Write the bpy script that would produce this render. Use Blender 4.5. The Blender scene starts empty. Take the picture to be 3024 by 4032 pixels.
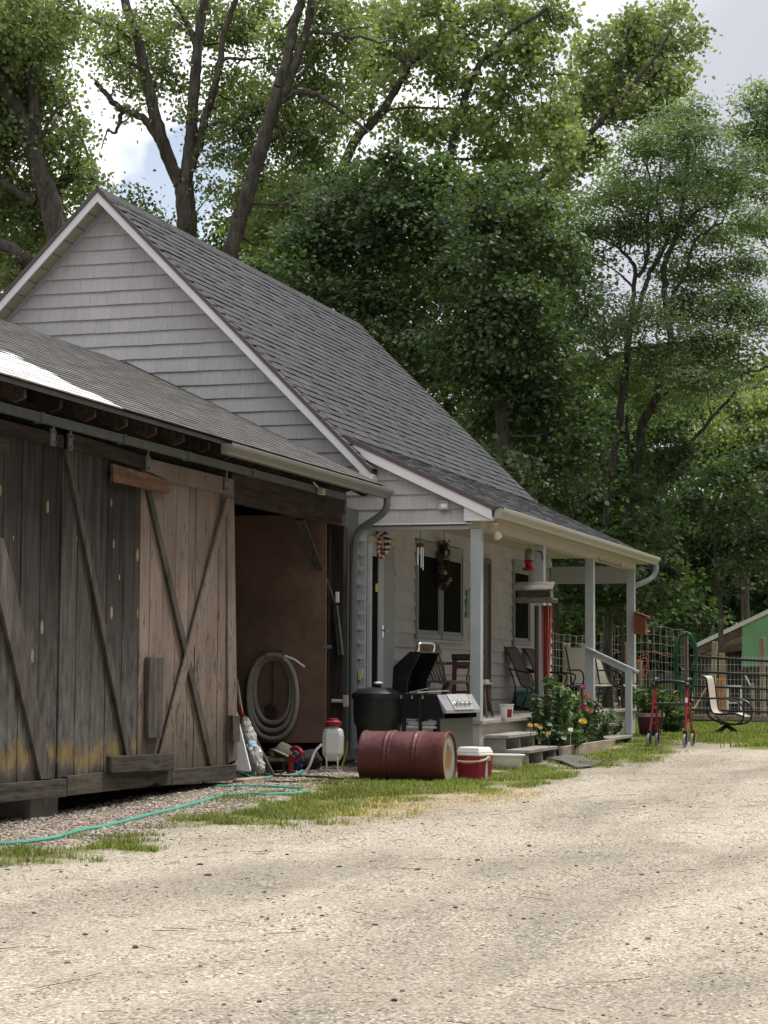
import bpy, bmesh, math, random
import numpy as np
from mathutils import Vector, Matrix

random.seed(7); RNG = np.random.default_rng(11)
SC = bpy.context.scene; COL = SC.collection
PI = math.pi
EYE = 1.0                                   # camera height in world z

# ------------------------------------------------------------------ camera
FPX = 8205.0                                # focal length in pixels of the 3024 x 4032 photograph
def cam_axes(yaw, pitch, roll):
    f = np.array([math.cos(pitch)*math.cos(yaw), math.cos(pitch)*math.sin(yaw), math.sin(pitch)])
    r = np.array([math.sin(yaw), -math.cos(yaw), 0.0]); u = np.cross(r, f)
    c, s = math.cos(roll), math.sin(roll)
    return np.array([c*r+s*u, -s*r+c*u, f])
CM = cam_axes(0.300859637, 0.0769722221, 0.00608484143)
cd = bpy.data.cameras.new('camera'); cam = bpy.data.objects.new('camera', cd); COL.objects.link(cam)
cd.sensor_fit = 'VERTICAL'; cd.sensor_height = 24; cd.lens = 24*FPX/4032
cd.clip_start = 0.1; cd.clip_end = 2000
mw = Matrix.Identity(4)
for i in range(3):
    mw[i][0] = CM[0][i]; mw[i][1] = CM[1][i]; mw[i][2] = -CM[2][i]
mw[2][3] = EYE
cam.matrix_world = mw; SC.camera = cam

def ray(px, py): return CM.T @ np.array([(px-1512)/FPX, -(py-2016)/FPX, 1.0])
def W(p): return np.array([p[0], p[1], p[2]+EYE])
def on(px, py, ax, c):                      # where the sight line of a survey point meets a wall / level (world coordinates)
    d = ray(px, py); cc = c-EYE if ax == 2 else c
    return W(d*(cc/d[ax]))
def at(px, py, dep): return W(ray(px, py)*dep)
def at9(x, y, dep): return at(x*1.8228, y*1.8228, dep)      # the same for the half-size survey
GX = np.array([-50, 0, 8, 13, 18, 22, 26, 30, 45, 400.]); GZ = np.array([-1.3, -1.25, -1.22, -1.16, -1.1, -1.06, -1.0, -.97, -.965, -.965])+EYE
def zg(x, y=0): return float(np.interp(x, GX, GZ))
def gnd(px, py):
    t = 20.0; d = ray(px, py)
    for _ in range(60):
        p = d*t; t = (zg(p[0])-EYE)/d[2]
    return W(d*t)

# ------------------------------------------------------------------ mesh builder
class MB:
    def __init__(s): s.v = []; s.f = []; s.r = []; s.sm = []
    def add(s, verts, faces, rnd=None, smooth=False):
        b = len(s.v); rnd = random.random() if rnd is None else rnd
        s.v += [tuple(map(float, p)) for p in verts]
        for k, q in enumerate(faces): s.f.append(tuple(i+b for i in q)); s.r.append(rnd[k] if isinstance(rnd, list) else rnd); s.sm.append(smooth)
    def box(s, lo, hi, rnd=None, R=None, c=None):
        x0, y0, z0 = lo; x1, y1, z1 = hi
        p = [(x0,y0,z0),(x1,y0,z0),(x1,y1,z0),(x0,y1,z0),(x0,y0,z1),(x1,y0,z1),(x1,y1,z1),(x0,y1,z1)]
        if R is not None:
            c = Vector(c) if c is not None else Vector(((x0+x1)/2, (y0+y1)/2, (z0+z1)/2))
            p = [tuple(R @ (Vector(q)-c) + c) for q in p]
        s.add(p, [(0,3,2,1),(4,5,6,7),(0,1,5,4),(1,2,6,5),(2,3,7,6),(3,0,4,7)], rnd)
    def prism(s, poly, d, rnd=None):        # polygon of 3D points extruded by vector d
        n = len(poly); d = np.array(d, float)
        a = [np.array(p, float) for p in poly]; b = [p+d for p in a]
        s.add(a+b, [tuple(range(n-1, -1, -1)), tuple(range(n, 2*n))]+[(i, (i+1) % n, n+(i+1) % n, n+i) for i in range(n)], rnd)
    def bar(s, a, b, w, h, up=(0, 0, 1), rnd=None):    # rectangular bar from a to b
        a, b = Vector(a), Vector(b); t = (b-a).normalized(); u = Vector(up)
        if abs(t.dot(u)) > .98: u = Vector((1, 0, 0))
        sd = t.cross(u).normalized(); u = sd.cross(t)
        q = [sd*w/2*i+u*h/2*j for i, j in ((-1,-1),(1,-1),(1,1),(-1,1))]
        s.add([a+k for k in q]+[b+k for k in q], [(3,2,1,0),(4,5,6,7),(0,1,5,4),(1,2,6,5),(2,3,7,6),(3,0,4,7)], rnd)
    def tube(s, pts, rad, n=8, rnd=None, cap=True):
        pts = [Vector(p) for p in pts]; m = len(pts)
        rad = list(rad) if hasattr(rad, '__len__') else [rad]*m
        ref = Vector((0, 0, 1)); V = []
        for i, p in enumerate(pts):
            t = (pts[min(i+1, m-1)]-pts[max(i-1, 0)])
            t = t.normalized() if t.length > 1e-9 else Vector((0, 0, 1))
            if i == 0: ref = t.orthogonal().normalized()
            ref = (ref - t*ref.dot(t)); ref = ref.normalized() if ref.length > 1e-6 else t.orthogonal().normalized()
            bn = t.cross(ref)
            V += [p+(ref*math.cos(2*PI*k/n)+bn*math.sin(2*PI*k/n))*rad[i] for k in range(n)]
        F = [(i*n+k, i*n+(k+1) % n, (i+1)*n+(k+1) % n, (i+1)*n+k) for i in range(m-1) for k in range(n)]
        if cap: F += [tuple(range(n-1, -1, -1)), tuple(range((m-1)*n, m*n))]
        s.add(V, F, rnd, True)
    def lathe(s, prof, c=(0, 0, 0), n=28, R=None, rnd=None, sx=1, sy=1, cap=True, smooth=True):   # prof [(r,z)] about z through c
        V = []; c = Vector(c)
        for r, z in prof:
            for k in range(n):
                p = Vector((r*math.cos(2*PI*k/n)*sx, r*math.sin(2*PI*k/n)*sy, z))
                V.append((R @ p if R is not None else p)+c)
        m = len(prof)
        F = [(i*n+k, i*n+(k+1) % n, (i+1)*n+(k+1) % n, (i+1)*n+k) for i in range(m-1) for k in range(n)]
        if cap: F += [tuple(range(n-1, -1, -1)), tuple(range((m-1)*n, m*n))]
        s.add(V, F, rnd, smooth)
    def ball(s, c, r, n=10, rnd=None, sz=1.0):
        k = max(4, n//2)
        s.lathe([(max(1e-4, r*math.sin(PI*i/k)), -r*math.cos(PI*i/k)*sz) for i in range(k+1)], c, n, rnd=rnd)
    def build(s, name, mat, parent=None, world=True, bevel=0, seg=1, origin=None):
        me = bpy.data.meshes.new(name); v = np.array(s.v, float)
        o = bpy.data.objects.new(name, me)
        if parent is not None:
            o.parent = parent
            if world: v = v-np.array(root_loc(parent))
        else:
            if origin is None:
                lo, hi = v.min(0), v.max(0); origin = ((lo[0]+hi[0])/2, (lo[1]+hi[1])/2, lo[2])
            v = v-np.array(origin); o.location = origin
        me.from_pydata(v.tolist(), [], s.f); me.update()
        a = me.attributes.new('rnd', 'FLOAT', 'FACE'); a.data.foreach_set('value', s.r)
        if any(s.sm):
            me.polygons.foreach_set('use_smooth', s.sm)
            try: me.set_sharp_from_angle(angle=math.radians(42))
            except Exception: pass
        bm = bmesh.new(); bm.from_mesh(me); bmesh.ops.recalc_face_normals(bm, faces=bm.faces); bm.to_mesh(me); bm.free()
        me.materials.append(mat); COL.objects.link(o)
        if bevel:
            b = o.modifiers.new('bevel', 'BEVEL'); b.width = bevel; b.segments = seg; b.limit_method = 'ANGLE'; b.angle_limit = math.radians(40)
        return o
def root_loc(o):
    while o.parent is not None: o = o.parent
    return tuple(o.location)
def tag(o, label, cat, group=None, kind=None):
    if label: o['label'] = label
    if cat: o['category'] = cat
    if group: o['group'] = group
    if kind: o['kind'] = kind
    return o
def thing(name, label, cat, loc, rz=0, group=None):
    o = bpy.data.objects.new(name, None); COL.objects.link(o); o.empty_display_size = .2
    o.location = tuple(map(float, loc)); o.rotation_euler = (0, 0, rz)
    return tag(o, label, cat, group)
def dup(root, loc, rz=None, label=None):
    r = root.copy(); COL.objects.link(r); r.location = tuple(map(float, loc))
    if rz is not None: r.rotation_euler = (0, 0, rz)
    if label: r['label'] = label
    for ch in list(root.children):
        c = ch.copy(); COL.objects.link(c); c.parent = r
        for g in ch.children:
            d = g.copy(); COL.objects.link(d); d.parent = c
    return r
def clip2(poly, a, b, c):                   # keep a*x+b*y<=c
    out = []
    for i, p in enumerate(poly):
        q = poly[(i+1) % len(poly)]; dp = a*p[0]+b*p[1]-c; dq = a*q[0]+b*q[1]-c
        if dp <= 0: out.append(p)
        if dp*dq < 0: t = dp/(dp-dq); out.append((p[0]+(q[0]-p[0])*t, p[1]+(q[1]-p[1])*t))
    return out
def catmull(pts, k=6):
    P = [np.array(p, float) for p in pts]; P = [2*P[0]-P[1]]+P+[2*P[-1]-P[-2]]; out = []
    for i in range(1, len(P)-2):
        for j in range(k):
            t = j/k
            out.append(.5*((2*P[i])+(-P[i-1]+P[i+1])*t+(2*P[i-1]-5*P[i]+4*P[i+1]-P[i+2])*t*t+(-P[i-1]+3*P[i]-3*P[i+1]+P[i+2])*t**3))
    out.append(P[-2]); return out

# ------------------------------------------------------------------ materials
class N:
    def __init__(s, name):
        s.m = bpy.data.materials.new(name); s.m.use_nodes = True; s.t = s.m.node_tree
        s.b = s.t.nodes['Principled BSDF']; s.out = s.t.nodes['Material Output']
    def n(s, kind, **kw):
        x = s.t.nodes.new(kind)
        for k, v in kw.items(): setattr(x, k, v)
        return x
    def l(s, a, b): s.t.links.new(a, b)
    def set(s, sock, v):
        if hasattr(v, 'is_linked') or isinstance(v, bpy.types.NodeSocket): s.l(v, sock)
        elif isinstance(v, tuple) and len(v) == 3 and sock.type == 'RGBA': sock.default_value = (*v, 1)
        else: sock.default_value = v
    def coord(s, scale=(1, 1, 1), kind='pos', loc=None):
        if kind == 'pos': o = s.n('ShaderNodeNewGeometry').outputs['Position']
        else: o = s.n('ShaderNodeTexCoord').outputs['Object']
        mp = s.n('ShaderNodeMapping'); s.l(o, mp.inputs[0]); mp.inputs['Scale'].default_value = scale
        if loc: mp.inputs['Location'].default_value = loc
        return mp.outputs[0]
    def noise(s, vec, scale=1, detail=4, rough=.55, w=None, dist=0):
        x = s.n('ShaderNodeTexNoise')
        if w is not None: x.noise_dimensions = '4D'; s.set(x.inputs['W'], w)
        s.l(vec, x.inputs['Vector']); x.inputs['Scale'].default_value = scale; x.inputs['Detail'].default_value = detail
        x.inputs['Roughness'].default_value = rough; x.inputs['Distortion'].default_value = dist
        return x.outputs['Fac']
    def voro(s, vec, scale=1, feature='F1', out='Distance', rand=1):
        x = s.n('ShaderNodeTexVoronoi', feature=feature); s.l(vec, x.inputs['Vector']); x.inputs['Scale'].default_value = scale
        x.inputs['Randomness'].default_value = rand
        return x.outputs[out]
    def math(s, op, a, b=0.0, c=None, clamp=False):
        x = s.n('ShaderNodeMath', operation=op); x.use_clamp = clamp; s.set(x.inputs[0], a); s.set(x.inputs[1], b)
        if c is not None: s.set(x.inputs[2], c)
        return x.outputs[0]
    def ramp(s, fac, stops):
        x = s.n('ShaderNodeValToRGB'); s.l(fac, x.inputs[0]); e = x.color_ramp.elements
        while len(e) > 1: e.remove(e[-1])
        for i, (p, c) in enumerate(stops):
            q = e[0] if i == 0 else e.new(p)
            q.position = p; c = (c, c, c) if not isinstance(c, tuple) else c; q.color = (*c, 1)
        return x.outputs[0]
    def mr(s, v, a, b, c=0.0, d=1.0):
        x = s.n('ShaderNodeMapRange'); s.set(x.inputs[0], v)
        for i, k in enumerate((a, b, c, d)): x.inputs[i+1].default_value = k
        return x.outputs[0]
    def mix(s, fac, a, b, mode='MIX'):
        x = s.n('ShaderNodeMix', data_type='RGBA', blend_type=mode); s.set(x.inputs[0], fac); s.set(x.inputs[6], a); s.set(x.inputs[7], b)
        return x.outputs[2]
    def rnd(s): return s.n('ShaderNodeAttribute', attribute_name='rnd').outputs['Fac']
    def attr(s, n): return s.n('ShaderNodeAttribute', attribute_name=n).outputs['Fac']
    def sep(s, v, i):
        x = s.n('ShaderNodeSeparateXYZ'); s.l(v, x.inputs[0]); return x.outputs[i]
    def bump(s, h, strength=.3, dist=.01):
        x = s.n('ShaderNodeBump'); x.inputs['Strength'].default_value = strength; x.inputs['Distance'].default_value = dist
        s.l(h, x.inputs['Height']); s.l(x.outputs[0], s.b.inputs['Normal'])
    def done(s, col=None, rough=.6, spec=.3, metal=0.0):
        if col is not None: s.set(s.b.inputs['Base Color'], col)
        s.set(s.b.inputs['Roughness'], rough); s.b.inputs['Specular IOR Level'].default_value = spec; s.set(s.b.inputs['Metallic'], metal)
        return s.m

def paint(name, c, rough=.5, var=.12, scale=6, metal=0, spec=.35, dirt=None, rvar=.1, bump=0):
    m = N(name); v = m.coord()
    n = m.noise(v, scale, 5, .6); k = m.mr(n, .25, .75, 1-var, 1+var)
    r = m.mr(m.rnd(), 0, 1, 1-rvar, 1+rvar)
    col = m.mix(1.0, c, m.math('MULTIPLY', k, r), 'MULTIPLY')
    if dirt:
        d = m.noise(v, scale*2.3, 6, .7); col = m.mix(m.mr(d, .5, .72, 0, dirt[1]), col, dirt[0])
    if bump: m.bump(m.noise(v, scale*8, 4), bump, .004)
    return m.done(col, m.mr(n, .2, .8, max(rough-.08, .03), min(1, rough+.08)), spec, metal)

def wood(name, c1, c2, scale=(14, 14, 1.2), rough=.8, rv=.35, bump=.5, extra=None, knots=None):
    m = N(name); r = m.rnd(); v = m.coord(scale)
    w = m.math('MULTIPLY', r, 37.0)
    g = m.noise(v, 1.6, 6, .65, w, .4)
    fine = m.noise(m.coord((scale[0]*5, scale[1]*5, scale[2]*1.5)), 1.5, 3, .6, w)
    blot = m.noise(m.coord((2.5, 2.5, 1.0)), 1, 4, .6, w)
    f = m.math('ADD', m.math('MULTIPLY', g, .65), m.math('MULTIPLY', fine, .35))
    col = m.mix(m.mr(f, .38, .63), c1, c2)
    col = m.mix(1.0, col, m.mr(r, 0, 1, 1-rv, 1+rv*.7), 'MULTIPLY')
    col = m.mix(1.0, col, m.mr(blot, .3, .7, .72, 1.25), 'MULTIPLY')
    if knots:
        kv = m.n('ShaderNodeTexVoronoi', feature='F1'); m.l(m.coord(knots[1]), kv.inputs['Vector']); kv.inputs['Scale'].default_value = 1
        dk = m.math('LESS_THAN', m.math('ADD', kv.outputs['Distance'], m.math('MULTIPLY', fine, .06)), knots[2])
        sel = m.math('GREATER_THAN', m.sep(kv.outputs['Color'], 0), knots[3])
        col = m.mix(m.math('MULTIPLY', dk, sel), col, knots[0])
    if extra: col = extra(m, col)
    m.bump(f, bump, .006)
    return m.done(col, rough, .2)
# ------------------------------------------------------------------ shared materials
M = {}
M['trim'] = paint('white_trim', (.74, .74, .76), .45, .05, 3, dirt=((.5, .48, .44), .25))
M['cream'] = paint('cream_soffit', (.46, .41, .315), .5, .08, 4, dirt=((.28, .24, .17), .4))
M['greypaint'] = paint('grey_paint', (.38, .41, .43), .5, .08, 5, dirt=((.28, .28, .27), .3))
M['brown'] = paint('brown_drip_edge', (.10, .075, .075), .5, .15, 8)
M['black'] = paint('black_metal', (.018, .018, .02), .4, .2, 10)
M['glass'] = paint('dark_window_glass', (.010, .010, .0095), .85, .3, 2, spec=.03)
M['gutter'] = paint('cream_gutter', (.34, .325, .28), .38, .08, 3, dirt=((.24, .22, .17), .4))
M['oldgutter'] = paint('old_grey_gutter', (.20, .195, .175), .42, .12, 4, dirt=((.13, .12, .09), .5))
M['galv'] = paint('galvanised_steel', (.15, .175, .175), .5, .25, 9, metal=.2, dirt=((.10, .11, .105), .6))
M['chrome'] = paint('chrome', (.75, .75, .74), .15, .03, 3, metal=1)
M['white'] = paint('white_plastic', (.78, .78, .76), .4, .05, 4, dirt=((.5, .48, .42), .25))

def siding_mat(name, c):
    m = N(name); r = m.rnd(); v = m.coord((30, 30, 2.0))
    g = m.noise(v, 1.4, 4, .6, m.math('MULTIPLY', r, 31))
    big = m.noise(m.coord(), .8, 3, .5)
    col = m.mix(1.0, c, m.mr(g, .3, .7, .9, 1.08), 'MULTIPLY')
    col = m.mix(1.0, col, m.mr(r, 0, 1, .93, 1.05), 'MULTIPLY')
    col = m.mix(1.0, col, m.mr(big, .3, .7, .92, 1.05), 'MULTIPLY')
    m.bump(g, .35, .004)
    return m.done(col, .62, .25)
M['siding'] = siding_mat('vinyl_shake_siding', (.49, .478, .485))

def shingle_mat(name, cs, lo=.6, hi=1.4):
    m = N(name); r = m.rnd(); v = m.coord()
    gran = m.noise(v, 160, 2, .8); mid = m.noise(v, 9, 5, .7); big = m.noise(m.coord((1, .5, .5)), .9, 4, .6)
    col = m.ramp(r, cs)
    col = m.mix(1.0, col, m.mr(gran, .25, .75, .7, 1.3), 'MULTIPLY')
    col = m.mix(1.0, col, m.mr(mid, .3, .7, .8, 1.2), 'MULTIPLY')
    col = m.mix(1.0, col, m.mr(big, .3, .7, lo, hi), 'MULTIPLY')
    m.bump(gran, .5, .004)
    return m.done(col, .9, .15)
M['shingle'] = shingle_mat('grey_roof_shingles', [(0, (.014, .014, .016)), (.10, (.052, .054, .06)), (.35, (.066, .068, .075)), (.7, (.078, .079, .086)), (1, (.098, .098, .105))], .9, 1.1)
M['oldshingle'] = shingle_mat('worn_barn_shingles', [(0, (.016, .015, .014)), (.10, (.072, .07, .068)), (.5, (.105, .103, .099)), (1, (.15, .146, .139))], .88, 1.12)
M['whiteshingle'] = shingle_mat('pale_barn_shingles', [(0, (.10, .10, .10)), (.1, (.60, .60, .61)), (1, (.70, .70, .71))], .9, 1.1)

def wear_and_eave_shade(m, col):
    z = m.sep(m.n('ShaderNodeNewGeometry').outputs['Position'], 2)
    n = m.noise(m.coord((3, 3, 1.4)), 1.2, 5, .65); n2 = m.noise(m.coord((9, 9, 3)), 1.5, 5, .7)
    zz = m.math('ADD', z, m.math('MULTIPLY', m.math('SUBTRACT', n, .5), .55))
    # pale silvering plus eave shade painted in by height, ochre lichen belt, dirty splash zone
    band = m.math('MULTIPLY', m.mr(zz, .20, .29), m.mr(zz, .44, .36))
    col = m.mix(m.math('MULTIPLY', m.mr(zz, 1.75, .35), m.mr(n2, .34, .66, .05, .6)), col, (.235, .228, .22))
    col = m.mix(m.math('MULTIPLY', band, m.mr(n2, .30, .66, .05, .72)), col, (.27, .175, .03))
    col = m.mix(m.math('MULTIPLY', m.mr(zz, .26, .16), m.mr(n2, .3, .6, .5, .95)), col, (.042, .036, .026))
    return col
M['darkwood'] = wood('weathered_dark_boards', (.012, .0115, .0115), (.078, .068, .060), (16, 16, .9), .85, .5, .7, wear_and_eave_shade, ((.27, .185, .095), (5.5, 5.5, 2.4), .16, .42))
def peel(m, col):
    n = m.noise(m.coord((10, 10, 3.0)), 1.4, 7, .75); z = m.sep(m.n('ShaderNodeNewGeometry').outputs['Position'], 2)
    lim = m.mr(z, 0, 1.8, .53, .60)
    w = m.math('GREATER_THAN', n, lim); col = m.mix(m.math('MULTIPLY', w, .75), col, (.06, .045, .038))
    zz = m.math('ADD', z, m.math('MULTIPLY', m.math('SUBTRACT', n, .5), .5))
    return m.mix(m.mr(zz, .75, .0, 0, .9), col, (.085, .072, .052))
M['pinkwood'] = wood('faded_pink_boards', (.165, .126, .108), (.23, .178, .152), (16, 16, .9), .75, .1, .3, peel)
M['greywood'] = wood('grey_old_timber_long', (.05, .046, .042), (.17, .155, .14), (.9, 16, 16), .85, .3, .6)
M['rail_wood'] = wood('mossy_sill_timber', (.028, .025, .02), (.11, .098, .08), (.9, 16, 16), .9, .3, .8)
M['brownwood'] = wood('brown_oiled_board', (.07, .035, .02), (.24, .125, .07), (.9, 14, 14), .7, .2, .4)
M['headwood'] = wood('dark_header_board', (.018, .014, .012), (.075, .055, .045), (.9, 14, 14), .8, .3, .5)
M['brace'] = wood('grey_brace', (.045, .04, .036), (.15, .13, .115), (10, 10, 1.6), .85, .3, .5)
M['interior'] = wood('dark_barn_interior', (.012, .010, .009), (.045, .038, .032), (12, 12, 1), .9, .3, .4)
M['rafter'] = wood('rafter_wood', (.055, .045, .035), (.19, .155, .12), (8, 1.5, 8), .85, .3, .4)
M['newwood'] = wood('pale_fence_post', (.22, .17, .11), (.42, .34, .23), (14, 14, 1.2), .85, .2, .5)
M['planter'] = wood('pale_planter_plank', (.24, .20, .15), (.40, .34, .26), (.9, 14, 14), .85, .12, .4)
M['deck'] = wood('painted_deck_boards', (.25, .235, .21), (.35, .33, .295), (.8, 14, 14), .75, .1, .25)
M['step'] = wood('grey_step_boards', (.23, .22, .20), (.34, .325, .29), (.8, 12, 12), .8, .12, .3)
M['skirt'] = paint('pale_skirt_paint', (.47, .44, .39), .6, .08, 3, dirt=((.30, .27, .22), .35))
M['plywood'] = None

# ------------------------------------------------------------------ ground
POLY = {}
def world_poly(pts): return np.array([gnd(x*1.8228, y*1.8228)[:2] for x, y in pts])
def sdist(P, poly):                         # signed distance (negative inside)
    d = np.full(len(P), 1e9); ins = np.zeros(len(P), bool); n = len(poly)
    for i in range(n):
        a = poly[i]; b = poly[(i+1) % n]; e = b-a; w = P-a
        t = np.clip((w@e)/(e@e+1e-12), 0, 1); q = w-t[:, None]*e; d = np.minimum(d, np.hypot(q[:, 0], q[:, 1]))
        c = (a[1] <= P[:, 1]) != (b[1] <= P[:, 1])
        with np.errstate(divide='ignore', invalid='ignore'):
            xx = a[0]+(P[:, 1]-a[1])/(b[1]-a[1]+1e-15)*(b[0]-a[0])
        ins ^= c & (P[:, 0] < xx)
    return np.where(ins, -d, d)
POLY['g1'] = world_poly([(600, 1722), (660, 1706), (720, 1690), (790, 1682), (985, 1676), (1060, 1662), (1180, 1652), (1245, 1664), (1200, 1678), (1060, 1700), (960, 1712), (830, 1728), (700, 1762), (600, 1782), (405, 1786), (450, 1766), (540, 1748)])
POLY['g2'] = world_poly([(-60, 1838), (120, 1822), (262, 1806), (275, 1828), (150, 1848), (-60, 1868)])
POLY['g3'] = world_poly([(1190, 1645), (1260, 1628), (1350, 1600), (1375, 1590), (1450, 1602), (1440, 1625), (1400, 1640), (1330, 1648), (1250, 1652)])
POLY['g4'] = np.array([(31.5, 5.9), (30.6, 4.9), (30.0, 4.2), (31.6, 3.6), (36, 3.5), (40, 2.5), (46, -14), (70, -20), (140, -60), (140, 60), (44, 60), (34.5, 16), (34, 8)])
POLY['g5'] = world_poly([(1585, 1612), (1700, 1600), (1700, 1622), (1610, 1622)])
POLY['coarse'] = world_poly([(-80, 1745), (500, 1672), (740, 1655), (780, 1690), (650, 1706), (540, 1735), (420, 1768), (270, 1806), (-80, 1838)])
POLY['straw'] = world_poly([(680, 1742), (900, 1716), (1100, 1700), (1190, 1700), (1080, 1735), (900, 1752), (700, 1776)])
def axis(segs):
    out = []
    for a, b, st in segs: out += list(np.arange(a, b-1e-6, st))
    return np.array(out+[segs[-1][1]])
gx = axis([(-40, 4, 4), (4, 33, .14), (33, 60, 1.5), (60, 400, 20)])
gy = axis([(-300, -30, 30), (-30, -4, 2), (-4, 9.5, .14), (9.5, 40, 2.5), (40, 300, 26)])
XX, YY = np.meshgrid(gx, gy, indexing='ij'); P2 = np.stack([XX.ravel(), YY.ravel()], 1)
def vnoise(P, f, seed):                     # cheap smooth value noise
    r = np.random.default_rng(seed); T = r.random((256, 256)); q = P*f; i = np.floor(q).astype(int); t = q-i; t = t*t*(3-2*t)
    a = T[i[:, 0] % 256, i[:, 1] % 256]; b = T[(i[:, 0]+1) % 256, i[:, 1] % 256]; c = T[i[:, 0] % 256, (i[:, 1]+1) % 256]; d = T[(i[:, 0]+1) % 256, (i[:, 1]+1) % 256]
    return (a*(1-t[:, 0])+b*t[:, 0])*(1-t[:, 1])+(c*(1-t[:, 0])+d*t[:, 0])*t[:, 1]
def ground_z(P):
    near = np.clip((33-P[:, 0])/4, 0, 1)*np.clip((9-P[:, 1])/2, 0, 1)
    u = (vnoise(P, .7, 1)-.5)*.05+(vnoise(P, 2.6, 2)-.5)*.022+(vnoise(P, 6, 3)-.5)*.008
    return np.interp(P[:, 0], GX, GZ)+u*near
ZZ = ground_z(P2); nx, ny = len(gx), len(gy)
idx = np.arange(nx*ny).reshape(nx, ny)
F = np.stack([idx[:-1, :-1], idx[1:, :-1], idx[1:, 1:], idx[:-1, 1:]], -1).reshape(-1, 4)
def np_mesh(name, V, F, mat, attrs=None, smooth=False, parent=None, origin=(0, 0, 0)):
    me = bpy.data.meshes.new(name); V = np.asarray(V, np.float32)-np.array(origin, np.float32); F = np.asarray(F, np.int32)
    k = F.shape[1]; me.vertices.add(len(V)); me.vertices.foreach_set('co', V.ravel())
    me.loops.add(F.size); me.loops.foreach_set('vertex_index', F.ravel())
    me.polygons.add(len(F)); me.polygons.foreach_set('loop_start', np.arange(0, F.size, k, dtype=np.int32)); me.polygons.foreach_set('loop_total', np.full(len(F), k, np.int32))
    if smooth: me.polygons.foreach_set('use_smooth', np.ones(len(F), bool))
    for n, (dom, val) in (attrs or {}).items():
        a = me.attributes.new(n, 'FLOAT', dom); a.data.foreach_set('value', np.asarray(val, np.float32))
    me.update(calc_edges=True); me.validate(); me.materials.append(mat)
    o = bpy.data.objects.new(name, me); COL.objects.link(o)
    if parent is not None: o.parent = parent
    else: o.location = origin
    return o
gm = np.zeros(len(P2))
wob = (vnoise(P2, 3.2, 5)-.5)*.5+(vnoise(P2, 9, 6)-.5)*.25
for k in ('g1', 'g2', 'g3', 'g4', 'g5'): gm = np.maximum(gm, np.clip(.5-(sdist(P2, POLY[k])+wob)/.25, 0, 1))
co = np.clip(.5-(sdist(P2, POLY['coarse'])+wob*.4)/.3, 0, 1); stw = np.clip(.5-(sdist(P2, POLY['straw'])+wob*1.8)/1.1, 0, 1)
far = np.clip((P2[:, 0]-44)/6, 0, 1)
gm = np.maximum(gm, far)
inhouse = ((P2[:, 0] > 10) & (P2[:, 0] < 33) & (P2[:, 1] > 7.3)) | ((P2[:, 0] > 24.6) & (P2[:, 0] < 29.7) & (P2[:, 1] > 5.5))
def ground_mat():
    m = N('gravel_ground'); v = m.coord(); g = m.attr('grass'); c = m.attr('coarse'); s = m.attr('straw'); soil = m.attr('soil')
    big = m.noise(v, .55, 5, .6); mid = m.noise(v, 3.2, 6, .7); fine = m.noise(v, 42, 4, .75); grit = m.noise(v, 170, 2, .7)
    vo = m.n('ShaderNodeTexVoronoi'); m.l(v, vo.inputs['Vector']); vo.inputs['Scale'].default_value = 78
    vb = m.n('ShaderNodeTexVoronoi'); m.l(v, vb.inputs['Vector']); vb.inputs['Scale'].default_value = 30
    cell = m.sep(vo.outputs['Color'], 0); cellb = m.sep(vb.outputs['Color'], 1)
    base = m.mix(m.mr(big, .35, .65), (.30, .262, .208), (.395, .348, .278))
    base = m.mix(m.mr(mid, .42, .68), base, (.255, .222, .182))
    base = m.mix(m.math('MULTIPLY', m.mr(fine, .48, .66), .55), base, (.29, .26, .225))
    st = m.ramp(cell, [(0, (.10, .09, .08)), (.16, (.21, .188, .16)), (.35, (.315, .278, .225)), (.65, (.41, .362, .29)), (.88, (.54, .485, .40)), (1, (.68, .63, .54))])
    base = m.mix(m.mr(mid, .3, .6, .35, .85), base, st)
    track = m.noise(m.coord((.22, .75, 1), loc=(3, 1, 0)), 1.3, 4, .55, None, .6); base = m.mix(1.0, base, m.mr(track, .36, .64, .70, 1.12), 'MULTIPLY')
    base = m.mix(1.0, base, m.mr(grit, .3, .7, .78, 1.2), 'MULTIPLY')
    cs = m.ramp(cellb, [(0, (.12, .09, .075)), (.3, (.25, .20, .165)), (.65, (.40, .33, .275)), (1, (.58, .51, .43))])
    base = m.mix(m.math('MULTIPLY', c, .85), base, cs)
    base = m.mix(m.math('MULTIPLY', s, m.mr(fine, .40, .65, .05, .55)), base, (.43, .34, .19))
    gs = m.mix(m.mr(fine, .35, .65), (.09, .105, .03), (.17, .195, .06)); gs = m.mix(m.mr(mid, .45, .7, 0, .6), gs, (.24, .19, .09))
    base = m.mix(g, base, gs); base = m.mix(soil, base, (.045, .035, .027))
    h = m.math('ADD', m.math('MULTIPLY', vo.outputs['Distance'], -.6), m.math('ADD', m.math('MULTIPLY', fine, .7), m.math('MULTIPLY', m.math('MULTIPLY', vb.outputs['Distance'], c), -1.2)))
    m.bump(h, .55, .012)
    return m.done(base, .93, .1)
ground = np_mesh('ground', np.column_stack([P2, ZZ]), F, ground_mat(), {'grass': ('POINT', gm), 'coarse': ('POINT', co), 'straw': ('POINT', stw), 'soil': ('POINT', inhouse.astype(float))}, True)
tag(ground, 'pale gravel farmyard running up to the barn and porch', 'ground', kind='structure')
def zgz(x, y): return float(ground_z(np.array([[x, y]]))[0])

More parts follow.
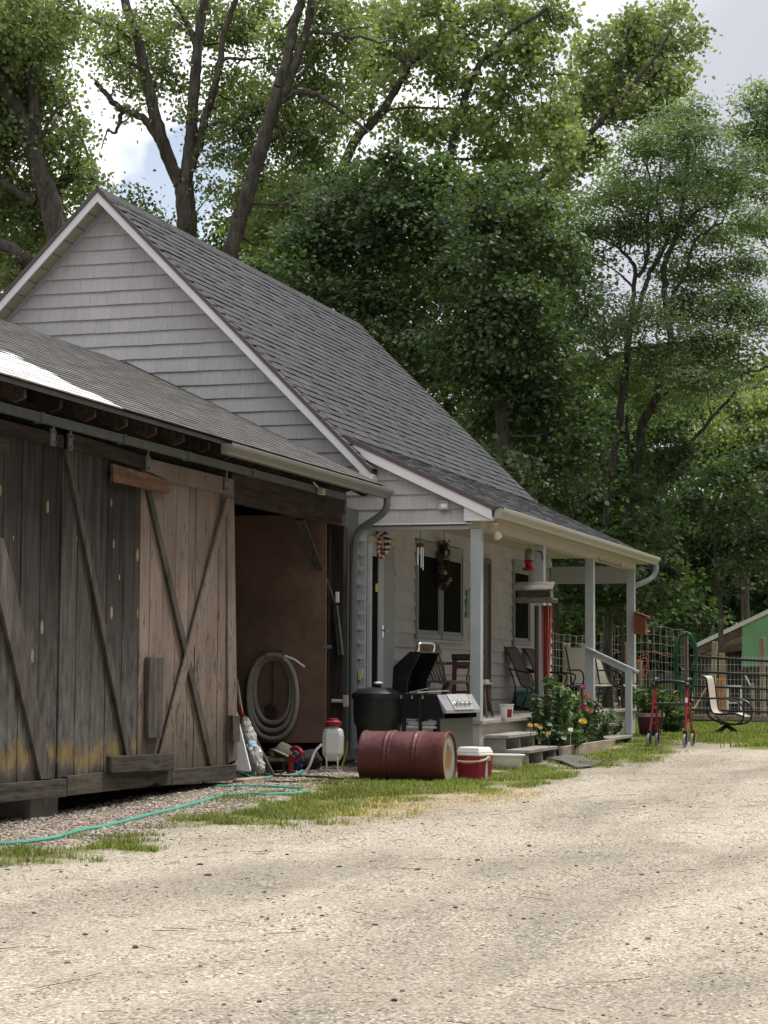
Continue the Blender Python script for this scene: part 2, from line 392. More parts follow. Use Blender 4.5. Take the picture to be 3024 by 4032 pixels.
# stones lying on the yard
def ico():
    bm = bmesh.new(); bmesh.ops.create_icosphere(bm, subdivisions=1, radius=1); v = np.array([x.co[:] for x in bm.verts]); f = np.array([[q.index for q in p.verts] for p in bm.faces]); bm.free(); return v, f
IV, IF = ico()
def in_view(P, margin=.06):
    d = np.column_stack([P, np.interp(P[:, 0], GX, GZ)-EYE]) @ CM.T
    u = FPX*d[:, 0]/d[:, 2]/1512; w = -FPX*d[:, 1]/d[:, 2]/2016
    return (d[:, 2] > 1) & (np.abs(u) < 1+margin) & (np.abs(w) < 1+margin)
def scatter_stones(n, lo, hi, power, x0, x1, y0, y1, mask=None):
    P = np.column_stack([RNG.uniform(x0, x1, n), RNG.uniform(y0, y1, n)]); P = P[in_view(P, .25)]
    if mask is not None: P = P[sdist(P, mask) < .05]
    return P, lo*(hi/lo)**(RNG.random(len(P))**power)
def stones_mesh(name, P, S, mat):
    n = len(P); sc = np.column_stack([S*RNG.uniform(.7, 1.3, n), S*RNG.uniform(.7, 1.3, n), S*RNG.uniform(.25, .6, n)])
    V = IV[None]*(1+RNG.normal(0, .16, (n, 12, 1)))*sc[:, None, :]
    a = RNG.uniform(0, 2*PI, n); ca, sa = np.cos(a)[:, None], np.sin(a)[:, None]
    V = np.stack([V[..., 0]*ca-V[..., 1]*sa, V[..., 0]*sa+V[..., 1]*ca, V[..., 2]], -1)
    V += np.column_stack([P, ground_z(P)+sc[:, 2]*.35])[:, None, :]
    F = (IF[None]+(np.arange(n)*12)[:, None, None]).reshape(-1, 3)
    return np_mesh(name, V.reshape(-1, 3), F, mat, {'rnd': ('FACE', np.repeat(RNG.random(n), len(IF)))})
def stone_mat(name, stops):
    m = N(name); n = m.noise(m.coord(), 60, 3); col = m.ramp(m.rnd(), stops); return m.done(m.mix(1.0, col, m.mr(n, .3, .7, .8, 1.2), 'MULTIPLY'), .85, .2)
Pa, Sa = scatter_stones(150000, .002, .0105, 2.4, 5.5, 26, -4, 8)
keep = sdist(Pa, POLY['g1']) > .0; Pa, Sa = Pa[keep], Sa[keep]
thin = vnoise(Pa, 1.3, 9)+.35*vnoise(Pa, 5, 10) > .55; Pa, Sa = Pa[thin], Sa[thin]
o = stones_mesh('gravel_stones', Pa, Sa, stone_mat('yard_stones', [(0, (.11, .10, .095)), (.06, (.24, .22, .20)), (.3, (.42, .375, .31)), (.75, (.56, .50, .41)), (.93, (.72, .68, .6)), (1, (.40, .26, .18))]))
tag(o, 'loose pale pebbles strewn over the driveway', 'gravel', kind='stuff')
Pb, Sb = scatter_stones(60000, .005, .017, 1.7, 11, 23, 4.5, 7.6, POLY['coarse'])
o = stones_mesh('coarse_gravel', Pb, Sb, stone_mat('coarse_stones', [(0, (.11, .095, .085)), (.3, (.26, .22, .19)), (.65, (.43, .375, .325)), (1, (.62, .575, .52))]))
tag(o, 'coarse pinkish gravel strip along the foot of the barn doors', 'gravel', kind='stuff')
Pc, Sc = scatter_stones(1000, .009, .03, 2.4, 6, 18, -3, 6.5)
o = stones_mesh('dark_stones', Pc, Sc*.62, stone_mat('dark_yard_stones', [(0, (.045, .042, .04)), (.7, (.11, .10, .095)), (1, (.25, .2, .17))]))
tag(o, 'scattered darker stones on the sunlit driveway', 'gravel', kind='stuff')

# grass blades and straw
def blades(name, polys, n, h0, h1, mat, width=.004, lean=.5, x0=6, x1=60, wobf=1.0, cover=.0):
    out = []
    for key, m in zip(polys, n):
        poly = POLY[key]; lo, hi = poly.min(0), poly.max(0); lo = np.maximum(lo, [x0, -8]); hi = np.minimum(hi, [x1, 14])
        P = RNG.uniform(lo-.25, hi+.25, (m, 2)); w = (vnoise(P, 3.2, 5)-.5)*.5+(vnoise(P, 9, 6)-.5)*.25
        out.append(P[(sdist(P, poly)+w*wobf+RNG.normal(0, .13, m) < 0.0) & in_view(P, .15)])
    P = np.concatenate(out); P = P[vnoise(P, 4.5, 21)+.5*RNG.random(len(P)) > cover]; n = len(P)
    h = RNG.uniform(h0, h1, n)*(.5+vnoise(P, 2.2, 8)); a = RNG.uniform(0, 2*PI, n); L = RNG.uniform(.1, lean, n)*h
    d = np.column_stack([np.cos(a), np.sin(a)]); s = np.column_stack([-d[:, 1], d[:, 0]])*width*RNG.uniform(.6, 1.5, (n, 1)); z = ground_z(P)-.004
    def pt(k, side): return np.column_stack([P+d*(L*k**2)[:, None]+s*side, z+h*k*(1-.25*k*L/h)])
    o1 = np.ones(n)
    V = np.stack([pt(0*o1, 1), pt(0*o1, -1), pt(.55*o1, -.8), pt(.55*o1, .8), pt(1*o1, 0)], 1).reshape(-1, 3)
    b = (np.arange(n)*5)[:, None]; F = np.concatenate([b+np.array([[0, 1, 2]]), b+np.array([[0, 2, 3]]), b+np.array([[3, 2, 4]])])
    r = RNG.random(n)
    return np_mesh(name, V, F, mat, {'rnd': ('FACE', np.concatenate([r, r, r]))})
def leaf_mat(name, stops, trans=.45, rough=.55, spec=.25, tcol=(1.15, 1.25, .45)):
    m = N(name); r = m.rnd(); col = m.ramp(r, stops)
    big = m.noise(m.coord(), .9, 3, .6); col = m.mix(1.0, col, m.mr(big, .3, .7, .75, 1.3), 'MULTIPLY')
    m.done(col, rough, spec)
    t = m.n('ShaderNodeBsdfTranslucent'); m.l(m.mix(1.0, col, tcol, 'MULTIPLY'), t.inputs['Color'])
    mx = m.n('ShaderNodeMixShader'); mx.inputs[0].default_value = trans; m.l(m.b.outputs[0], mx.inputs[1]); m.l(t.outputs[0], mx.inputs[2]); m.l(mx.outputs[0], m.out.inputs['Surface'])
    return m.m
M['grass'] = leaf_mat('grass_blades', [(0, (.08, .115, .025)), (.45, (.15, .205, .05)), (.78, (.23, .275, .075)), (.92, (.34, .31, .12)), (1, (.44, .36, .17))], .4)
o = blades('grass', ['g1', 'g2', 'g3'], [150000, 26000, 60000], .012, .062, M['grass'], .003, 1.2, wobf=1.9, cover=.70)
tag(o, 'patchy green grass growing along the yard edge beside the red drum and planter', 'grass', kind='stuff')
o = blades('lawn_grass', ['g4', 'g5'], [240000, 3000], .03, .07, M['grass'], .007, .8, 29, 46, cover=.35)
tag(o, 'mown sunlit lawn behind the walker and the swivel chair', 'grass', kind='stuff')
M['straw'] = leaf_mat('dry_straw', [(0, (.34, .25, .11)), (1, (.62, .50, .26))], .2)
o = blades('straw', ['straw', 'g1', 'coarse'], [16000, 7000, 2500], .015, .05, M['straw'], .0022, 2.6, wobf=1.4, cover=.55)
tag(o, 'dry yellow straw scattered below the grass strip', 'straw', kind='stuff')

# straw bits and twigs dropped on the driveway
n = 900; Pt = np.column_stack([RNG.uniform(6, 22, n), RNG.uniform(-3, 6.5, n)]); Pt = Pt[in_view(Pt, .2)]; n = len(Pt)
a = RNG.uniform(0, 2*PI, n); L = RNG.uniform(.02, .13, n)*RNG.random(n)**.5; d = np.column_stack([np.cos(a), np.sin(a)])*L[:, None]; sd = np.column_stack([-np.sin(a), np.cos(a)])*.0016
z = ground_z(Pt)[:, None]+.006
V = np.stack([np.hstack([Pt-d-sd, z]), np.hstack([Pt-d+sd, z]), np.hstack([Pt+d+sd, z+.006]), np.hstack([Pt+d-sd, z+.006]), np.hstack([Pt-d, z+.003]), np.hstack([Pt+d, z+.009])], 1).reshape(-1, 3)
b = (np.arange(n)*6)[:, None]; F = np.concatenate([b+np.array([[0, 3, 5, 4]]), b+np.array([[4, 5, 2, 1]]), b+np.array([[0, 1, 2, 3]])]); r = RNG.random(n)
o = np_mesh('straw_bits', V, F, leaf_mat('straw_and_twigs', [(0, (.09, .065, .045)), (.45, (.22, .16, .09)), (1, (.58, .47, .26))], .1), {'rnd': ('FACE', np.concatenate([r, r, r]))}); tag(o, 'loose straw bits and twigs dropped across the driveway', 'straw', kind='stuff')
# ------------------------------------------------------------------ FARMHOUSE
XG = 23.17                                   # gable wall plane
RX0, RX1 = 22.87, 33.3                       # rake edges of the main roof
house = thing('farmhouse', 'grey shake-sided farmhouse with steep shingle roof and open front porch', 'house', (28, 9.5, 0))
def roof_main(y): return 6.875-1.0*(10.78-y)
def roof_porch(y): return 3.795-.478*(7.70-y)

def tabs(mb, u0, u1, p_low, p_high, expo, tw, thick, rr=None, mbsel=None, jit=.004, tv=(.55, 1.35), butt=0.0):
    """courses of shingles on the plane through the eave line p_low and ridge line p_high (each (y, z)), running along x"""
    a = np.array([p_low[0], p_low[1]]); b = np.array([p_high[0], p_high[1]]); L = np.linalg.norm(b-a); t = (b-a)/L; nrm = np.array([-t[1], t[0]])
    if nrm[1] < 0: nrm = -nrm
    k = int(L/expo)+1
    for i in range(k):
        v0 = i*expo; v1 = min(L, v0+expo*1.18); u = u0-random.random()*tw[1]
        while u < u1:
            w = random.uniform(*tw); ua, ub = max(u, u0), min(u+w-.003, u1); u += w
            if ub-ua < .02: continue
            th = thick*random.uniform(*tv); dv = random.uniform(-jit, jit)
            q = []
            for vv, hh in ((v0+dv, th), (v1, .001)):
                p = a+t*vv
                q += [(ua, *(p+nrm*hh)), (ub, *(p+nrm*hh))]
            p = a+t*(v0+dv); q += [(ua, *(p-nrm*.004)), (ub, *(p-nrm*.004))]
            m = mb if mbsel is None else mbsel((ua+ub)/2, p[0])
            m.add(q, [(0, 1, 3, 2), (4, 5, 1, 0), (0, 2, 4), (1, 5, 3)], [max(.12, random.random() if rr is None else rr()), butt, .1, .1])  # dark butt faces: grime and course shadow lines put into the colour

# roof: structural slab, then every shingle tab
mb = MB()
mb.prism([(RX0+.02, 10.78, 6.86), (RX0+.02, 7.70, 3.78), (RX0+.02, 7.27, 3.35), (RX0+.02, 7.27, 3.24), (RX0+.02, 10.78, 6.75)], (.32, 0, 0), .4)
mb.prism([(23.07, 10.78, 6.86), (23.07, 7.70, 3.78), (23.07, 5.84, 2.892), (23.07, 5.84, 2.80), (23.07, 7.74, 3.70), (23.07, 10.78, 6.75)], (RX1-23.09, 0, 0), .4)
mb.prism([(RX0+.02, 10.78, 6.86), (RX0+.02, 14.3, 3.34), (RX0+.02, 14.3, 3.24), (RX0+.02, 10.78, 6.75)], (RX1-RX0-.04, 0, 0), .4)
rr = lambda: min(1, max(0, random.gauss(.5, .16)))
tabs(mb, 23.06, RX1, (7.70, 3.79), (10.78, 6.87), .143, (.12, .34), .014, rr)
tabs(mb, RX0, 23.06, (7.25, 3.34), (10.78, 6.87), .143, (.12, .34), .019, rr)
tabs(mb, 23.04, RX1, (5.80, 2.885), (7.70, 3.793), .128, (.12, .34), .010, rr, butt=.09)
roof = mb.build('roof', M['shingle'], house)
mb = MB()
u = RX0
while u < RX1:
    for s in (-1, 1):
        q = [(u, 10.78, 6.90), (min(u+.2, RX1), 10.78, 6.893), (min(u+.2, RX1), 10.78+s*.13, 6.893-.135), (u, 10.78+s*.13, 6.90-.135)]
        mb.prism(q, (0, 0, -.012), rr())
    u += .145
mb.build('ridge_cap', M['shingle'], roof)
# drip edge and rake fascia boards
mb = MB()
def rake(mb, x, pts, drop0, drop1, t):
    for (ya, za), (yb, zb) in zip(pts, pts[1:]): mb.prism([(x, ya, za-drop0), (x, yb, zb-drop0), (x, yb, zb-drop1), (x, ya, za-drop1)], (t, 0, 0), random.random())
rake(mb, 22.855, [(10.775, 6.87), (7.25, 3.345)], -.012, .05, .03); rake(mb, 22.855, [(10.785, 6.87), (14.3, 3.355)], -.012, .05, .03)
rake(mb, 23.03, [(7.70, 3.79), (5.82, 2.895)], -.012, .045, .03)
mb.build('drip_edge', M['brown'], house)
mb = MB()
rake(mb, 22.87, [(10.78, 6.875), (7.257, 3.352)], .05, .17, .025); rake(mb, 22.87, [(10.78, 6.875), (14.3, 3.355)], .05, .17, .025)
fa = mb.build('fascia_board', M['trim'], house, bevel=.003)
mb = MB()
rake(mb, 23.045, [(7.72, 3.80), (5.862, 2.915)], .045, .165, .025)
mb.build('fascia_board', M['trim'], house, bevel=.003)
mb = MB()                                    # boxed eave return
mb.prism([(23.075, 6.20, 2.98), (23.075, 6.20, 2.745), (23.075, 5.862, 2.745), (23.075, 5.862, 2.80)], (.10, 0, 0), .3)
mb.box((23.07, 5.866, 2.845), (23.18, 6.19, 2.849)); mb.box((23.071, 5.87, 2.80), (23.18, 6.19, 2.803))
mb.build('eave_return', M['trim'], house, bevel=.002); mb = MB()
mb.prism([(22.872, 7.262, 3.30), (22.872, 7.262, 3.20), (22.872, 7.40, 3.20), (22.872, 7.40, 3.32)], (.3, 0, 0), .3)
mb.build('eave_return', M['trim'], house, bevel=.002)
# rake soffit (cream panels seen from below)
mb = MB(); n = 22
for i in range(n):
    y0 = 10.76+(14.25-10.76)*i/n; y1 = y0+(14.25-10.76)/n-.012
    mb.prism([(22.895, y0, 17.655-y0-.165), (22.895, y1, 17.655-y1-.165), (23.16, y1, 17.655-y1-.165), (23.16, y0, 17.655-y0-.165)], (0, 0, .01), random.random())
    y0 = 10.80-(10.80-7.28)*i/n; y1 = y0-(10.80-7.28)/n+.012
    mb.prism([(22.895, y0, y0-3.905-.165), (22.895, y1, y1-3.905-.165), (23.16, y1, y1-3.905-.165), (23.16, y0, y0-3.905-.165)], (0, 0, .01), random.random())
mb.build('soffit', M['cream'], house)

# shake siding, one shingle at a time
def shakes(mb, place, poly, u0, u1, v0, v1, expo=.172, tw=(.15, .33), holes=()):
    """poly: convex clip region as half planes (a, b, c) in (u, v); place(u, v, d) -> world point, d outwards"""
    k = int((v1-v0)/expo)+1
    for i in range(k):
        a = v0+i*expo; b = a+expo+.01; u = u0-random.random()*.2
        while u < u1:
            w = random.uniform(*tw); dj = random.uniform(-.002, .003)
            q = [(u, a+dj), (u+w-.0018, a+dj), (u+w-.0018, b), (u, b)]; u += w
            for h in poly:
                q = clip2(q, *h)
                if len(q) < 3: break
            if len(q) < 3: continue
            cu = sum(p[0] for p in q)/len(q); cv = sum(p[1] for p in q)/len(q)
            if any(x0 < cu < x1 and y0 < cv < y1 for x0, x1, y0, y1 in holes): continue
            top = random.uniform(.024, .028)
            fr = [place(p[0], p[1], .004+top*(1-(p[1]-a)/(b-a))) for p in q]; bk = [place(p[0], p[1], 0) for p in q]; n = len(q)
            mb.add(fr+bk, [tuple(range(n))]+[(i2, (i2+1) % n, n+(i2+1) % n, n+i2) for i2 in range(n)], random.random())
mb = MB()
pg = lambda u, v, d: (XG-d, u, v)
# gable triangle over the porch beam and barn roof
shakes(mb, pg, [(-1, 0, -7.70), (-1, 1, 6.875-10.78-.15), (1, 1, 6.875+10.78-.15)], 7.6, 14.2, 2.725, 6.8)
shakes(mb, pg, [(1, 0, 7.70), (-1, 0, -6.19), (-.478, 1, 3.795-.478*7.7-.13)], 6.19, 7.9, 2.725, 3.7)
shakes(mb, pg, [(-1, 0, -7.415), (1, 0, 8.2), (0, 1, 2.64)], 7.41, 8.2, -.05, 2.66)
mb.prism([(XG, 7.41, -.1), (XG, 14.2, -.1), (XG, 14.2, 3.3), (XG, 10.78, 6.70), (XG, 7.72, 3.64), (XG, 6.19, 2.91), (XG, 6.19, 2.70), (XG, 7.41, 2.70)], (.12, 0, 0), .5)
mb.build('gable_wall', M['siding'], house)
YW = 7.412
mb = MB(); pf = lambda u, v, d: (u, YW-d, v)
HOLES = [(23.2, 24.22, .4, 2.56), (27.95, 28.92, .4, 2.56)]
shakes(mb, pf, [(-1, 0, -23.2), (1, 0, 33.0), (0, 1, 2.86)], 23.2, 33.0, .46, 2.86, holes=HOLES)
mb.box((23.30, YW, -.1), (33.0, YW+.12, 2.9)); mb.box((32.88, YW+.12, -.1), (33.0, 14.2, 3.3)); mb.box((23.3, 14.08, -.1), (32.88, 14.2, 3.3))
mb.prism([(32.88, 7.53, 2.9), (32.88, 14.2, 3.3), (32.88, 10.78, 6.7), (32.88, 7.72, 3.64)], (.11, 0, 0), .5)
mb.build('front_wall', M['siding'], house)
# trim of the gable: frieze under the rakes
mb = MB()
mb.prism([(XG-.03, 10.78, 6.71), (XG-.03, 14.2, 3.29), (XG-.03, 14.2, 3.21), (XG-.03, 10.78, 6.63)], (.028, 0, 0), .5)
mb.build('rake_trim', M['greypaint'], house, bevel=.003)
mb = MB(); mb.box((XG-.022, 7.405, -.02), (XG+.03, 7.47, 2.64)); mb.build('corner_trim', M['greypaint'], house, bevel=.003)

# porch structure
PX = [23.168, 26.41, 29.63, 32.88]
for i, x in enumerate(PX):
    mb = MB(); mb.box((x, 6.022, .46), (x+.125, 6.146, 2.66)); mb.box((x-.008, 6.014, 2.60), (x+.133, 6.154, 2.657)) if i == 9 else None
    mb.build('porch_post', M['greypaint'], house, bevel=.004)
mb = MB(); mb.box((XG, 6.15, 2.655), (XG+.12, YW-.03, 2.715)); mb.build('porch_beam', M['greypaint'], house, bevel=.003); mb = MB(); mb.box((32.88, 6.15, 2.45), (33.0, YW-.03, 2.72))
mb.build('porch_beam', M['greypaint'], house, bevel=.003)
mb = MB(); mb.box((XG-.04, 6.13, 2.7165), (XG+.02, 7.41, 2.731)); mb.build('beam_flashing', M['trim'], house)
mb = MB(); mb.box((XG+.02, 6.015, 2.662), (33.02, 6.165, 2.84)); mb.build('porch_fascia', M['cream'], house, bevel=.003)
mb = MB(); y = 6.168
while y < YW-.03: mb.box((XG+.13, y, 2.858+random.uniform(0, .002)), (33.0, y+.094, 2.872)); y += .1
y = 5.86
mb.box((XG, 5.85, 2.765), (33.25, 6.012, 2.775))
mb.build('porch_ceiling', M['cream'], house)
# gutter: K profile
def kgutter(mb, x0, x1, y, z, w=.115, h=.115):
    pr = [(y, z), (y, z-h), (y-w*.55, z-h), (y-w*.62, z-h*.75), (y-w*.95, z-h*.35), (y-w, z-.012), (y-w, z+.004), (y-w+.014, z+.004), (y-w+.014, z-.02), (y-w*.6, z-h*.7), (y-w*.5, z-h+.008), (y-.006, z-h+.008), (y-.006, z)]
    for (a, b) in zip(pr, pr[1:]+pr[:1]): mb.add([(x0, *a), (x1, *a), (x1, *b), (x0, *b)], [(0, 1, 2, 3)], .5)
    for x in (x0, x1): mb.prism([(x, *p) for p in pr[:6]], (.004 if x == x0 else -.004, 0, 0), .5)
mb = MB(); kgutter(mb, 23.06, 33.62, 5.835, 2.885); gut = mb.build('gutter', M['gutter'], house)
mb = MB(); mb.tube(catmull([(33.45, 5.765, 2.77), (33.44, 5.77, 2.66), (33.38, 5.83, 2.55), (33.2, 5.95, 2.46), (33.08, 6.04, 2.40), (33.05, 6.08, 2.2), (33.05, 6.09, 0.4), (33.05, 6.09, .1)], 5), .042, 8)
mb.build('downspout', paint('grey_downspout', (.24, .255, .265), .45, .1, 5), house)
mb = MB()
for a in ((29.9, 31.6),): mb.tube([(a[0], 6.0, 2.70), (a[0], 5.99, 2.655), (a[1], 5.99, 2.655), (a[1], 6.0, 2.70)], .006, 6)
mb.build('hanger_rod', M['brown'], house); mb = MB(); mb.tube([(33.3, 6.0, 2.72), (33.3, 5.8, 2.69)], .008, 6)
mb.build('hanger_rod', M['brown'], house)
# deck
mb = MB(); y = 6.15
while y < YW: mb.box((XG-.03, y, .425), (33.0, min(y+.137, YW), .46+random.uniform(-.002, .001))); y += .141
mb.box((XG-.03, 5.985, .422), (33.0, 6.147, .4605))
mb.build('deck', M['deck'], house, bevel=.003)
mb = MB(); mb.box((XG+.012, 6.035, -.02), (33.0, 6.06, .42)); mb.box((XG, 6.03, -.02), (XG+.1, 6.18, .42), .2)
mb.build('deck_skirt', M['skirt'], house, bevel=.002)
mb = MB(); mb.box((XG-.012, 6.185, -.02), (XG+.03, YW, .42)); mb.build('deck_skirt', M['greypaint'], house)
def steps(x0, x1):
    for (ya, yb, z) in ((5.697, 5.975, .30), (5.452, 5.73, .135)):
        mb = MB(); mb.box((x0, ya, z-.038), (x1, yb, z)); mb.build('step_tread', M['step'], house, bevel=.004)
    n = 3
    for i in range(n):
        mb = MB(); x = x0+.02+(x1-x0-.10)*i/(n-1)
        mb.prism([(x, 5.99, -.03), (x, 5.47, -.03), (x, 5.47, .096), (x, 5.735, .096), (x, 5.735, .261), (x, 5.99, .261)], (.04, 0, 0), random.random())
        mb.build('step_stringer', M['step'], house, bevel=.002)
steps(23.168, 24.68); steps(27.9, 29.62)
mb = MB(); mb.box((29.56, 5.46, -.03), (29.65, 5.55, 1.09)); mb.build('rail_post', M['greypaint'], house, bevel=.003)
mb = MB(); mb.bar((29.60, 6.16, 1.40), (29.60, 5.36, 1.035), .09, .028); mb.bar((29.60, 6.02, 1.29), (29.60, 5.5, 1.045), .04, .085); mb.build('handrail', M['greypaint'], house, bevel=.003)

# doors and windows of the front wall
mb = MB()
for a, b in (((23.205, YW-.05, .46), (23.28, YW-.01, 2.53)), ((23.56, YW-.05, .46), (23.745, YW-.01, 2.53)), ((23.28, YW-.05, 2.37), (23.56, YW-.01, 2.53)), ((23.28, YW-.05, .46), (23.56, YW-.01, .72))): mb.box(a, b)
door = mb.build('storm_door', M['greypaint'], house, bevel=.003)
mb = MB(); mb.box((23.28, YW-.03, .72), (23.56, YW-.022, 2.37)); mb.build('glass', M['glass'], door)
mb = MB(); mb.box((23.66, YW-.062, 1.42), (23.70, YW-.05, 1.56)); mb.tube([(23.68, YW-.06, 1.5), (23.68, YW-.11, 1.5), (23.61, YW-.115, 1.49)], .012, 8); mb.build('handle', M['chrome'], door)
mb = MB(); mb.box((23.47, YW-.034, 1.955), (23.58, YW-.030, 2.05)); mb.build('note', paint('yellow_note', (.55, .5, .12), .6), door)
mb = MB(); mb.box((23.765, YW-.035, .46), (24.235, YW-.004, 2.53)); mb.build('door_panel', paint('slate_panel', (.23, .25, .26), .5, .1, 4), house, bevel=.003)
mb = MB(); mb.box((23.19, YW-.06, 2.53), (24.25, YW-.005, 2.60)); mb.build('door_head', M['cream'], house, bevel=.003)
mb = MB(); mb.box((27.95, YW-.03, .46), (28.90, YW-.003, 2.55)); mb.build('dark_door', paint('dark_door_paint', (.045, .038, .036), .5), house, bevel=.003)
mb = MB()
for a, b in (((27.90, YW-.05, .46), (27.95, YW-.004, 2.60)), ((28.90, YW-.05, .46), (28.95, YW-.004, 2.60)), ((27.90, YW-.052, 2.55), (28.95, YW-.004, 2.63))): mb.box(a, b)
mb.build('door_frame', paint('reddish_door_frame', (.17, .12, .10), .6), house, bevel=.003)
def window(x0, x1, z0=1.43, z1=2.68):
    mb = MB(); e = .045; d0 = YW-.055
    for a, b in (((x0, d0, z0), (x0+e, YW-.002, z1)), ((x1-e, d0, z0), (x1, YW-.002, z1)), ((x0+e, d0, z1-.10), (x1-e, YW-.002, z1)), ((x0+e, d0, z0), (x1-e, YW-.002, z0+.07))): mb.box(a, b)
    for a, b in (((x0+e, d0+.016, z0+.07), (x0+e+.045, YW-.01, z1-.10)), ((x1-e-.045, d0+.016, z0+.07), (x1-e, YW-.01, z1-.10)), ((x0+e+.045, d0+.016, z1-.19), (x1-e-.045, YW-.01, z1-.10)), ((x0+e+.045, d0+.016, z0+.07), (x1-e-.045, YW-.01, z0+.115)), ((x0+e+.045, d0+.02, z0+.115), (x0+e+.05, YW-.012, z0+.12))): mb.box(a, b, .3)
    w = mb.build('window', paint('window_frame_paint', (.25, .27, .255), .5, .08), house, bevel=.003)
    mb = MB(); mb.box((x0+e+.02, YW-.034, z0+.08), (x1-e-.02, YW-.026, z1-.14)); mb.build('pane', M['glass'], w)
    mb = MB(); mb.box((x0-.03, YW-.08, z0-.035), (x1+.03, YW-.004, z0-.002)); mb.build('sill', M['greypaint'], w, bevel=.003)
window(25.17, 26.28); window(26.33, 27.40); window(30.32, 31.38, 1.42, 2.70)
# flood lights, outlet box
mb = MB(); c = on(1750, 1993, 0, XG-.02); mb.box((XG-.07, c[1]-.062, c[2]-.045), (XG-.012, c[1]+.062, c[2]+.045)); mb.box((XG-.078, c[1]-.07, c[2]+.04), (XG-.012, c[1]+.07, c[2]+.06)); fl = mb.build('floodlight', paint('pale_grey_housing', (.42, .46, .46), .4), house, bevel=.006)
mb = MB(); mb.box((XG-.074, c[1]-.045, c[2]-.022), (XG-.07, c[1]+.03, c[2]+.022)); mb.build('lens', M['white'], fl)
c = on(1950, 2090, 1, 5.93); mb = MB(); mb.lathe([(.05, 0), (.052, .03), (.03, .045)], (c[0]-.05, c[1], 2.715), 16); mb.tube([(c[0]-.05, c[1], 2.72), (c[0], c[1]-.01, 2.66)], .018, 8)
Rl = Matrix.Rotation(math.radians(125), 3, 'Y'); mb.lathe([(.02, -.06), (.03, -.03), (.05, .02), (.056, .05), (.05, .055)], (c[0]+.02, c[1]-.01, 2.62), 16, R=Rl)
mb.build('spotlight', paint('cream_lamp', (.62, .56, .42), .4), house)
c = on(1423, 2655, 0, XG-.02); mb = MB(); mb.box((XG-.06, c[1]-.02, c[2]-.045), (XG-.012, c[1]+.035, c[2]+.06)); mb.box((XG-.085, c[1]-.01, c[2]-.075), (XG-.055, c[1]+.025, c[2]-.02), .1); mb.build('outlet_box', paint('yellowed_plastic', (.60, .52, .28), .5), house, bevel=.006)

# ------------------------------------------------------------------ BARN
barn = thing('barn', 'weathered board barn with sliding doors and sagging grey shingle roof', 'barn', (17, 9.5, 0))
EY, EZ, RY = 7.05, 3.13, 10.25
def broof(y): return EZ+.48*(y-EY)
BX0, BX1 = 9.5, 22.62
mb = MB(); mw_ = MB()
mb.prism([(BX0, EY, EZ-.012), (BX0, RY, broof(RY)-.012), (BX0, RY+3.2, EZ-.012), (BX0, RY+3.2, EZ-.05), (BX0, RY, broof(RY)-.05), (BX0, EY, EZ-.05)], (BX1-BX0, 0, 0), .4)
# pale replacement shingles: wedge along the left part of the eave
def sel(x, y): return mw_ if (x < 15.42+.06*math.sin(y*23) and y < 8.03+.05*math.sin(x*9)) else mb
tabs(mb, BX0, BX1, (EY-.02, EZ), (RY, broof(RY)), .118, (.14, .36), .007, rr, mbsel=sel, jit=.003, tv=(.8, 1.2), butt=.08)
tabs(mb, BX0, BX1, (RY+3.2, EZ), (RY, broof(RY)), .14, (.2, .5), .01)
broof_o = mb.build('roof', M['oldshingle'], barn)
mw_.build('pale_shingles', M['whiteshingle'], broof_o)
mb = MB(); rake(mb, BX1, [(EY, EZ), (RY+.01, broof(RY))], -.016, .06, .022); rake(mb, BX1, [(RY, broof(RY)), (RY+3.2, EZ)], -.016, .06, .022); mb.build('rake_board', M['headwood'], barn)
x = 12.0
while x < BX1:
    mb = MB(); mb.prism([(x, EY+.03, EZ-.055), (x, 8.6, broof(8.6)-.055), (x, 8.6, broof(8.6)-.19), (x, EY+.12, EZ-.15), (x, EY+.03, EZ-.12)], (.045, 0, 0)); mb.build('rafter', M['interior'] if random.random() < .5 else M['headwood'], barn); x += .605
YB = 7.50
mb = MB()
def planks(mb, x0, x1, z0, z1, y, t, w=(.15, .27), gap=.006):
    x = x0
    while x < x1-.02:
        ww = min(random.uniform(*w), x1-x); mb.box((x, y+random.uniform(0, .004), z0+random.uniform(-.01, .01)), (x+ww-gap, y+t, z1)); x += ww
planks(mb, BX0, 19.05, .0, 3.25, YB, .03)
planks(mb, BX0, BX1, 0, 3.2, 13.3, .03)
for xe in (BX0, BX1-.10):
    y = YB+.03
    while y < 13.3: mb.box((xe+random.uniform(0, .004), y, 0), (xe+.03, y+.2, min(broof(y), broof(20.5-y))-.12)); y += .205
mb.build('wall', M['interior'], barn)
mb = MB(); hp = [on(905, 1893, 1, 7.47), on(1378, 1962, 1, 7.47), on(1378, 1996, 1, 7.47), on(905, 1948, 1, 7.47)]
mb.box((19.0, 7.47, 2.66), (22.6, 7.53, 2.83)); mb.box((BX0, 7.47, 2.99), (22.6, 7.50, 3.2), .1); mb.box((19.0, 7.46, 2.832), (22.6, 7.52, 2.985), .6)
mb.build('door_header', M['headwood'], barn)
mb = MB(); mb.box((22.44, 7.44, .0), (22.60, 7.6, 2.66)); mb.box((22.28, 7.56, 0), (22.42, 7.64, 2.66)); mb.build('door_jamb', M['interior'], barn, bevel=.004)
mb = MB(); mb.bar((21.35, 7.58, 2.66), (22.42, 7.56, 1.75), .03, .1, (0, 1, 0)); mb.build('diagonal_strut', M['brace'], barn)
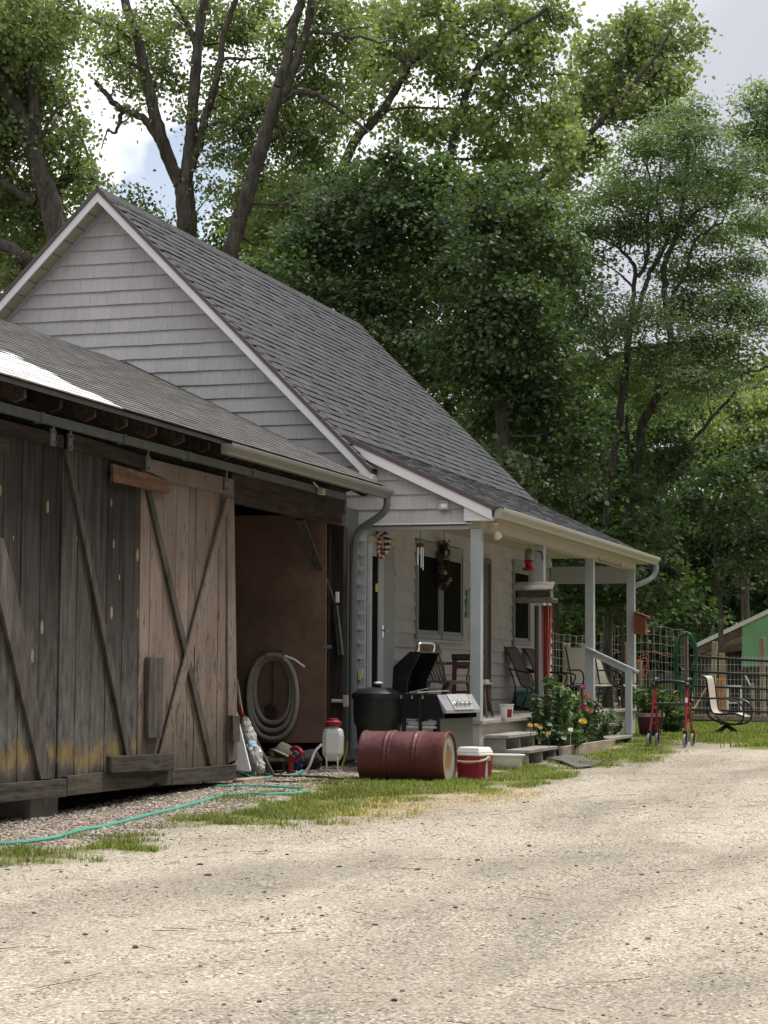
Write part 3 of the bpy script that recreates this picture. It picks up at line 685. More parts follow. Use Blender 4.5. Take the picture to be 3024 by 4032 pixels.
# track and rollers
mb = MB(); mb.box((BX0, 7.30, 2.925), (22.1, 7.345, 2.99)); mb.box((BX0, 7.292, 2.985), (22.1, 7.36, 2.992))
for px in (164, 490, 744, 1000): x = on(px, 1750, 1, 7.3)[0]; mb.box((x-.02, 7.286, 2.915), (x+.02, 7.36, 3.0)); mb.box((x-.02, 7.36, 2.96), (x+.02, 7.46, 2.99))
mb.build('door_track', M['galv'], barn)
# sliding doors
YD = 7.40
BZ = lambda px, py: on(px, py, 1, YD)
def dx(px, py=2500): return float(BZ(px, py)[0])
def door_boards(edges, z0, z1, mat, name, y=YD, t=.028):
    mb = MB()
    for a, b in zip(edges, edges[1:]): mb.box((a+.006, y+random.uniform(0, .006), z0+random.uniform(-.012, .012)), (b-.006, y+t, z1), random.random())
    return mb.build(name, mat, barn, bevel=.003)
def pxq(mb, pts, y, t, rnd=None): mb.prism([on(px, py, 1, y) for px, py in pts], (0, t, 0), rnd)
da = [12.0, 12.3, 12.6, 12.85, 13.1, 13.4, 13.7, dx(3), dx(77), dx(154), dx(230)]
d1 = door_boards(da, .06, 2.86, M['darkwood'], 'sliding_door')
db = [dx(236), dx(300), dx(360), dx(418), dx(482), dx(546)]
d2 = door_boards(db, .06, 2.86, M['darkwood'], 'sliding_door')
dc = [dx(548), dx(588), dx(639), dx(690), dx(741), dx(768), dx(817), dx(859), dx(889), dx(916)]
d3 = door_boards(dc, .04, 2.86, M['pinkwood'], 'sliding_door')
d3['label'] = 'faded pink sliding door'
def part(o_parent, name, mat, *quads, y=YD, t=-.028, bevel=.003):
    mb = MB()
    for q in quads: pxq(mb, q, y, t)
    return mb.build(name, mat, o_parent, bevel=bevel)
part(d1, 'brace', M['brace'], [(0, 2118), (38, 2118+130), (196, 3065), (150, 3070), (-40, 2250), (-40, 2118)])
part(d1, 'top_board', M['headwood'], [(-60, 1637), (238, 1714), (238, 1763), (-60, 1690)], t=-.032)
part(d1, 'bottom_rail', M['rail_wood'], [(-60, 3090), (241, 3066), (241, 3137), (-60, 3162)], t=-.05)
part(d1, 'cleat', M['headwood'], [(-60, 1705), (25, 1725), (25, 1793), (-60, 1775)], y=YD-.033, t=-.03)
part(d2, 'brace', M['brace'], [(247, 1770), (262, 1770), (512, 2973), (488, 2975)])
part(d2, 'top_board', M['headwood'], [(259, 1702), (557, 1795), (557, 1848), (259, 1760)], t=-.032)
part(d2, 'bottom_rail', M['rail_wood'], [(244, 3056), (420, 3038), (655, 3015), (655, 3090), (615, 3092), (598, 3080), (560, 3098), (244, 3133)], t=-.05)
part(d2, 'bump_board', M['rail_wood'], [(416, 2977), (666, 2967), (666, 3034), (416, 3044)], y=YD-.055, t=-.05, bevel=.006)
part(d2, 'nailed_board', M['brownwood'], [(434, 1826), (661, 1893), (656, 1945), (434, 1896)], y=YD-.034, t=-.03)
part(d3, 'top_board', M['pinkwood'], [(555, 1800), (912, 1888), (912, 1950), (660, 1900), (555, 1845)], t=-.026)
part(d3, 'brace', M['brace'], [(570, 1935), (586, 1935), (838, 3008), (818, 3012)])
part(d3, 'brace', M['pinkwood'], [(886, 1960), (900, 1962), (652, 2966), (624, 2970)], y=YD-.029, t=-.024)
part(d3, 'bottom_rail', M['rail_wood'], [(657, 3030), (913, 3010), (913, 3067), (657, 3090)], t=-.05)
part(d3, 'handle_board', M['brace'], [(570, 2587), (627, 2587), (620, 2906), (566, 2906)], y=YD-.002, t=-.045, bevel=.005)
part(d3, 'edge_stile', M['pinkwood'], [(889, 1960), (915, 1965), (929, 2990), (892, 3005)], y=YD+.004, t=-.02)
part(d3, 'edge_block', M['brace'], [(897, 2817), (926, 2817), (926, 2920), (899, 2920)], y=YD-.018, t=-.05)
for d, px, py in ((d1, 207, 1718), (d2, 275, 1737), (d3, 580, 1822), (d3, 889, 1905)):
    mb = MB(); c = on(px, py, 1, YD-.04); mb.box((c[0]-.036, YD-.05, c[2]-.075), (c[0]+.036, YD-.035, c[2]+.06)); mb.tube([(c[0], YD-.055, c[2]-.05), (c[0], YD-.07, c[2]-.05)], .012, 6); mb.tube([(c[0], YD-.055, c[2]+.03), (c[0], YD-.07, c[2]+.03)], .012, 6); mb.tube([(c[0], YD-.042, c[2]+.05), (c[0], YD-.055, 2.95)], .009, 6)
    mb.build('roller_hanger', M['galv'], d)
mb = MB(); c = on(175, 3160, 1, 7.47); mb.box((c[0]-.25, 7.46, zg(c[0])-.05), (on(230, 3160, 1, 7.46)[0], 7.75, .0)); mb.build('foundation_block', paint('concrete_block', (.27, .25, .23), .9, .2, 12), barn, bevel=.008)
mb = MB(); mb.box((BX0, 7.52, -.02), (19.0, 7.66, .14)); mb.build('sill_beam', M['greywood'], barn, bevel=.006); mb = MB(); mb.box((18.95, 7.28, -.16), (19.5, 7.40, -.035)); mb.build('sill_beam', M['planter'], barn, bevel=.008)
mb = MB(); kgutter(mb, 17.7, 22.80, 7.06, 3.09, .11, .10)
bg = mb.build('gutter', M['oldgutter'], barn)
mb = MB(); mb.tube(catmull([(22.72, 7.01, 3.0), (22.73, 7.02, 2.90), (22.75, 7.08, 2.82), (22.8, 7.25, 2.72), (22.85, 7.38, 2.64), (22.87, 7.44, 2.52), (22.87, 7.455, 2.2)], 5)+[(22.87, 7.455, 1.0), (22.87, 7.455, .12)], .045, 8)
M['slate'] = paint('slate_grey_paint', (.15, .165, .175), .5, .1, 5)
mb.build('downspout', M['slate'], barn)
mb = MB(); mb.box((22.63, 7.50, .0), (23.16, 7.56, 2.9)); mb.build('filler_wall', M['slate'], barn)
c = on(1263, 1930, 1, 7.25); mb = MB(); mb.tube([(c[0]-.12, 7.3, c[2]+.08), c], .012, 6); mb.box((c[0]-.05, 7.21, c[2]-.05), (c[0]+.05, 7.27, c[2]+.02)); mb.build('eave_light', paint('cream_light', (.6, .55, .42), .4), barn, bevel=.01)
# ------------------------------------------------------------------ TREES
M['bark'] = wood('tree_bark', (.030, .026, .023), (.13, .115, .098), (9, 9, 1.6), .95, .12, 1.0)
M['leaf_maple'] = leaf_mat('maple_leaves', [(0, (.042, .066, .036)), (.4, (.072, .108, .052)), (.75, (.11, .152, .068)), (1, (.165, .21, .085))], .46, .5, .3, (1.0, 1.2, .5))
M['leaf_under'] = leaf_mat('shaded_maple_leaves', [(0, (.030, .050, .024)), (.4, (.050, .080, .034)), (.75, (.078, .118, .045)), (1, (.14, .18, .06))], .42, .5, .25, (1.0, 1.2, .5))  # darker copy of the maple leaves: lower-right shade put into the colour
M['leaf_cotton'] = leaf_mat('cottonwood_leaves', [(0, (.12, .155, .075)), (.4, (.185, .23, .105)), (.75, (.255, .305, .14)), (1, (.35, .39, .20))], .5, .42, .4, (1.0, 1.15, .5))
M['leaf_locust'] = leaf_mat('locust_leaves', [(0, (.10, .14, .085)), (.5, (.165, .22, .115)), (1, (.25, .31, .15))], .48, .4, .45, (1.0, 1.2, .55))
M['leaf_far'] = leaf_mat('woodland_leaves', [(0, (.022, .038, .02)), (.5, (.045, .072, .033)), (1, (.12, .16, .055))], .5)

def unit(v): return v/np.maximum(np.linalg.norm(v, axis=-1, keepdims=True), 1e-9)
def leaf_arrays(C, NR, S, asp, fold=.12):
    n = len(C); d = unit(np.cross(NR, RNG.normal(size=(n, 3)))); sd = np.cross(NR, d)
    s = S[:, None]; up = NR*s*fold
    V = np.stack([C-d*s*.5, C+sd*s*asp*.5+d*s*-.06+up, C+d*s*.5, C-sd*s*asp*.5-d*s*.06+up], 1).reshape(-1, 3)
    b = (np.arange(n)*4)[:, None]
    F = np.concatenate([b+np.array([[0, 1, 2]]), b+np.array([[0, 2, 3]])], 1).reshape(-1, 3)
    return V, F
def blob_leaves(c, r, n, size, style, rnd_bias=0.0):
    """leaves of one bough: sprays on a lumpy ellipsoid shell, each spray a flattened drooping disc of leaves"""
    per = {'locust': 56, 'maple': 46, 'cotton': 34, 'far': 16}[style]
    k = max(3, int(n/per)); d = unit(RNG.normal(size=(k, 3))); d[:, 2] *= .85
    rad = RNG.random(k)**.42; lump = 1+.35*np.sin(d[:, 0]*5+c[0])*np.sin(d[:, 1]*4+c[1]*2)+RNG.normal(0, .14, k)
    cc = c+d*rad[:, None]*lump[:, None]*np.array([r, r, r*.9])
    sr = {'locust': .48, 'maple': .47, 'cotton': .38, 'far': .7}[style]*RNG.uniform(.6, 1.35, k)
    idx = np.repeat(np.arange(k), per); m = len(idx)
    off = RNG.normal(size=(m, 3))*sr[idx][:, None]*np.array([.55, .55, {'locust': .20, 'maple': .22, 'cotton': .40, 'far': .4}[style]])
    off *= np.where(RNG.random(m) < .18, 1.55, 1.0)[:, None]
    rr_ = np.hypot(off[:, 0], off[:, 1]); off[:, 2] -= rr_**2*{'locust': .35, 'maple': .5, 'cotton': .6, 'far': .3}[style]
    C = cc[idx]+off
    spray_n = unit(d*np.array([.5, .5, .3])+np.array([0, 0, {'locust': .8, 'maple': .65, 'cotton': .25, 'far': .4}[style]])+RNG.normal(0, .25, (k, 3)))
    NR = unit(spray_n[idx]+RNG.normal(0, {'locust': .35, 'maple': .42, 'cotton': .8, 'far': .8}[style], (m, 3)))
    S = size*RNG.uniform(.65, 1.3, m); V, F = leaf_arrays(C, NR, S, {'locust': .42, 'maple': .95, 'cotton': .9, 'far': .8}[style])
    sp = np.clip(RNG.normal(.48+rnd_bias, .2, k), 0, 1)
    rn = np.clip(sp[idx]+RNG.normal(0, .08, m), 0, 1)
    return V, F, np.repeat(rn, 2)
class Leaves:
    def __init__(s): s.V = []; s.F = []; s.R = []; s.n = 0
    def add(s, V, F, R): s.V.append(V); s.F.append(F+s.n); s.R.append(R); s.n += len(V)
    def build(s, name, mat, parent=None, origin=(0, 0, 0)):
        return np_mesh(name, np.concatenate(s.V), np.concatenate(s.F), mat, {'rnd': ('FACE', np.concatenate(s.R))}, parent=parent, origin=origin)
def tree(name, label, dep, limbs, blobs, style, size, lai=3.0, base=None, cat='tree', mat=None, twig=.022, rb=0.0, group=None, back=(-1.4, 1.4)):
    L3 = []
    for pts, r0, r1 in limbs:
        P = [at9(p[0], p[1], dep+(p[2] if len(p) > 2 else 0)) for p in pts]; L3.append([catmull(P, 5), r0, r1])
    if base is None: b = L3[0][0][0] if L3 else at9(blobs[0][0], blobs[0][1], dep); base = (b[0], b[1], zg(b[0]))
    root = thing(name, label, cat, base, group=group)
    mb = MB(); pts_all = []
    for i, (P, r0, r1) in enumerate(L3):
        if i == 0:
            q = P[0]; P = [np.array([q[0]+(base[0]-q[0])*t, q[1]+(base[1]-q[1])*t, q[2]+(base[2]-.2-q[2])*t]) for t in (1, .7, .4, .15)]+P
            rr0 = [r0*1.35, r0*1.12, r0*1.05, r0*1.02]+list(np.linspace(r0, r1, len(P)-4))
        else: rr0 = list(np.linspace(r0, r1, len(P)))
        P = [p+RNG.normal(0, .012, 3) for p in P]
        mb.tube(P, [q*random.uniform(.93, 1.07) for q in rr0], 9 if r0 > .08 else 6, .5)
        pts_all += [(p, r) for p, r in zip(P, rr0)]
    LV = Leaves(); A = np.array([p for p, r in pts_all]) if pts_all else None
    for b in blobs:
        x, y, rp = b[:3]; dd = b[3] if len(b) > 3 else RNG.uniform(*back); dens = b[4] if len(b) > 4 else 1
        if rp > 35 and y < 1220: x += RNG.uniform(-22, 22); y += RNG.uniform(-22, 22); rp *= RNG.uniform(.8, 1.2)
        c = at9(x, y, dep+dd); r = rp*1.8228*(dep+dd)/FPX
        area = size*size*{'locust': .42, 'maple': .95, 'cotton': .9, 'far': .8}[style]/2
        LV.add(*blob_leaves(c, r, lai*dens*PI*r*r/(area*.55), size, style, rb))
        if A is not None and twig:
            j = np.argmin(np.linalg.norm(A-(c-np.array([0, 0, .5])), axis=1)); a = A[j]; dst = np.linalg.norm(c-a)
            if dst > .2:
                mid = (a+c)/2+np.array([0, 0, -.08*dst])+RNG.normal(0, .06*dst, 3)
                mb.tube(catmull([a, mid, c], 4), list(np.linspace(min(pts_all[j][1]*.6, twig*(1+.4*dst)), .008, 9)), 5, .5)
            for _ in range(3):
                e = c+RNG.normal(0, .5, 3)*r; mb.tube([c, (c+e)/2+RNG.normal(0, .05, 3), e], [.014, .01, .004], 4, .5)
    if mb.v: mb.build('trunk', M['bark'], root)
    LV.build('crown', mat or M['leaf_'+style], root)
    for o in root.children:
        if o.name.startswith('crown'):
            me = o.data; v = np.empty(len(me.vertices)*3, np.float32); me.vertices.foreach_get('co', v); v = v.reshape(-1, 3)-np.array(base, np.float32); me.vertices.foreach_set('co', v.ravel()); me.update()
    return root

# left edge: big twin-stemmed cottonwood leaning left
tree('cottonwood_tree', 'tall dark cottonwood at the left edge rising behind the gable peak', 43,
     [([(127, 520), (108, 440), (84, 370), (64, 300), (40, 240), (10, 180), (-20, 110)], .25, .12),
      ([(84, 370), (76, 290), (72, 200), (60, 120), (44, 40), (40, -40)], .15, .09),
      ([(100, 480, 1), (120, 420, 1), (150, 385, 1), (205, 375, 2)], .12, .08),
      ([(70, 330), (40, 300), (10, 285), (-30, 240)], .12, .07), ([(75, 440), (30, 410), (0, 390)], .09, .06),
      ([(62, 570), (20, 535), (-20, 520)], .16, .12), ([(92, 300), (118, 240), (140, 228), (160, 214)], .035, .012)],
     [(60, 40, 95), (-10, 60, 110), (120, 30, 55), (30, 130, 105), (95, 120, 52), (120, 60, 40), (140, 8, 34), (60, 210, 80), (-10, 210, 90), (112, 178, 34), (135, 165, 18), (120, 215, 26), (140, 200, 16, 0, .6),
      (30, 300, 80), (110, 300, 48), (150, 305, 36), (180, 290, 22), (172, 270, 14, 0, .7), (-20, 330, 80), (140, 345, 42), (178, 365, 30), (40, 400, 70), (100, 420, 46), (205, 395, 22), (160, 420, 34), (20, 470, 80), (70, 520, 60), (-10, 560, 70), (40, 580, 50), (90, 470, 50)],
     'cotton', .10, 2.6, rb=-.06, back=(-.5, 2.6))
# three-stemmed cottonwood behind the ridge
tree('cottonwood_tree', 'three-stemmed cottonwood standing in the sky gap with a broken dead limb', 48,
     [([(402, 540), (402, 470), (399, 415), (397, 395)], .235, .22), ([(393, 400), (378, 375), (352, 310), (338, 262), (325, 205), (313, 156), (303, 110), (295, 73), (269, 0), (250, -60)], .165, .10),
      ([(400, 400), (404, 364), (411, 310), (416, 255), (422, 164), (426, 109), (434, 50), (442, 0), (448, -60)], .155, .10), ([(402, 395), (415, 356), (428, 315), (436, 287), (447, 245), (458, 207), (470, 160), (476, 131), (484, 73), (509, 0), (520, -50)], .12, .06),
      ([(426, 112), (424, 100), (416, 75), (407, 55), (390, 26), (367, -5)], .085, .05), ([(474, 135), (484, 126), (502, 125), (535, 129), (564, 125), (590, 140)], .05, .025),
      ([(440, 288), (452, 275), (473, 265), (502, 273), (520, 296), (531, 313), (548, 312)], .055, .025), ([(345, 305), (325, 275), (309, 255), (290, 246), (269, 240), (250, 226), (236, 211), (218, 190), (205, 175)], .10, .055),
      ([(266, 240), (260, 252), (258, 265), (252, 280), (247, 287), (240, 285), (233, 280), (226, 300), (218, 324)], .05, .012), ([(312, 160), (290, 140), (269, 135), (258, 122), (255, 109), (240, 118), (222, 120)], .05, .02), ([(225, 122), (240, 140), (255, 178)], .025, .015),
      ([(285, 95), (258, 62), (233, 53), (204, 47), (178, 29), (167, -5)], .05, .03), ([(285, 205), (280, 180), (284, 130)], .02, .01), ([(236, 211), (250, 195), (275, 208), (285, 212)], .022, .012), ([(340, 158), (365, 156), (405, 172)], .025, .012)],
     [(215, 55, 32), (250, 40, 38), (245, 108, 34), (285, 60, 36), (226, 118, 22), (262, 150, 30), (300, 190, 22), (290, 128, 34), (330, 105, 36), (345, 60, 30), (318, 30, 34), (345, 145, 34), (372, 180, 24), (390, 190, 16), (335, 185, 24), (280, 180, 16, 0, .6), (288, 238, 14, 0, .6),
      (372, 30, 22, 0, .7), (405, 20, 26), (455, 28, 38), (440, 80, 30), (500, 60, 38), (470, 95, 24), (505, 30, 34), (545, 40, 40), (392, 238, 16, 0, .6), (455, 160, 26), (500, 170, 32), (530, 185, 34), (470, 215, 32), (505, 225, 38), (540, 235, 34), (480, 270, 34), (520, 285, 30), (462, 300, 24, 0, .8), (490, 330, 30, 0, .9), (470, 345, 20, 0, .6), (530, 340, 34), (412, 255, 14, 0, .5), (435, 385, 14, 0, .6), (460, 412, 22), (384, 48, 20, 0, .6)],
     'cotton', .095, 2.2, back=(-.2, 2.4))
# leaning double trunk
tree('cottonwood_tree', 'leaning cottonwood whose trunk forks high above the middle of the roof', 46,
     [([(496, 545), (510, 500), (524, 455), (541, 400), (556, 345), (568, 305), (580, 268), (592, 230), (602, 190)], .175, .15), ([(602, 190), (612, 160), (621, 120), (630, 78), (639, 36), (652, 0), (668, -60)], .13, .09),
      ([(600, 215), (618, 190), (635, 145), (650, 105), (661, 73), (670, 20), (676, -40)], .115, .08), ([(606, 222), (624, 207), (657, 198), (680, 204), (701, 215), (728, 232), (752, 251), (775, 268), (792, 282)], .075, .03),
      ([(665, 68), (690, 69), (723, 73), (752, 82), (785, 80), (820, 92), (862, 84), (905, 100)], .055, .012), ([(724, 70), (760, 62), (800, 55)], .03, .015), ([(640, 170), (660, 150), (672, 130)], .05, .03), ([(585, 300), (610, 285), (622, 282), (660, 288), (710, 305)], .035, .015), ([(545, 440), (600, 440), (650, 430), (700, 435)], .04, .02)],
     [(560, 30, 46), (600, 70, 46), (590, 130, 34), (560, 180, 36), (650, 110, 40), (700, 40, 52), (690, 120, 50), (740, 110, 46), (640, 230, 42), (690, 250, 46), (660, 180, 36), (720, 180, 44), (560, 260, 40), (600, 310, 48), (640, 330, 50), (690, 330, 50), (560, 370, 40), (610, 390, 46), (650, 410, 50), (550, 420, 36), (600, 460, 50), (660, 480, 52), (550, 490, 40), (590, 520, 46), (640, 550, 44), (740, 290, 44), (520, 420, 26, 1, .7), (760, 30, 44), (745, 185, 30)],
     'cotton', .097, 2.3, back=(.5, 3.2))
# cottonwoods behind the middle
tree('cottonwood_tree', 'pale green cottonwood filling the top middle of the picture behind the dark maple', 51,
     [([(700, 620), (720, 430), (763, 309), (803, 266), (832, 229), (864, 178), (886, 135), (912, 120), (960, 60), (990, -40)], .14, .05), ([(803, 258), (830, 240), (900, 231), (960, 234), (1020, 240)], .04, .02),
      ([(960, 400), (990, 260), (1030, 150), (1090, 80), (1180, 20)], .10, .05), ([(1060, 190), (1100, 180), (1180, 160), (1240, 165)], .035, .015), ([(1030, 130), (1075, 115), (1140, 130)], .03, .015), ([(912, 120), (925, 100), (960, 90)], .03, .015)],
     [(820, 20, 52), (880, 45, 56), (940, 20, 54), (1000, 30, 56), (1060, 25, 56), (1120, 25, 52), (1180, 20, 44), (1216, 34, 26), (820, 100, 44), (880, 110, 46), (940, 100, 50), (1000, 95, 52), (1060, 100, 50), (1120, 90, 46), (1165, 75, 38), (1195, 95, 20, 0, .6),
      (790, 160, 42), (850, 180, 36, 0, .8), (950, 160, 34, 0, .9), (1010, 170, 48), (1070, 175, 50), (1130, 160, 46), (1170, 140, 30), (800, 230, 40), (870, 260, 44), (940, 280, 50), (1000, 260, 42), (1060, 250, 52), (1120, 240, 50), (1170, 230, 44), (1210, 250, 30), (1100, 310, 56), (1160, 310, 54), (1040, 320, 50), (1200, 330, 44), (1210, 200, 18, 0, .6)],
     'cotton', .128, 2.4, rb=.1, back=(-.6, 2.4))
tree('cottonwood_tree', 'bright crowned cottonwood rising against the grey sky at upper right', 55,
     [([(1150, 460), (1165, 382), (1208, 345), (1245, 320), (1281, 280), (1306, 251), (1340, 215), (1380, 165), (1419, 120), (1450, 60)], .12, .04), ([(1306, 251), (1340, 258), (1400, 255)], .03, .012), ([(1290, 270), (1330, 270), (1390, 290)], .03, .012), ([(1245, 320), (1240, 250), (1260, 190)], .03, .015), ([(1340, 215), (1345, 150), (1360, 80)], .035, .015), ([(1208, 345), (1190, 300), (1150, 250)], .03, .015)],
     [(1385, 20, 40), (1430, 28, 40), (1462, 16, 30), (1488, 62, 26), (1478, 90, 26), (1335, 58, 36), (1300, 80, 30), (1380, 80, 46), (1430, 85, 44), (1270, 110, 34), (1320, 120, 46), (1370, 140, 48), (1420, 140, 46), (1465, 130, 28), (1248, 120, 18), (1240, 160, 26), (1280, 170, 46), (1330, 180, 50), (1390, 200, 50), (1440, 190, 46), (1225, 215, 24), (1260, 225, 42), (1300, 240, 36), (1370, 250, 46), (1430, 250, 44), (1240, 280, 40), (1200, 270, 26), (1240, 350, 50), (1290, 340, 40), (1190, 400, 50), (1140, 400, 50), (1475, 165, 24)],
     'cotton', .135, 2.5, rb=.2, back=(.1, 2.4))
# dark maples behind the roof
tree('maple_tree', 'dense dark maple directly behind the roof slope', 41,
     [([(780, 820), (790, 640), (800, 500), (830, 400), (870, 330)], .17, .06), ([(795, 560), (860, 470), (930, 420)], .07, .03), ([(800, 620), (730, 520), (680, 470), (640, 440)], .07, .03), ([(560, 620), (610, 560), (650, 510)], .05, .03)],
     [(860, 330, 44), (920, 345, 44), (800, 350, 44), (740, 380, 48), (820, 400, 56), (890, 400, 56), (960, 395, 50), (700, 440, 50), (770, 460, 58), (850, 470, 62), (930, 465, 60), (680, 520, 50), (740, 540, 58), (820, 550, 62), (900, 550, 62), (970, 520, 54), (650, 590, 44), (700, 620, 50), (770, 630, 58), (850, 640, 62), (930, 640, 60), (740, 690, 40), (800, 710, 52), (870, 730, 60), (940, 730, 60), (900, 800, 54), (960, 830, 60), (700, 560, 60), (1000, 900, 50), (620, 530, 40), (590, 590, 36)],
     'maple', .102, 2.9, rb=-.06)
tree('maple_tree', 'broad maple behind the kink of the roof with fresh green lower boughs', 39,
     [([(1090, 1120), (1085, 900), (1070, 700), (1060, 560), (1050, 430)], .16, .05), ([(1075, 760), (1130, 680), (1190, 640)], .06, .025), ([(1080, 860), (1020, 760), (980, 700)], .06, .025), ([(1060, 520), (1120, 470), (1160, 430)], .04, .02), ([(1100, 470), (1070, 380), (1020, 378)], .03, .018)],
     [(1020, 400, 50), (1090, 390, 50), (1150, 440, 52), (1040, 470, 60), (1110, 480, 60), (1000, 560, 60), (1070, 560, 62), (1140, 550, 58), (1200, 520, 46), (1010, 650, 62), (1080, 650, 64), (1150, 640, 60), (1205, 610, 40), (1000, 740, 60), (1070, 740, 64), (1140, 740, 62), (1200, 720, 46), (1020, 830, 62), (1090, 840, 64), (1160, 830, 60), (1220, 800, 40), (1060, 920, 60), (1130, 930, 62), (1200, 920, 54), (1100, 1000, 54), (1170, 1010, 56), (1230, 1000, 44), (1250, 960, 36), (1260, 1030, 34), (1190, 1075, 44), (1130, 1060, 40), (1240, 880, 40)],
     'maple', .10, 2.8, rb=0)
# locusts on the right
tree('locust_tree', 'feathery locust with two tall slender trunks beyond the porch corner', 42,
     [([(1312, 1180), (1313, 1145), (1315, 1058), (1332, 949), (1346, 840), (1357, 752), (1362, 700), (1366, 650), (1372, 585), (1360, 560), (1330, 530)], .10, .03), ([(1354, 1200), (1356, 1140), (1365, 1094), (1376, 1014), (1390, 912), (1412, 876), (1424, 830), (1434, 785), (1448, 745), (1440, 660), (1434, 585), (1448, 538), (1470, 491), (1474, 447), (1482, 380), (1490, 300)], .12, .03),
      ([(1366, 700), (1372, 690), (1394, 621), (1412, 575), (1440, 520), (1420, 440), (1428, 350)], .06, .025), ([(1470, 495), (1490, 470), (1510, 454), (1550, 440), (1600, 430)], .04, .015), ([(1378, 600), (1398, 560), (1400, 480), (1405, 400), (1385, 330)], .045, .02), ([(1440, 660), (1480, 590), (1500, 520), (1560, 480)], .05, .02),
      ([(1340, 1110), (1375, 1085), (1401, 1069), (1450, 1010), (1492, 960), (1539, 901), (1583, 854), (1605, 807), (1634, 800), (1670, 790)], .055, .025), ([(1320, 775), (1357, 758), (1419, 747), (1492, 738), (1554, 730), (1594, 720)], .045, .018), ([(1376, 1120), (1360, 1000), (1352, 900)], .05, .03), ([(1500, 730), (1560, 760), (1620, 800)], .03, .012)],
     [(1480, 255, 46), (1430, 270, 42), (1530, 300, 44), (1400, 330, 48), (1470, 330, 54), (1540, 350, 50), (1350, 360, 40), (1590, 330, 30), (1320, 420, 44), (1390, 410, 54), (1460, 410, 58), (1530, 420, 54), (1590, 400, 40), (1270, 440, 34), (1260, 500, 40), (1330, 490, 40, 0, .8), (1400, 490, 46), (1480, 490, 56), (1550, 490, 54), (1610, 470, 40), (1240, 560, 40), (1290, 560, 26, 0, .6), (1460, 570, 50), (1530, 570, 56), (1600, 560, 50), (1420, 560, 24, 0, .6), (1240, 640, 44), (1300, 640, 34, 0, .8), (1480, 650, 54), (1560, 650, 58), (1630, 640, 50), (1420, 680, 40), (1350, 690, 34, 0, .8), (1250, 720, 46), (1300, 730, 44), (1500, 720, 50), (1580, 730, 54), (1650, 720, 40), (1420, 780, 50), (1480, 800, 54), (1370, 820, 44), (1290, 810, 50), (1240, 800, 44), (1540, 820, 50), (1500, 880, 40), (1420, 870, 44)],
     'locust', .105, 2.7)
tree('locust_tree', 'pale locust leaning into the right edge of the sky', 50,
     [([(1700, 900), (1690, 600), (1690, 420), (1650, 370), (1594, 378)], .10, .03), ([(1690, 420), (1660, 300), (1625, 250), (1605, 210)], .04, .015), ([(1650, 370), (1600, 360), (1560, 400)], .03, .012)],
     [(1640, 190, 34), (1660, 230, 44), (1618, 220, 24), (1640, 290, 40), (1600, 280, 24, 0, .7), (1670, 340, 50), (1620, 350, 26), (1650, 420, 40), (1690, 480, 60), (1640, 500, 40), (1690, 260, 60)],
     'locust', .13, 2.6, rb=.12)
# lower trees that close the view on the right
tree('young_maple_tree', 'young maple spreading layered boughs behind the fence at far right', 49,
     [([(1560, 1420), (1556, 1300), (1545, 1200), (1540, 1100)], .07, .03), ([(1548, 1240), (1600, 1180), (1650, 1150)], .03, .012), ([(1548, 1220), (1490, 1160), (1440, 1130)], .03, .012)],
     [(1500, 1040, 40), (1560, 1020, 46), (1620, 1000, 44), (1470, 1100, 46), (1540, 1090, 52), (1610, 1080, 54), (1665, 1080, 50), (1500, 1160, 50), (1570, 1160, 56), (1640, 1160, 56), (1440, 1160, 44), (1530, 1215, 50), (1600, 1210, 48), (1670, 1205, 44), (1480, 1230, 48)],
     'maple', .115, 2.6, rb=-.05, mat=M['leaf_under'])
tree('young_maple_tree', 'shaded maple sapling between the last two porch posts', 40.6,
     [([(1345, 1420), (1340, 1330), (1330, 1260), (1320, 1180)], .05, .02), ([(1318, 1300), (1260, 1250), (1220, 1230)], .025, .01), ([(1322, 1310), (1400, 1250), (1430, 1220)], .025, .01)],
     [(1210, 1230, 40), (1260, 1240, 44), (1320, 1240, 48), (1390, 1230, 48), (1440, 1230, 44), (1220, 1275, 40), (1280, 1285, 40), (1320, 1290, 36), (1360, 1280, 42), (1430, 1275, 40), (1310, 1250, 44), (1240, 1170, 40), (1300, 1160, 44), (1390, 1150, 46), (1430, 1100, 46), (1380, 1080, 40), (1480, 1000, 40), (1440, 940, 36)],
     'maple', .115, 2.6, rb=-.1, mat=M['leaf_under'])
tree('forest_maple_tree', 'sunlit maple standing in the open gap far behind at the right edge', 62,
     [([(1610, 1300), (1606, 1100), (1600, 950), (1610, 860)], .13, .05), ([(1604, 1020), (1650, 960), (1690, 940)], .05, .02)],
     [(1580, 880, 44), (1640, 880, 46), (1610, 930, 50), (1660, 960, 46), (1560, 940, 40), (1600, 1000, 46), (1650, 1030, 44), (1570, 1040, 40), (1640, 820, 40), (1690, 880, 40), (1540, 1010, 34)],
     'cotton', .12, 2.3, rb=.3)
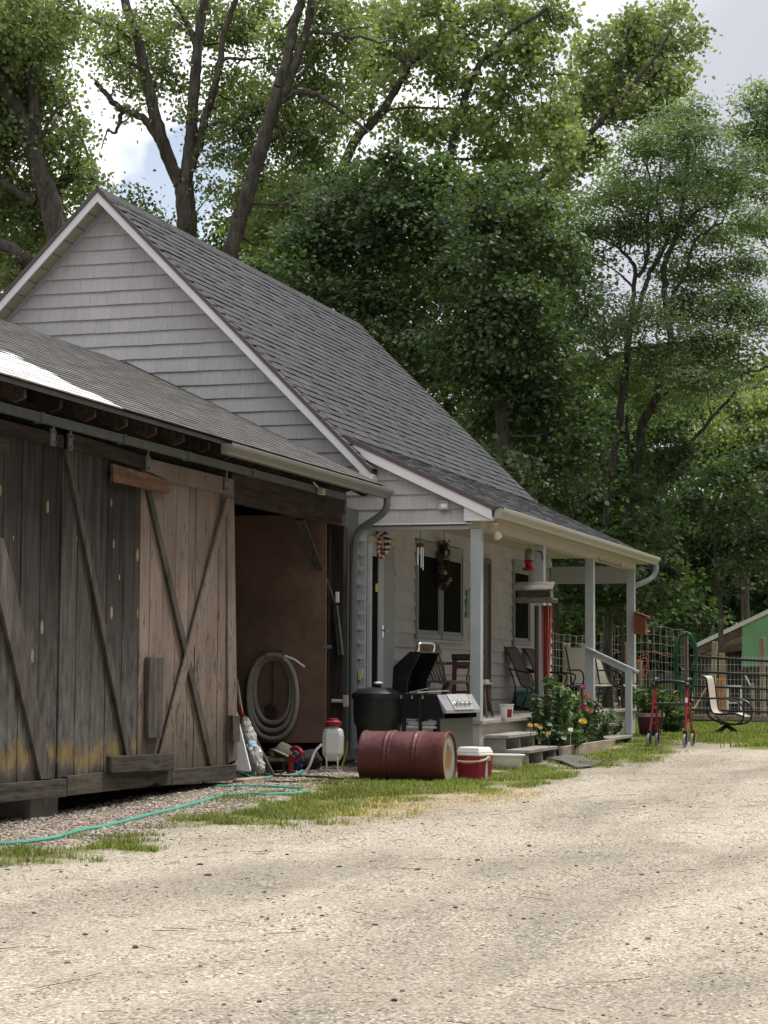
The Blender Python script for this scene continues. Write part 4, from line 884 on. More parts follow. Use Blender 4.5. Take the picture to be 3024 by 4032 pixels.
tree('forest_maple_tree', 'dark maple behind the porch seen under the porch roof', 56,
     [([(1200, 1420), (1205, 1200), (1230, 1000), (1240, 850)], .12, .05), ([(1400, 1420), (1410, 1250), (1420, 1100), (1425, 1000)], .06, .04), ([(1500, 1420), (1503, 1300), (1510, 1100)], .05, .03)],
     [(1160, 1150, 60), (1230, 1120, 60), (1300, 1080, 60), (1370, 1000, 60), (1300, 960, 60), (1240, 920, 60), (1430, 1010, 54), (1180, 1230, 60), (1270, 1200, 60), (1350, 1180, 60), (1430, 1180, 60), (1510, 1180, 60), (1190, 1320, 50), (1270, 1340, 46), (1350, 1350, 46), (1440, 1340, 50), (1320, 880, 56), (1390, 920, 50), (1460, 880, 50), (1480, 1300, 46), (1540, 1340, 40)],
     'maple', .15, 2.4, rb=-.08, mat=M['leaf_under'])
# woodland behind everything
LV = Leaves(); mbw = MB()
for x, y, rp, dep, n in ([(x+RNG.uniform(-30, 30), y+RNG.uniform(-30, 30), 85, 72+RNG.uniform(-5, 9), 1.0) for x in range(1130, 1820, 95) for y in range(820, 1390, 85)] +
                   [(x+RNG.uniform(-25, 25), y+RNG.uniform(-25, 25), 80, 66+RNG.uniform(-4, 6), .8) for x in range(560, 1240, 90) for y in range(430, 1000, 90)] +
                   [(x+RNG.uniform(-20, 20), y, 85, 70+RNG.uniform(-3, 3), 1.5) for x in range(1120, 1840, 75) for y in (1270, 1330, 1390, 1425)] +
                   [(x, 560+RNG.uniform(-30, 30), 70, 70, .8) for x in range(-80, 330, 80)] + [(290, 450, 44, 62, .8), (335, 480, 34, 62, .9), (255, 430, 30, 62, .7), (500, 560, 60, 64, .8), (460, 500, 30, 64, .8)]):
    c = at9(x, y, dep); r = rp*1.8228*dep/FPX; ls = .14 if x < 700 else .22; LV.add(*blob_leaves(c, r, n*1.9*PI*r*r/(ls*ls*.4*.55), ls, 'far'))
o = LV.build('woodland', M['leaf_far']); tag(o, 'dark mass of woodland foliage far behind the house and fence', 'woodland', kind='stuff')

# added tree line outside the picture: blocks low sky, darkens porch and barn
LV = Leaves()
for i in range(56):
    x = -26+i*1.9+RNG.uniform(-1, 1)
    for z, r in ((1.8, 2.6), (5.0, 2.8), (8.5, 2.8), (12.0, 2.8), (15.5, 2.6), (18.5, 2.2)):
        c = np.array([x, -15-RNG.uniform(0, 5)-(.12*abs(x-20)), z+RNG.uniform(-.8, .8)]); LV.add(*blob_leaves(c, r, 260, .55, 'far'))
o = LV.build('sky_blocker_trees', M['leaf_far']); tag(o, 'unseen trees added beyond the right edge to block low sky', 'woodland', kind='stuff')
# ------------------------------------------------------------------ THINGS AT THE BARN OPENING
def G(px, py, dz=0): p = gnd(px, py); return np.array([p[0], p[1], zgz(p[0], p[1])+dz])
def pxprism(mb, pts, ax, c, vec, rnd=None): mb.prism([on(px, py, ax, c) for px, py in pts], vec, rnd)
def osb():
    m = N('dark_red_brown_panel'); v = m.coord(); vo = m.n('ShaderNodeTexVoronoi'); m.l(m.coord((14, 14, 24)), vo.inputs['Vector']); vo.inputs['Scale'].default_value = 1
    a = m.noise(v, 2.2, 6, .7); b = m.noise(v, 40, 4, .7)
    col = m.mix(m.mr(a, .35, .68), (.125, .080, .064), (.225, .15, .115))
    col = m.mix(m.math('MULTIPLY', m.sep(vo.outputs['Color'], 0), .35), col, (.15, .085, .055))
    col = m.mix(m.mr(b, .6, .75, 0, .5), col, (.035, .02, .016)); m.bump(b, .3, .003)
    return m.done(col, .75, .2)
M['osb'] = osb()
XP = 21.95
mb = MB(); pxprism(mb, [(872, 2033), (1285, 2027), (1282, 2924), (890, 2926)], 0, XP, (.018, 0, 0)); pan = mb.build('plywood_panel', M['osb']); mb = MB(); pxprism(mb, [(872, 2031), (1286, 2025), (1286, 2029), (872, 2035)], 0, XP-.004, (.026, 0, 0)); e_ = mb.build('sawn_edge', M['brownwood']); e_.parent = pan; e_.location = Vector(e_.location)-Vector(pan.location)
tag(pan, 'tall red-brown plywood panel standing inside the open barn doorway', 'panel')
mb = MB(); pxprism(mb, [(1270, 2542), (1303, 2541), (1303, 2555), (1270, 2556)], 0, XP-.012, (.01, 0, 0)); pxprism(mb, [(1284, 2546), (1300, 2546), (1300, 2551), (1284, 2551)], 0, XP-.02, (.008, 0, 0), .1)
l = mb.build('latch', M['galv'], None, bevel=.002); l.parent = pan; l.location = Vector(l.location)-Vector(pan.location)
# coiled grey hose on hooks
M['greyhose'] = paint('grey_corrugated_hose', (.27, .255, .225), .6, .15, 20, dirt=((.12, .11, .095), .5))
mb = MB(); pts = []
def oval(xl, xr, yt, yb, n, ph0, ph1):
    out = []
    for i in range(n):
        a = ph0+(ph1-ph0)*i/(n-1); ca, sa = math.cos(a), math.sin(a); k = .86
        out.append(((xl+xr)/2+(xr-xl)/2*math.copysign(abs(ca)**k, ca), (yt+yb)/2-(yb-yt)/2*math.copysign(abs(sa)**.95, sa)))
    return out
px_loops = oval(1002, 1147, 2592, 2846, 22, PI*.42, PI*2.3)+oval(986, 1158, 2586, 2877, 24, PI*.33, PI*2.3)[1:]+oval(977, 1169, 2579, 2909, 26, PI*.31, PI*2.36)[1:]
k = len(px_loops)
for i, (x, y) in enumerate(px_loops): pts.append(on(x, y, 0, XP-.035-.085*i/k))
mb.tube(catmull(pts, 3), .0285, 10, .5); hose = mb.build('coiled_hose', M['greyhose'])
tag(hose, 'thick grey hose hung in an oval coil on the brown panel', 'hose')
mb = MB(); mb.tube([on(1122, 2583, 0, XP-.12), on(1160, 2597, 0, XP-.13), on(1199, 2626, 0, XP-.14)], [.016, .012, .012], 8); e = mb.build('nozzle', M['white'], None); e.parent = hose; e.location = Vector(e.location)-Vector(hose.location)
for px in (1040, 1103):
    mb = MB(); mb.tube(catmull([on(px-2, 2585, 0, XP-.005), on(px-4, 2566, 0, XP-.02), on(px+4, 2562, 0, XP-.09), on(px+8, 2572, 0, XP-.15), on(px+4, 2600, 0, XP-.165)], 4), .006, 6)
    h = mb.build('hook', M['brown'], None); h.parent = pan; h.location = Vector(h.location)-Vector(pan.location)
mb = MB(); mb.tube(catmull([on(1075, 2612, 0, XP-.01), on(1073, 2660, 0, XP-.03), on(1077, 2720, 0, XP-.025), on(1072, 2770, 0, XP-.03)], 4), .008, 6)
for i in range(7): a = i*.9; mb.tube(catmull([on(1058+18*math.cos(a), 2790+18*math.sin(a), 0, XP-.02), on(1070+26*math.cos(a+2), 2800+24*math.sin(a+2), 0, XP-.05), on(1064+20*math.cos(a+4), 2812+20*math.sin(a+4), 0, XP-.03)], 4), .007, 5)
tag(mb.build('dusty_cord', paint('dusty_purple_cord', (.05, .035, .06), .8, .2, 20)), 'dusty purple cord dangling in a tangle inside the hose coil', 'cord')
# leaning boards, plastic, stake
M['whiteboard'] = paint('white_coated_board', (.85, .84, .82), .45, .04, 5, dirt=((.55, .44, .28), .4))
def lean(mb, pts, x0, x1, t=.02, rnd=None):   # polygon leaning from ground plane x0 (bottom) to x1 (top)
    ys = [p[1] for p in pts]; y0, y1 = max(ys), min(ys)
    mb.prism([on(px, py, 0, x0+(x1-x0)*(y0-py)/(y0-y1)) for px, py in pts], (t, 0, 0), rnd)
mb = MB(); lean(mb, [(930, 2800), (939, 2838), (952, 2890), (987, 3034), (980, 3040), (958, 3038), (930, 3031), (921, 3022), (914, 3006), (925, 3005)], 19.75, 19.95, .025)
tag(mb.build('white_board', M['whiteboard'], bevel=.004), 'white paddle-shaped board leaning at the edge of the pink barn door', 'board')
mb = MB(); lean(mb, [(928, 2670), (935, 2680), (956, 2812), (948, 2815)], 20.15, 20.3, .02); st = mb.build('thin_lath', paint('raw_lath', (.32, .26, .17), .8, .15, 12))
tag(st, 'thin pale lath with a red-painted end behind the white board', 'lath')
mb = MB(); lean(mb, [(938, 2776), (947, 2774), (957, 2812), (949, 2816)], 20.135, 20.145, .008); r_ = mb.build('painted_end', paint('red_paint', (.42, .03, .03), .5)); r_.parent = st; r_.location = Vector(r_.location)-Vector(st.location)
mb = MB(); mb.bar(on(958, 2818, 0, 20.7), G(1078, 3058), .034, .03, (1, 0, 0)); tag(mb.build('leaning_stake', M['brace'], bevel=.002), 'long grey wooden stake leaning below the coiled hose', 'stake')
def crumple(name, pts, r, mat, label, cat, sub=3, amp=.5, seed=1):
    bm = bmesh.new(); rg = np.random.default_rng(seed); mbx = MB()
    for c, (rx, rz) in zip(pts, r):
        b = bmesh.new(); bmesh.ops.create_icosphere(b, subdivisions=sub, radius=1)
        v = np.array([q.co[:] for q in b.verts]); k = rg.normal(size=(9, 3))*2.2; ph = rg.random(9)*6
        d = 1+amp*.22*sum(np.abs(np.sin(v@k[i]+ph[i])) - .6 for i in range(9))
        v = v*d[:, None]*np.array([rx, rx, rz])+np.array(c); mbx.add(v, [[q.index for q in p.verts] for p in b.faces], rg.random()); b.free()
    bm.free(); return tag(mbx.build(name, mat), label, cat)
M['film'] = paint('milky_plastic_film', (.52, .51, .48), .25, .2, 8, spec=.6)
crumple('plastic_sheeting', [on(968, 2868, 0, 20.35), on(980, 2905, 0, 20.3), on(1008, 2985, 0, 20.2), on(1024, 3022, 0, 20.15)], [(.055, .12), (.075, .10), (.07, .11), (.05, .07)], M['film'], 'crumpled milky plastic sheeting behind the white board', 'plastic sheet', seed=3)
crumple('plastic_bag', [on(990, 2945, 0, 20.25), on(992, 2975, 0, 20.25), on(996, 3020, 0, 20.3)], [(.07, .07), (.065, .06), (.045, .12)], paint('blue_white_plastic', (.42, .55, .70), .3, .35, 14, spec=.6, dirt=((.08, .16, .35), .8)), 'crumpled blue and white plastic bag beside the leaning stake', 'bag', seed=5)
# low bench with hat-like pan
c = G(1075, 3052); bx = c[0]+.5; by = c[1]+.12
bench = thing('low_bench', 'low rough wooden bench under the brown panel', 'bench', (bx, by, zgz(bx, by)))
p0, p1 = on(1018, 2996, 0, bx), on(1128, 2990, 0, bx)
mb = MB(); mb.box((bx-.08, p1[1], p1[2]-.02), (bx+.12, p0[1], p1[2]+.02)); mb.build('seat', M['newwood'], bench, bevel=.003)
for y in (p1[1]+.03, p0[1]-.05): mb = MB(); mb.box((bx-.02, y-.012, zgz(bx, y)), (bx+.02, y+.012, p1[2]-.02)); mb.build('leg', M['brace'], bench)
c = on(1110, 2958, 0, bx+.02); Rh = Matrix.Rotation(math.radians(22), 3, 'X') @ Matrix.Rotation(math.radians(14), 3, 'Y')
mb = MB(); mb.lathe([(.17, .0), (.175, .012), (.105, .03), (.095, .10), (.07, .135), (.02, .14)], c-np.array([0, 0, .05]), 24, R=Rh, sx=1, sy=.9); tag(mb.build('straw_hat', paint('dusty_felt', (.20, .18, .15), .9, .25, 18)), 'dusty grey brimmed hat lying on the low bench', 'hat')
c = on(1150, 2995, 0, 20.9); zr = zgz(20.9, c[1])
fit = thing('red_pump', 'small red cast-iron pump fitting on the ground by the bench', 'pump', (20.9, c[1], zr)); M['redpaint'] = paint('red_enamel', (.24, .022, .025), .45, .15, 10, dirt=((.12, .03, .02), .4))
mb = MB(); mb.tube([(20.9, c[1]+.02, zr), (20.9, c[1]+.015, zr+.16), (20.9, c[1], zr+.19)], [.035, .028, .034], 10); mb.tube(catmull([(20.9, c[1], zr+.13), (20.88, c[1]-.08, zr+.17), (20.86, c[1]-.12, zr+.22), (20.9, c[1]-.05, zr+.27), (20.92, c[1]+.02, zr+.25)], 4), .026, 8); mb.build('body', M['redpaint'], fit)
mb = MB(); mb.lathe([(.045, 0), (.05, .01), (.05, .03)], (20.9, c[1]+.01, zr), 14); mb.build('base', M['redpaint'], fit)
c = G(1160, 3034); mb = MB(); mb.tube([(c[0]+.3, c[1]+.13, c[2]+.035), (c[0]+.28, c[1]+.02, c[2]+.035)], .032, 12); mb.tube([(c[0]+.3, c[1]+.14, c[2]+.035), (c[0]+.3, c[1]+.13, c[2]+.035)], .02, 10); tag(mb.build('spray_canister', M['white']), 'small white canister lying in front of the red pump', 'canister')
# backpack sprayer
c = G(1312, 3046); sx_, sy_ = c[0]+.35, c[1]+.12; s0 = zgz(sx_, sy_)
sp = thing('sprayer', 'white tank sprayer with red screw lid beside the barn post', 'sprayer', (sx_, sy_, s0), .25)
mb = MB()
for (z0, a0, b0), (z1, a1, b1) in zip([(.12, .05, .07), (.20, .10, .115), (.40, .10, .115), (.455, .085, .10), (.475, .06, .07)], [(.20, .10, .115), (.40, .10, .115), (.455, .085, .10), (.475, .06, .07), (.49, .06, .07)]):
    q = lambda a, b, z: [(-a, -b*.6, z), (-a*.6, -b, z), (a*.6, -b, z), (a, -b*.6, z), (a, b*.6, z), (a*.6, b, z), (-a*.6, b, z), (-a, b*.6, z)]
    A, B = q(a0, b0, z0), q(a1, b1, z1); mb.add(A+B, [(i, (i+1) % 8, 8+(i+1) % 8, 8+i) for i in range(8)]+[tuple(range(8))]+[tuple(range(15, 7, -1))], .5)
mb.build('tank', paint('translucent_white_tank', (.60, .62, .60), .35, .1, 5, spec=.5), sp, world=False, bevel=.008, seg=2)
mb = MB(); mb.lathe([(.085, .49), (.092, .50), (.09, .54), (.06, .555), (.055, .575), (.02, .58)], (0, 0, 0), 18); mb.build('lid', M['redpaint'], sp, world=False)
mb = MB()
for y in (-.06, .06): mb.prism([(-.09, y, .14), (-.075, y, .2), (.03, y, .16), (-.02, y, .0), (-.05, y, .0)], (0, .012, 0))
mb.box((.0, -.1, .0), (.1, .1, .03)); mb.build('stand', M['white'], sp, world=False)
mb = MB(); mb.tube(catmull([(-.06, .12, .30), (-.10, .19, .22), (-.12, .24, .08), (-.12, .29, .0)], 5), .014, 8); mb.build('wand', M['white'], sp, world=False)
mb = MB(); mb.tube(catmull([on(1368, 2920, 0, 22.40), on(1362, 2960, 0, 22.40), on(1352, 3000, 0, 22.38), on(1345, 3020, 0, 22.36)], 4), .014, 8); tag(mb.build('yellow_strap', paint('yellow_webbing', (.45, .42, .04), .6)), 'yellow strap hanging on the barn post behind the sprayer', 'strap')
crumple('dark_sack', [np.array([21.6, 7.85, zgz(21.6, 7.8)+.12]), np.array([21.75, 7.6, zgz(21.7, 7.6)+.1])], [(.17, .13), (.14, .11)], paint('dark_sacking', (.05, .045, .04), .9, .3, 12), 'dark slumped sack in the gloom under the brown panel', 'sack', seed=8)
crumple('blue_tarp', [np.array([21.4, 7.62, zgz(21.4, 7.6)+.11])], [(.075, .12)], paint('blue_tarpaulin', (.025, .045, .11), .6, .2, 9), 'blue folded tarp standing under the right corner of the brown panel', 'tarp', seed=9)
# on the post
mb = MB(); pxprism(mb, [(1320, 2330), (1334, 2330), (1334, 2373), (1320, 2373)], 0, 22.42, (.03, 0, 0)); t = mb.build('thermometer', M['white'], bevel=.006); tag(t, 'small white thermometer case on the dark barn post', 'thermometer')
mb = MB(); mb.bar(on(1322, 2385, 0, 22.4), on(1342, 2580, 0, 22.36), .05, .07, (1, 0, 0)); lv = mb.build('leaning_plank', M['headwood']); tag(lv, 'dark plank with a bright metal edge hanging on the barn post', 'plank')
mb = MB(); mb.bar(on(1327, 2385, 0, 22.36), on(1350, 2578, 0, 22.32), .012, .02, (1, 0, 0)); e = mb.build('metal_edge', M['galv']); e.parent = lv; e.location = Vector(e.location)-Vector(lv.location)
mb = MB(); mb.tube([on(1278, 2760, 0, 22.42), on(1352, 2761, 0, 22.42)], .022, 12); pv = mb.build('drain_pipe', paint('grey_pvc', (.50, .49, .47), .4, .06)); tag(pv, 'stub of grey plastic pipe sticking out behind the brown panel', 'pipe')
mb = MB(); pxprism(mb, [(1350, 2738), (1367, 2736), (1367, 2782), (1350, 2784)], 0, 22.39, (.06, 0, 0)); e = mb.build('flange', M['cream'], bevel=.004); e.parent = pv; e.location = Vector(e.location)-Vector(pv.location)
# hoses on the ground
M['teal'] = paint('teal_garden_hose', (.075, .36, .275), .45, .15, 14, dirt=((.20, .33, .27), .4))
M['blackhose'] = paint('black_rubber_hose', (.03, .027, .025), .6, .2, 14)
def ground_hose(name, pts, r, mat, label):
    q = [G(x, y, r*.8) for x, y in pts]; mb = MB(); mb.tube(catmull(q, 6), r, 8, .5); return tag(mb.build(name, mat), label, 'hose')
z3 = lambda a: [(x/1.659, 2400+y/1.659) for x, y in a]; z1 = lambda a: [(850+x/3.318, 2700+y/3.318) for x, y in a]
ground_hose('garden_hose', z3([(-90, 1527), (0, 1525), (100, 1522), (250, 1510), (400, 1488), (480, 1468), (560, 1437), (650, 1420), (800, 1385), (1000, 1335), (1150, 1305), (1350, 1252), (1450, 1230)])+z1([(120, 1462), (300, 1440), (450, 1432), (640, 1440), (840, 1432), (1040, 1425), (1200, 1412)]), .0155, M['teal'], 'long teal garden hose snaking across the gravel from the left edge')
ground_hose('garden_hose', [(800, 3094), (815, 3098)]+z1([(0, 1335), (180, 1340), (350, 1345), (700, 1355), (1000, 1362), (1130, 1366)]), .0145, M['teal'], 'short straight teal hose lying between the long hose and the barn door')
ground_hose('garden_hose', z1([(195, 1110), (260, 1140), (330, 1162), (420, 1205), (520, 1230), (640, 1225), (800, 1197), (950, 1187), (1060, 1160), (1130, 1120)]), .0135, M['teal'], 'teal hose curling out from under the white board to the red pump')
ground_hose('rubber_hose', z1([(330, 1115), (420, 1140), (550, 1175), (700, 1203), (900, 1212), (1100, 1213), (1400, 1228), (1660, 1243)]), .016, M['blackhose'], 'black rubber hose running below the bench toward the red drum')
ground_hose('rubber_hose', z1([(640, 1278), (800, 1278), (1000, 1278), (1200, 1268), (1400, 1255), (1600, 1252)]), .011, M['blackhose'], 'thinner black hose lying in front on the coarse gravel')

# ------------------------------------------------------------------ DRUM, BIN, GRILL, COOLER, TUB
dc_ = G(1604, 3079); DX = 20.35; DY = float(on(1604, 3000, 0, DX)[1]); DZ = zgz(DX, DY)-.025; DR, DL = .266, .90
drum = thing('steel_drum', 'dark red steel drum lying on its side in the grass', 'drum', (DX, DY, DZ-.01))
def drum_mat():
    m = N('worn_red_drum_paint'); v = m.coord(); a = m.noise(v, 2.4, 6, .7); b = m.noise(v, 22, 5, .7); y = m.sep(v, 1)
    col = m.mix(m.mr(a, .35, .65), (.085, .018, .021), (.125, .036, .038)); col = m.mix(m.mr(b, .62, .72, 0, .6), col, (.17, .075, .03))
    rust = m.math('ADD', m.mr(y, DY-DL*.36, DY-DL*.53), m.math('MULTIPLY', m.math('SUBTRACT', b, .5), 1.2)); col = m.mix(m.mr(rust, .35, 1.0, 0, .8), col, (.20, .085, .04))
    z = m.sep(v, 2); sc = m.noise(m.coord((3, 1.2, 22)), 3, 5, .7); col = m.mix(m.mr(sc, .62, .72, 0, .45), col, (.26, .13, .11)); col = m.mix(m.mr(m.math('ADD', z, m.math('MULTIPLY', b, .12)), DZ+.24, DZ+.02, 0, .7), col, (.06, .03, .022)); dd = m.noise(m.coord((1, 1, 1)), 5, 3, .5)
    m.bump(m.math('ADD', dd, m.math('MULTIPLY', b, .1)), .6, .03); return m.done(col, m.mr(b, .3, .7, .4, .68), .4)
RX90 = Matrix.Rotation(math.radians(90), 3, 'X')
h = DL/2; prof = [(DR-.03, -h+.018), (DR-.012, -h+.015), (DR-.012, -h), (DR+.004, -h), (DR+.006, -h+.014), (DR-.002, -h+.03)]
for zc in (-h*.335, h*.335): prof += [(DR-.004, zc-.06), (DR-.004, zc-.045), (DR+.006, zc-.03), (DR-.002, zc-.014), (DR-.004, zc), (DR+.011, zc+.012), (DR+.011, zc+.022), (DR-.004, zc+.036)]
prof += [(DR-.002, h-.03), (DR+.006, h-.014), (DR+.004, h), (DR-.012, h), (DR-.012, h-.015), (DR-.03, h-.018)]
mb = MB(); mb.lathe(prof, (DX, DY, DZ+DR), 56, R=RX90, cap=False); mb.build('body', drum_mat(), drum)
def cap_mat():
    m = N('rusted_pale_drum_head'); v = m.coord(); n = m.noise(v, 9, 6, .75); n2 = m.noise(m.coord((3, 9, 3)), 2, 5, .7)
    dx_ = m.math('SUBTRACT', m.sep(v, 0), DX); dz_ = m.math('SUBTRACT', m.sep(v, 2), DZ+DR*.95)
    r = m.math('SQRT', m.math('ADD', m.math('MULTIPLY', dx_, dx_), m.math('MULTIPLY', dz_, dz_))); e = m.math('ADD', r, m.math('MULTIPLY', m.math('SUBTRACT', n, .5), .2))
    col = m.mix(m.mr(n2, .3, .7), (.24, .265, .24), (.36, .38, .33)); col = m.mix(m.mr(e, .17, .09, 0, .9), col, (.28, .11, .03)); col = m.mix(m.mr(e, .21, .26, 0, .7), col, (.20, .12, .06))
    return m.done(col, .65, .3)
mb = MB(); mb.lathe([(.0005, h-.022), (DR*.5, h-.022), (DR*.55, h-.018), (DR-.012, h-.018), (DR-.012, h-.026), (.0005, h-.03)], (DX, DY, DZ+DR), 56, R=RX90); mb.lathe([(.0005, h-.016), (.03, h-.012), (.03, h-.02)], (DX, DY, DZ+DR*1.55), 16, R=RX90)
mb.build('drum_head', cap_mat(), drum); mb = MB(); mb.lathe([(.0005, -h+.022), (DR-.012, -h+.022), (DR-.012, -h+.03), (.0005, -h+.03)], (DX, DY, DZ+DR), 40, R=RX90); mb.build('drum_head', cap_mat(), drum)
# bin
b0 = W(ray(1489, 3030)*22.75); bxy = (b0[0], b0[1]); bz = zgz(*bxy)
bn = thing('rubbish_bin', 'large round black-green plastic bin with domed lid next to the grill', 'bin', (*bxy, bz)); M['binplastic'] = paint('dark_green_black_plastic', (.012, .018, .018), .42, .15, 7, spec=.4)
mb = MB(); mb.lathe([(.20, 0), (.215, .01), (.235, .40), (.243, .47), (.255, .49), (.268, .53), (.276, .60), (.278, .76), (.284, .775), (.284, .79), (.27, .792), (.26, .76)], (*bxy, bz), 44); mb.build('body', M['binplastic'], bn)
mb = MB(); mb.lathe([(.294, .775), (.296, .80), (.29, .835), (.27, .85), (.20, .885), (.10, .90), (.09, .893), (.001, .895)], (*bxy, bz), 44, cap=False); mb.lathe([(.075, .895), (.07, .925), (.05, .935), (.001, .936)], (*bxy, bz), 20, cap=False, sy=.5); mb.build('lid', M['binplastic'], bn)
crumple('crumpled_wrapper', [np.array([bxy[0]-.06, bxy[1]-.02, bz+.945])], [(.05, .016)], M['white'], 'small white crumpled wrapper lying on the bin lid', 'wrapper', sub=2, seed=4)
# gas grill: its end faces the yard camera-side, its control panel faces the driveway
gp = W(ray(1672, 3040)*22.75); GZ0 = zgz(gp[0], gp[1])-.06; ga = math.radians(-90-10)
gr = thing('gas_grill', 'black gas grill with its hood open and a chrome handle on top', 'grill', (gp[0], gp[1], GZ0), ga)
M['cast'] = paint('black_cast_metal', (.012, .012, .014), .38, .2, 12); M['panelgrey'] = paint('grey_grill_panel', (.25, .25, .27), .42, .1, 5); M['steel'] = paint('brushed_steel', (.62, .60, .57), .32, .12, 14, metal=.8)
def gl(o): o.matrix_world = Matrix.Translation(gr.location) @ Matrix.Rotation(ga, 4, 'Z') @ Matrix.Translation(o.location); return o
hn, hf_ = -.25, .25
fb = [(-.27, .90), (.27, .90), (.35, .735), (.35, .65), (.20, .63), (-.15, .64), (-.19, .80), (-.29, .84)]
mb = MB(); mb.prism([(f, hn, z) for f, z in fb], (0, .02, 0)); mb.prism([(f, hf_+.35, z) for f, z in fb], (0, -.02, 0))
for (a, b), (c, d) in ((fb[7], fb[0]), (fb[6], fb[7]), (fb[5], fb[6]), (fb[4], fb[5])): mb.prism([(a, hn+.02, b), (c, hn+.02, d), (c, hf_+.33, d), (a, hf_+.33, b)], (.012, 0, .006))
mb.box((-.26, hn+.02, .74), (.24, hf_+.33, .76)); mb.build('firebox', M['cast'], gr, world=False, bevel=.005)
hd = [(-.28, .915), (-.268, 1.20), (-.066, 1.365), (.06, 1.365), (.02, 1.27), (-.085, 1.07), (-.10, .915)]
mb = MB(); mb.prism([(f, hn, z) for f, z in hd], (0, .015, 0)); mb.prism([(f, hf_, z) for f, z in hd], (0, -.015, 0))
for (a, b), (c, d) in zip(hd[:3], hd[1:4]): mb.prism([(a, hn+.015, b), (c, hn+.015, d), (c, hf_-.015, d), (a, hf_-.015, b)], (.006, 0, -.012))
hood = mb.build('hood', M['cast'], gr, world=False, bevel=.004)
mb = MB(); y0_, y1_ = -.20, .18
mb.tube(catmull([(.01, y0_, 1.36), (.02, y0_, 1.42), (.022, y0_+.03, 1.455), (.022, 0, 1.462), (.022, y1_-.03, 1.455), (.02, y1_, 1.42), (.01, y1_, 1.36)], 5), .014, 10)
for y in (y0_, y1_): mb.lathe([(.03, 1.352), (.03, 1.372), (.018, 1.38)], (.01, y, 0), 14)
mb.build('handle', M['chrome'], hood, world=False)
cp = [(.273, .905), (.385, .735), (.388, .70), (.35, .70)]
mb = MB(); mb.prism([(f, hn-.02, z) for f, z in cp], (0, .90, 0)); mb.build('control_panel', M['panelgrey'], gr, world=False, bevel=.004)
nrm = Vector((.17, 0, .112)).normalized(); tv = Vector((.112, 0, -.17)).normalized()
mb = MB(); q = Vector((.277, 0, .902)); mb.prism([q+nrm*.003+Vector((0, -.05, 0)), q+nrm*.003+Vector((0, .44, 0)), q+tv*.20+nrm*.003+Vector((0, .44, 0)), q+tv*.20+nrm*.003+Vector((0, -.05, 0))], nrm*.004); mb.build('steel_plate', M['steel'], gr, world=False)
for y in (.04, .15, .26, .37):
    mb = MB(); c_ = q+tv*.125+nrm*.01+Vector((0, y, 0)); Rk = nrm.to_track_quat('Z', 'Y').to_matrix(); mb.lathe([(.032, 0), (.032, .006), (.026, .01), (.022, .026), (.001, .027)], c_, 18, R=Rk, cap=False); mb.bar(c_+nrm*.036-tv*.026, c_+nrm*.036+tv*.026, .016, .026, tuple(nrm)); mb.build('knob', M['chrome'], gr, world=False, bevel=.001)
for f, y in ((-.14, hn+.02), (.28, hn+.02), (-.14, hf_+.3), (.28, hf_+.3)): mb = MB(); mb.box((f-.018, y-.018, .06), (f+.018, y+.018, .66)); mb.build('leg', M['black'], gr, world=False)
mb = MB(); mb.box((.06, hn-.03, .06), (.09, hn-.004, .90)); mb.box((-.13, hn+.03, .16), (.27, hf_+.29, .18)); mb.build('shelf_bracket', M['black'], gr, world=False)
mb = MB(); mb.box((.300, hn, .08), (.316, hf_+.32, .645)); mb.build('cabinet_panel', paint('olive_grey_panel', (.115, .115, .10), .5, .08, 5), gr, world=False, bevel=.003)
for f in (-.16, -.03, .10): mb = MB(); mb.box((f-.012, hn-.014, .855), (f+.012, hn-.002, .89)); mb.tube([(f, hn-.02, .895), (f, hn-.02, .852)], .006, 6); mb.build('clip', M['chrome'], gr, world=False)
mb = MB(); mb.bar((.02, hn+.02, .925), (.34, hn+.14, .945), .022, .012); mb.bar((-.10, hn+.06, .92), (.08, hn+.18, .97), .008, .008); mb.tube([(-.1, hn+.02, .915), (-.25, hn+.05, .925), (-.27, hn+.06, .92)], .008, 6); to = gl(mb.build('tongs', M['steel'], None))
tag(to, 'steel tongs resting across the open grill', 'tongs')
mb = MB(); pr_ = [(-.12, .615), (-.10, .565), (.20, .565), (.25, .61), (.23, .625), (.10, .62), (.02, .60), (-.02, .625), (-.10, .625)]; mb.prism([(f, hn+.06, z) for f, z in pr_], (0, .3, 0)); mb.box((-.12, hn+.04, .535), (.26, hf_, .562)); tr = gl(mb.build('foil_tray', paint('white_foil_tray', (.66, .66, .66), .3, .1, 6), None, bevel=.006))
tag(tr, 'white foil tray under the grill firebox', 'tray')
# cooler
cc_ = G(1878, 3068); ca = math.radians(13+180); 
cl = thing('cooler', 'small red picnic cooler with white lid and swing handle in the grass', 'cooler', (cc_[0]+.13, cc_[1]+.06, zgz(cc_[0], cc_[1])), math.radians(-13))
M['coolred'] = paint('red_cooler_plastic', (.30, .022, .045), .45, .12, 8, dirt=((.36, .12, .12), .35))
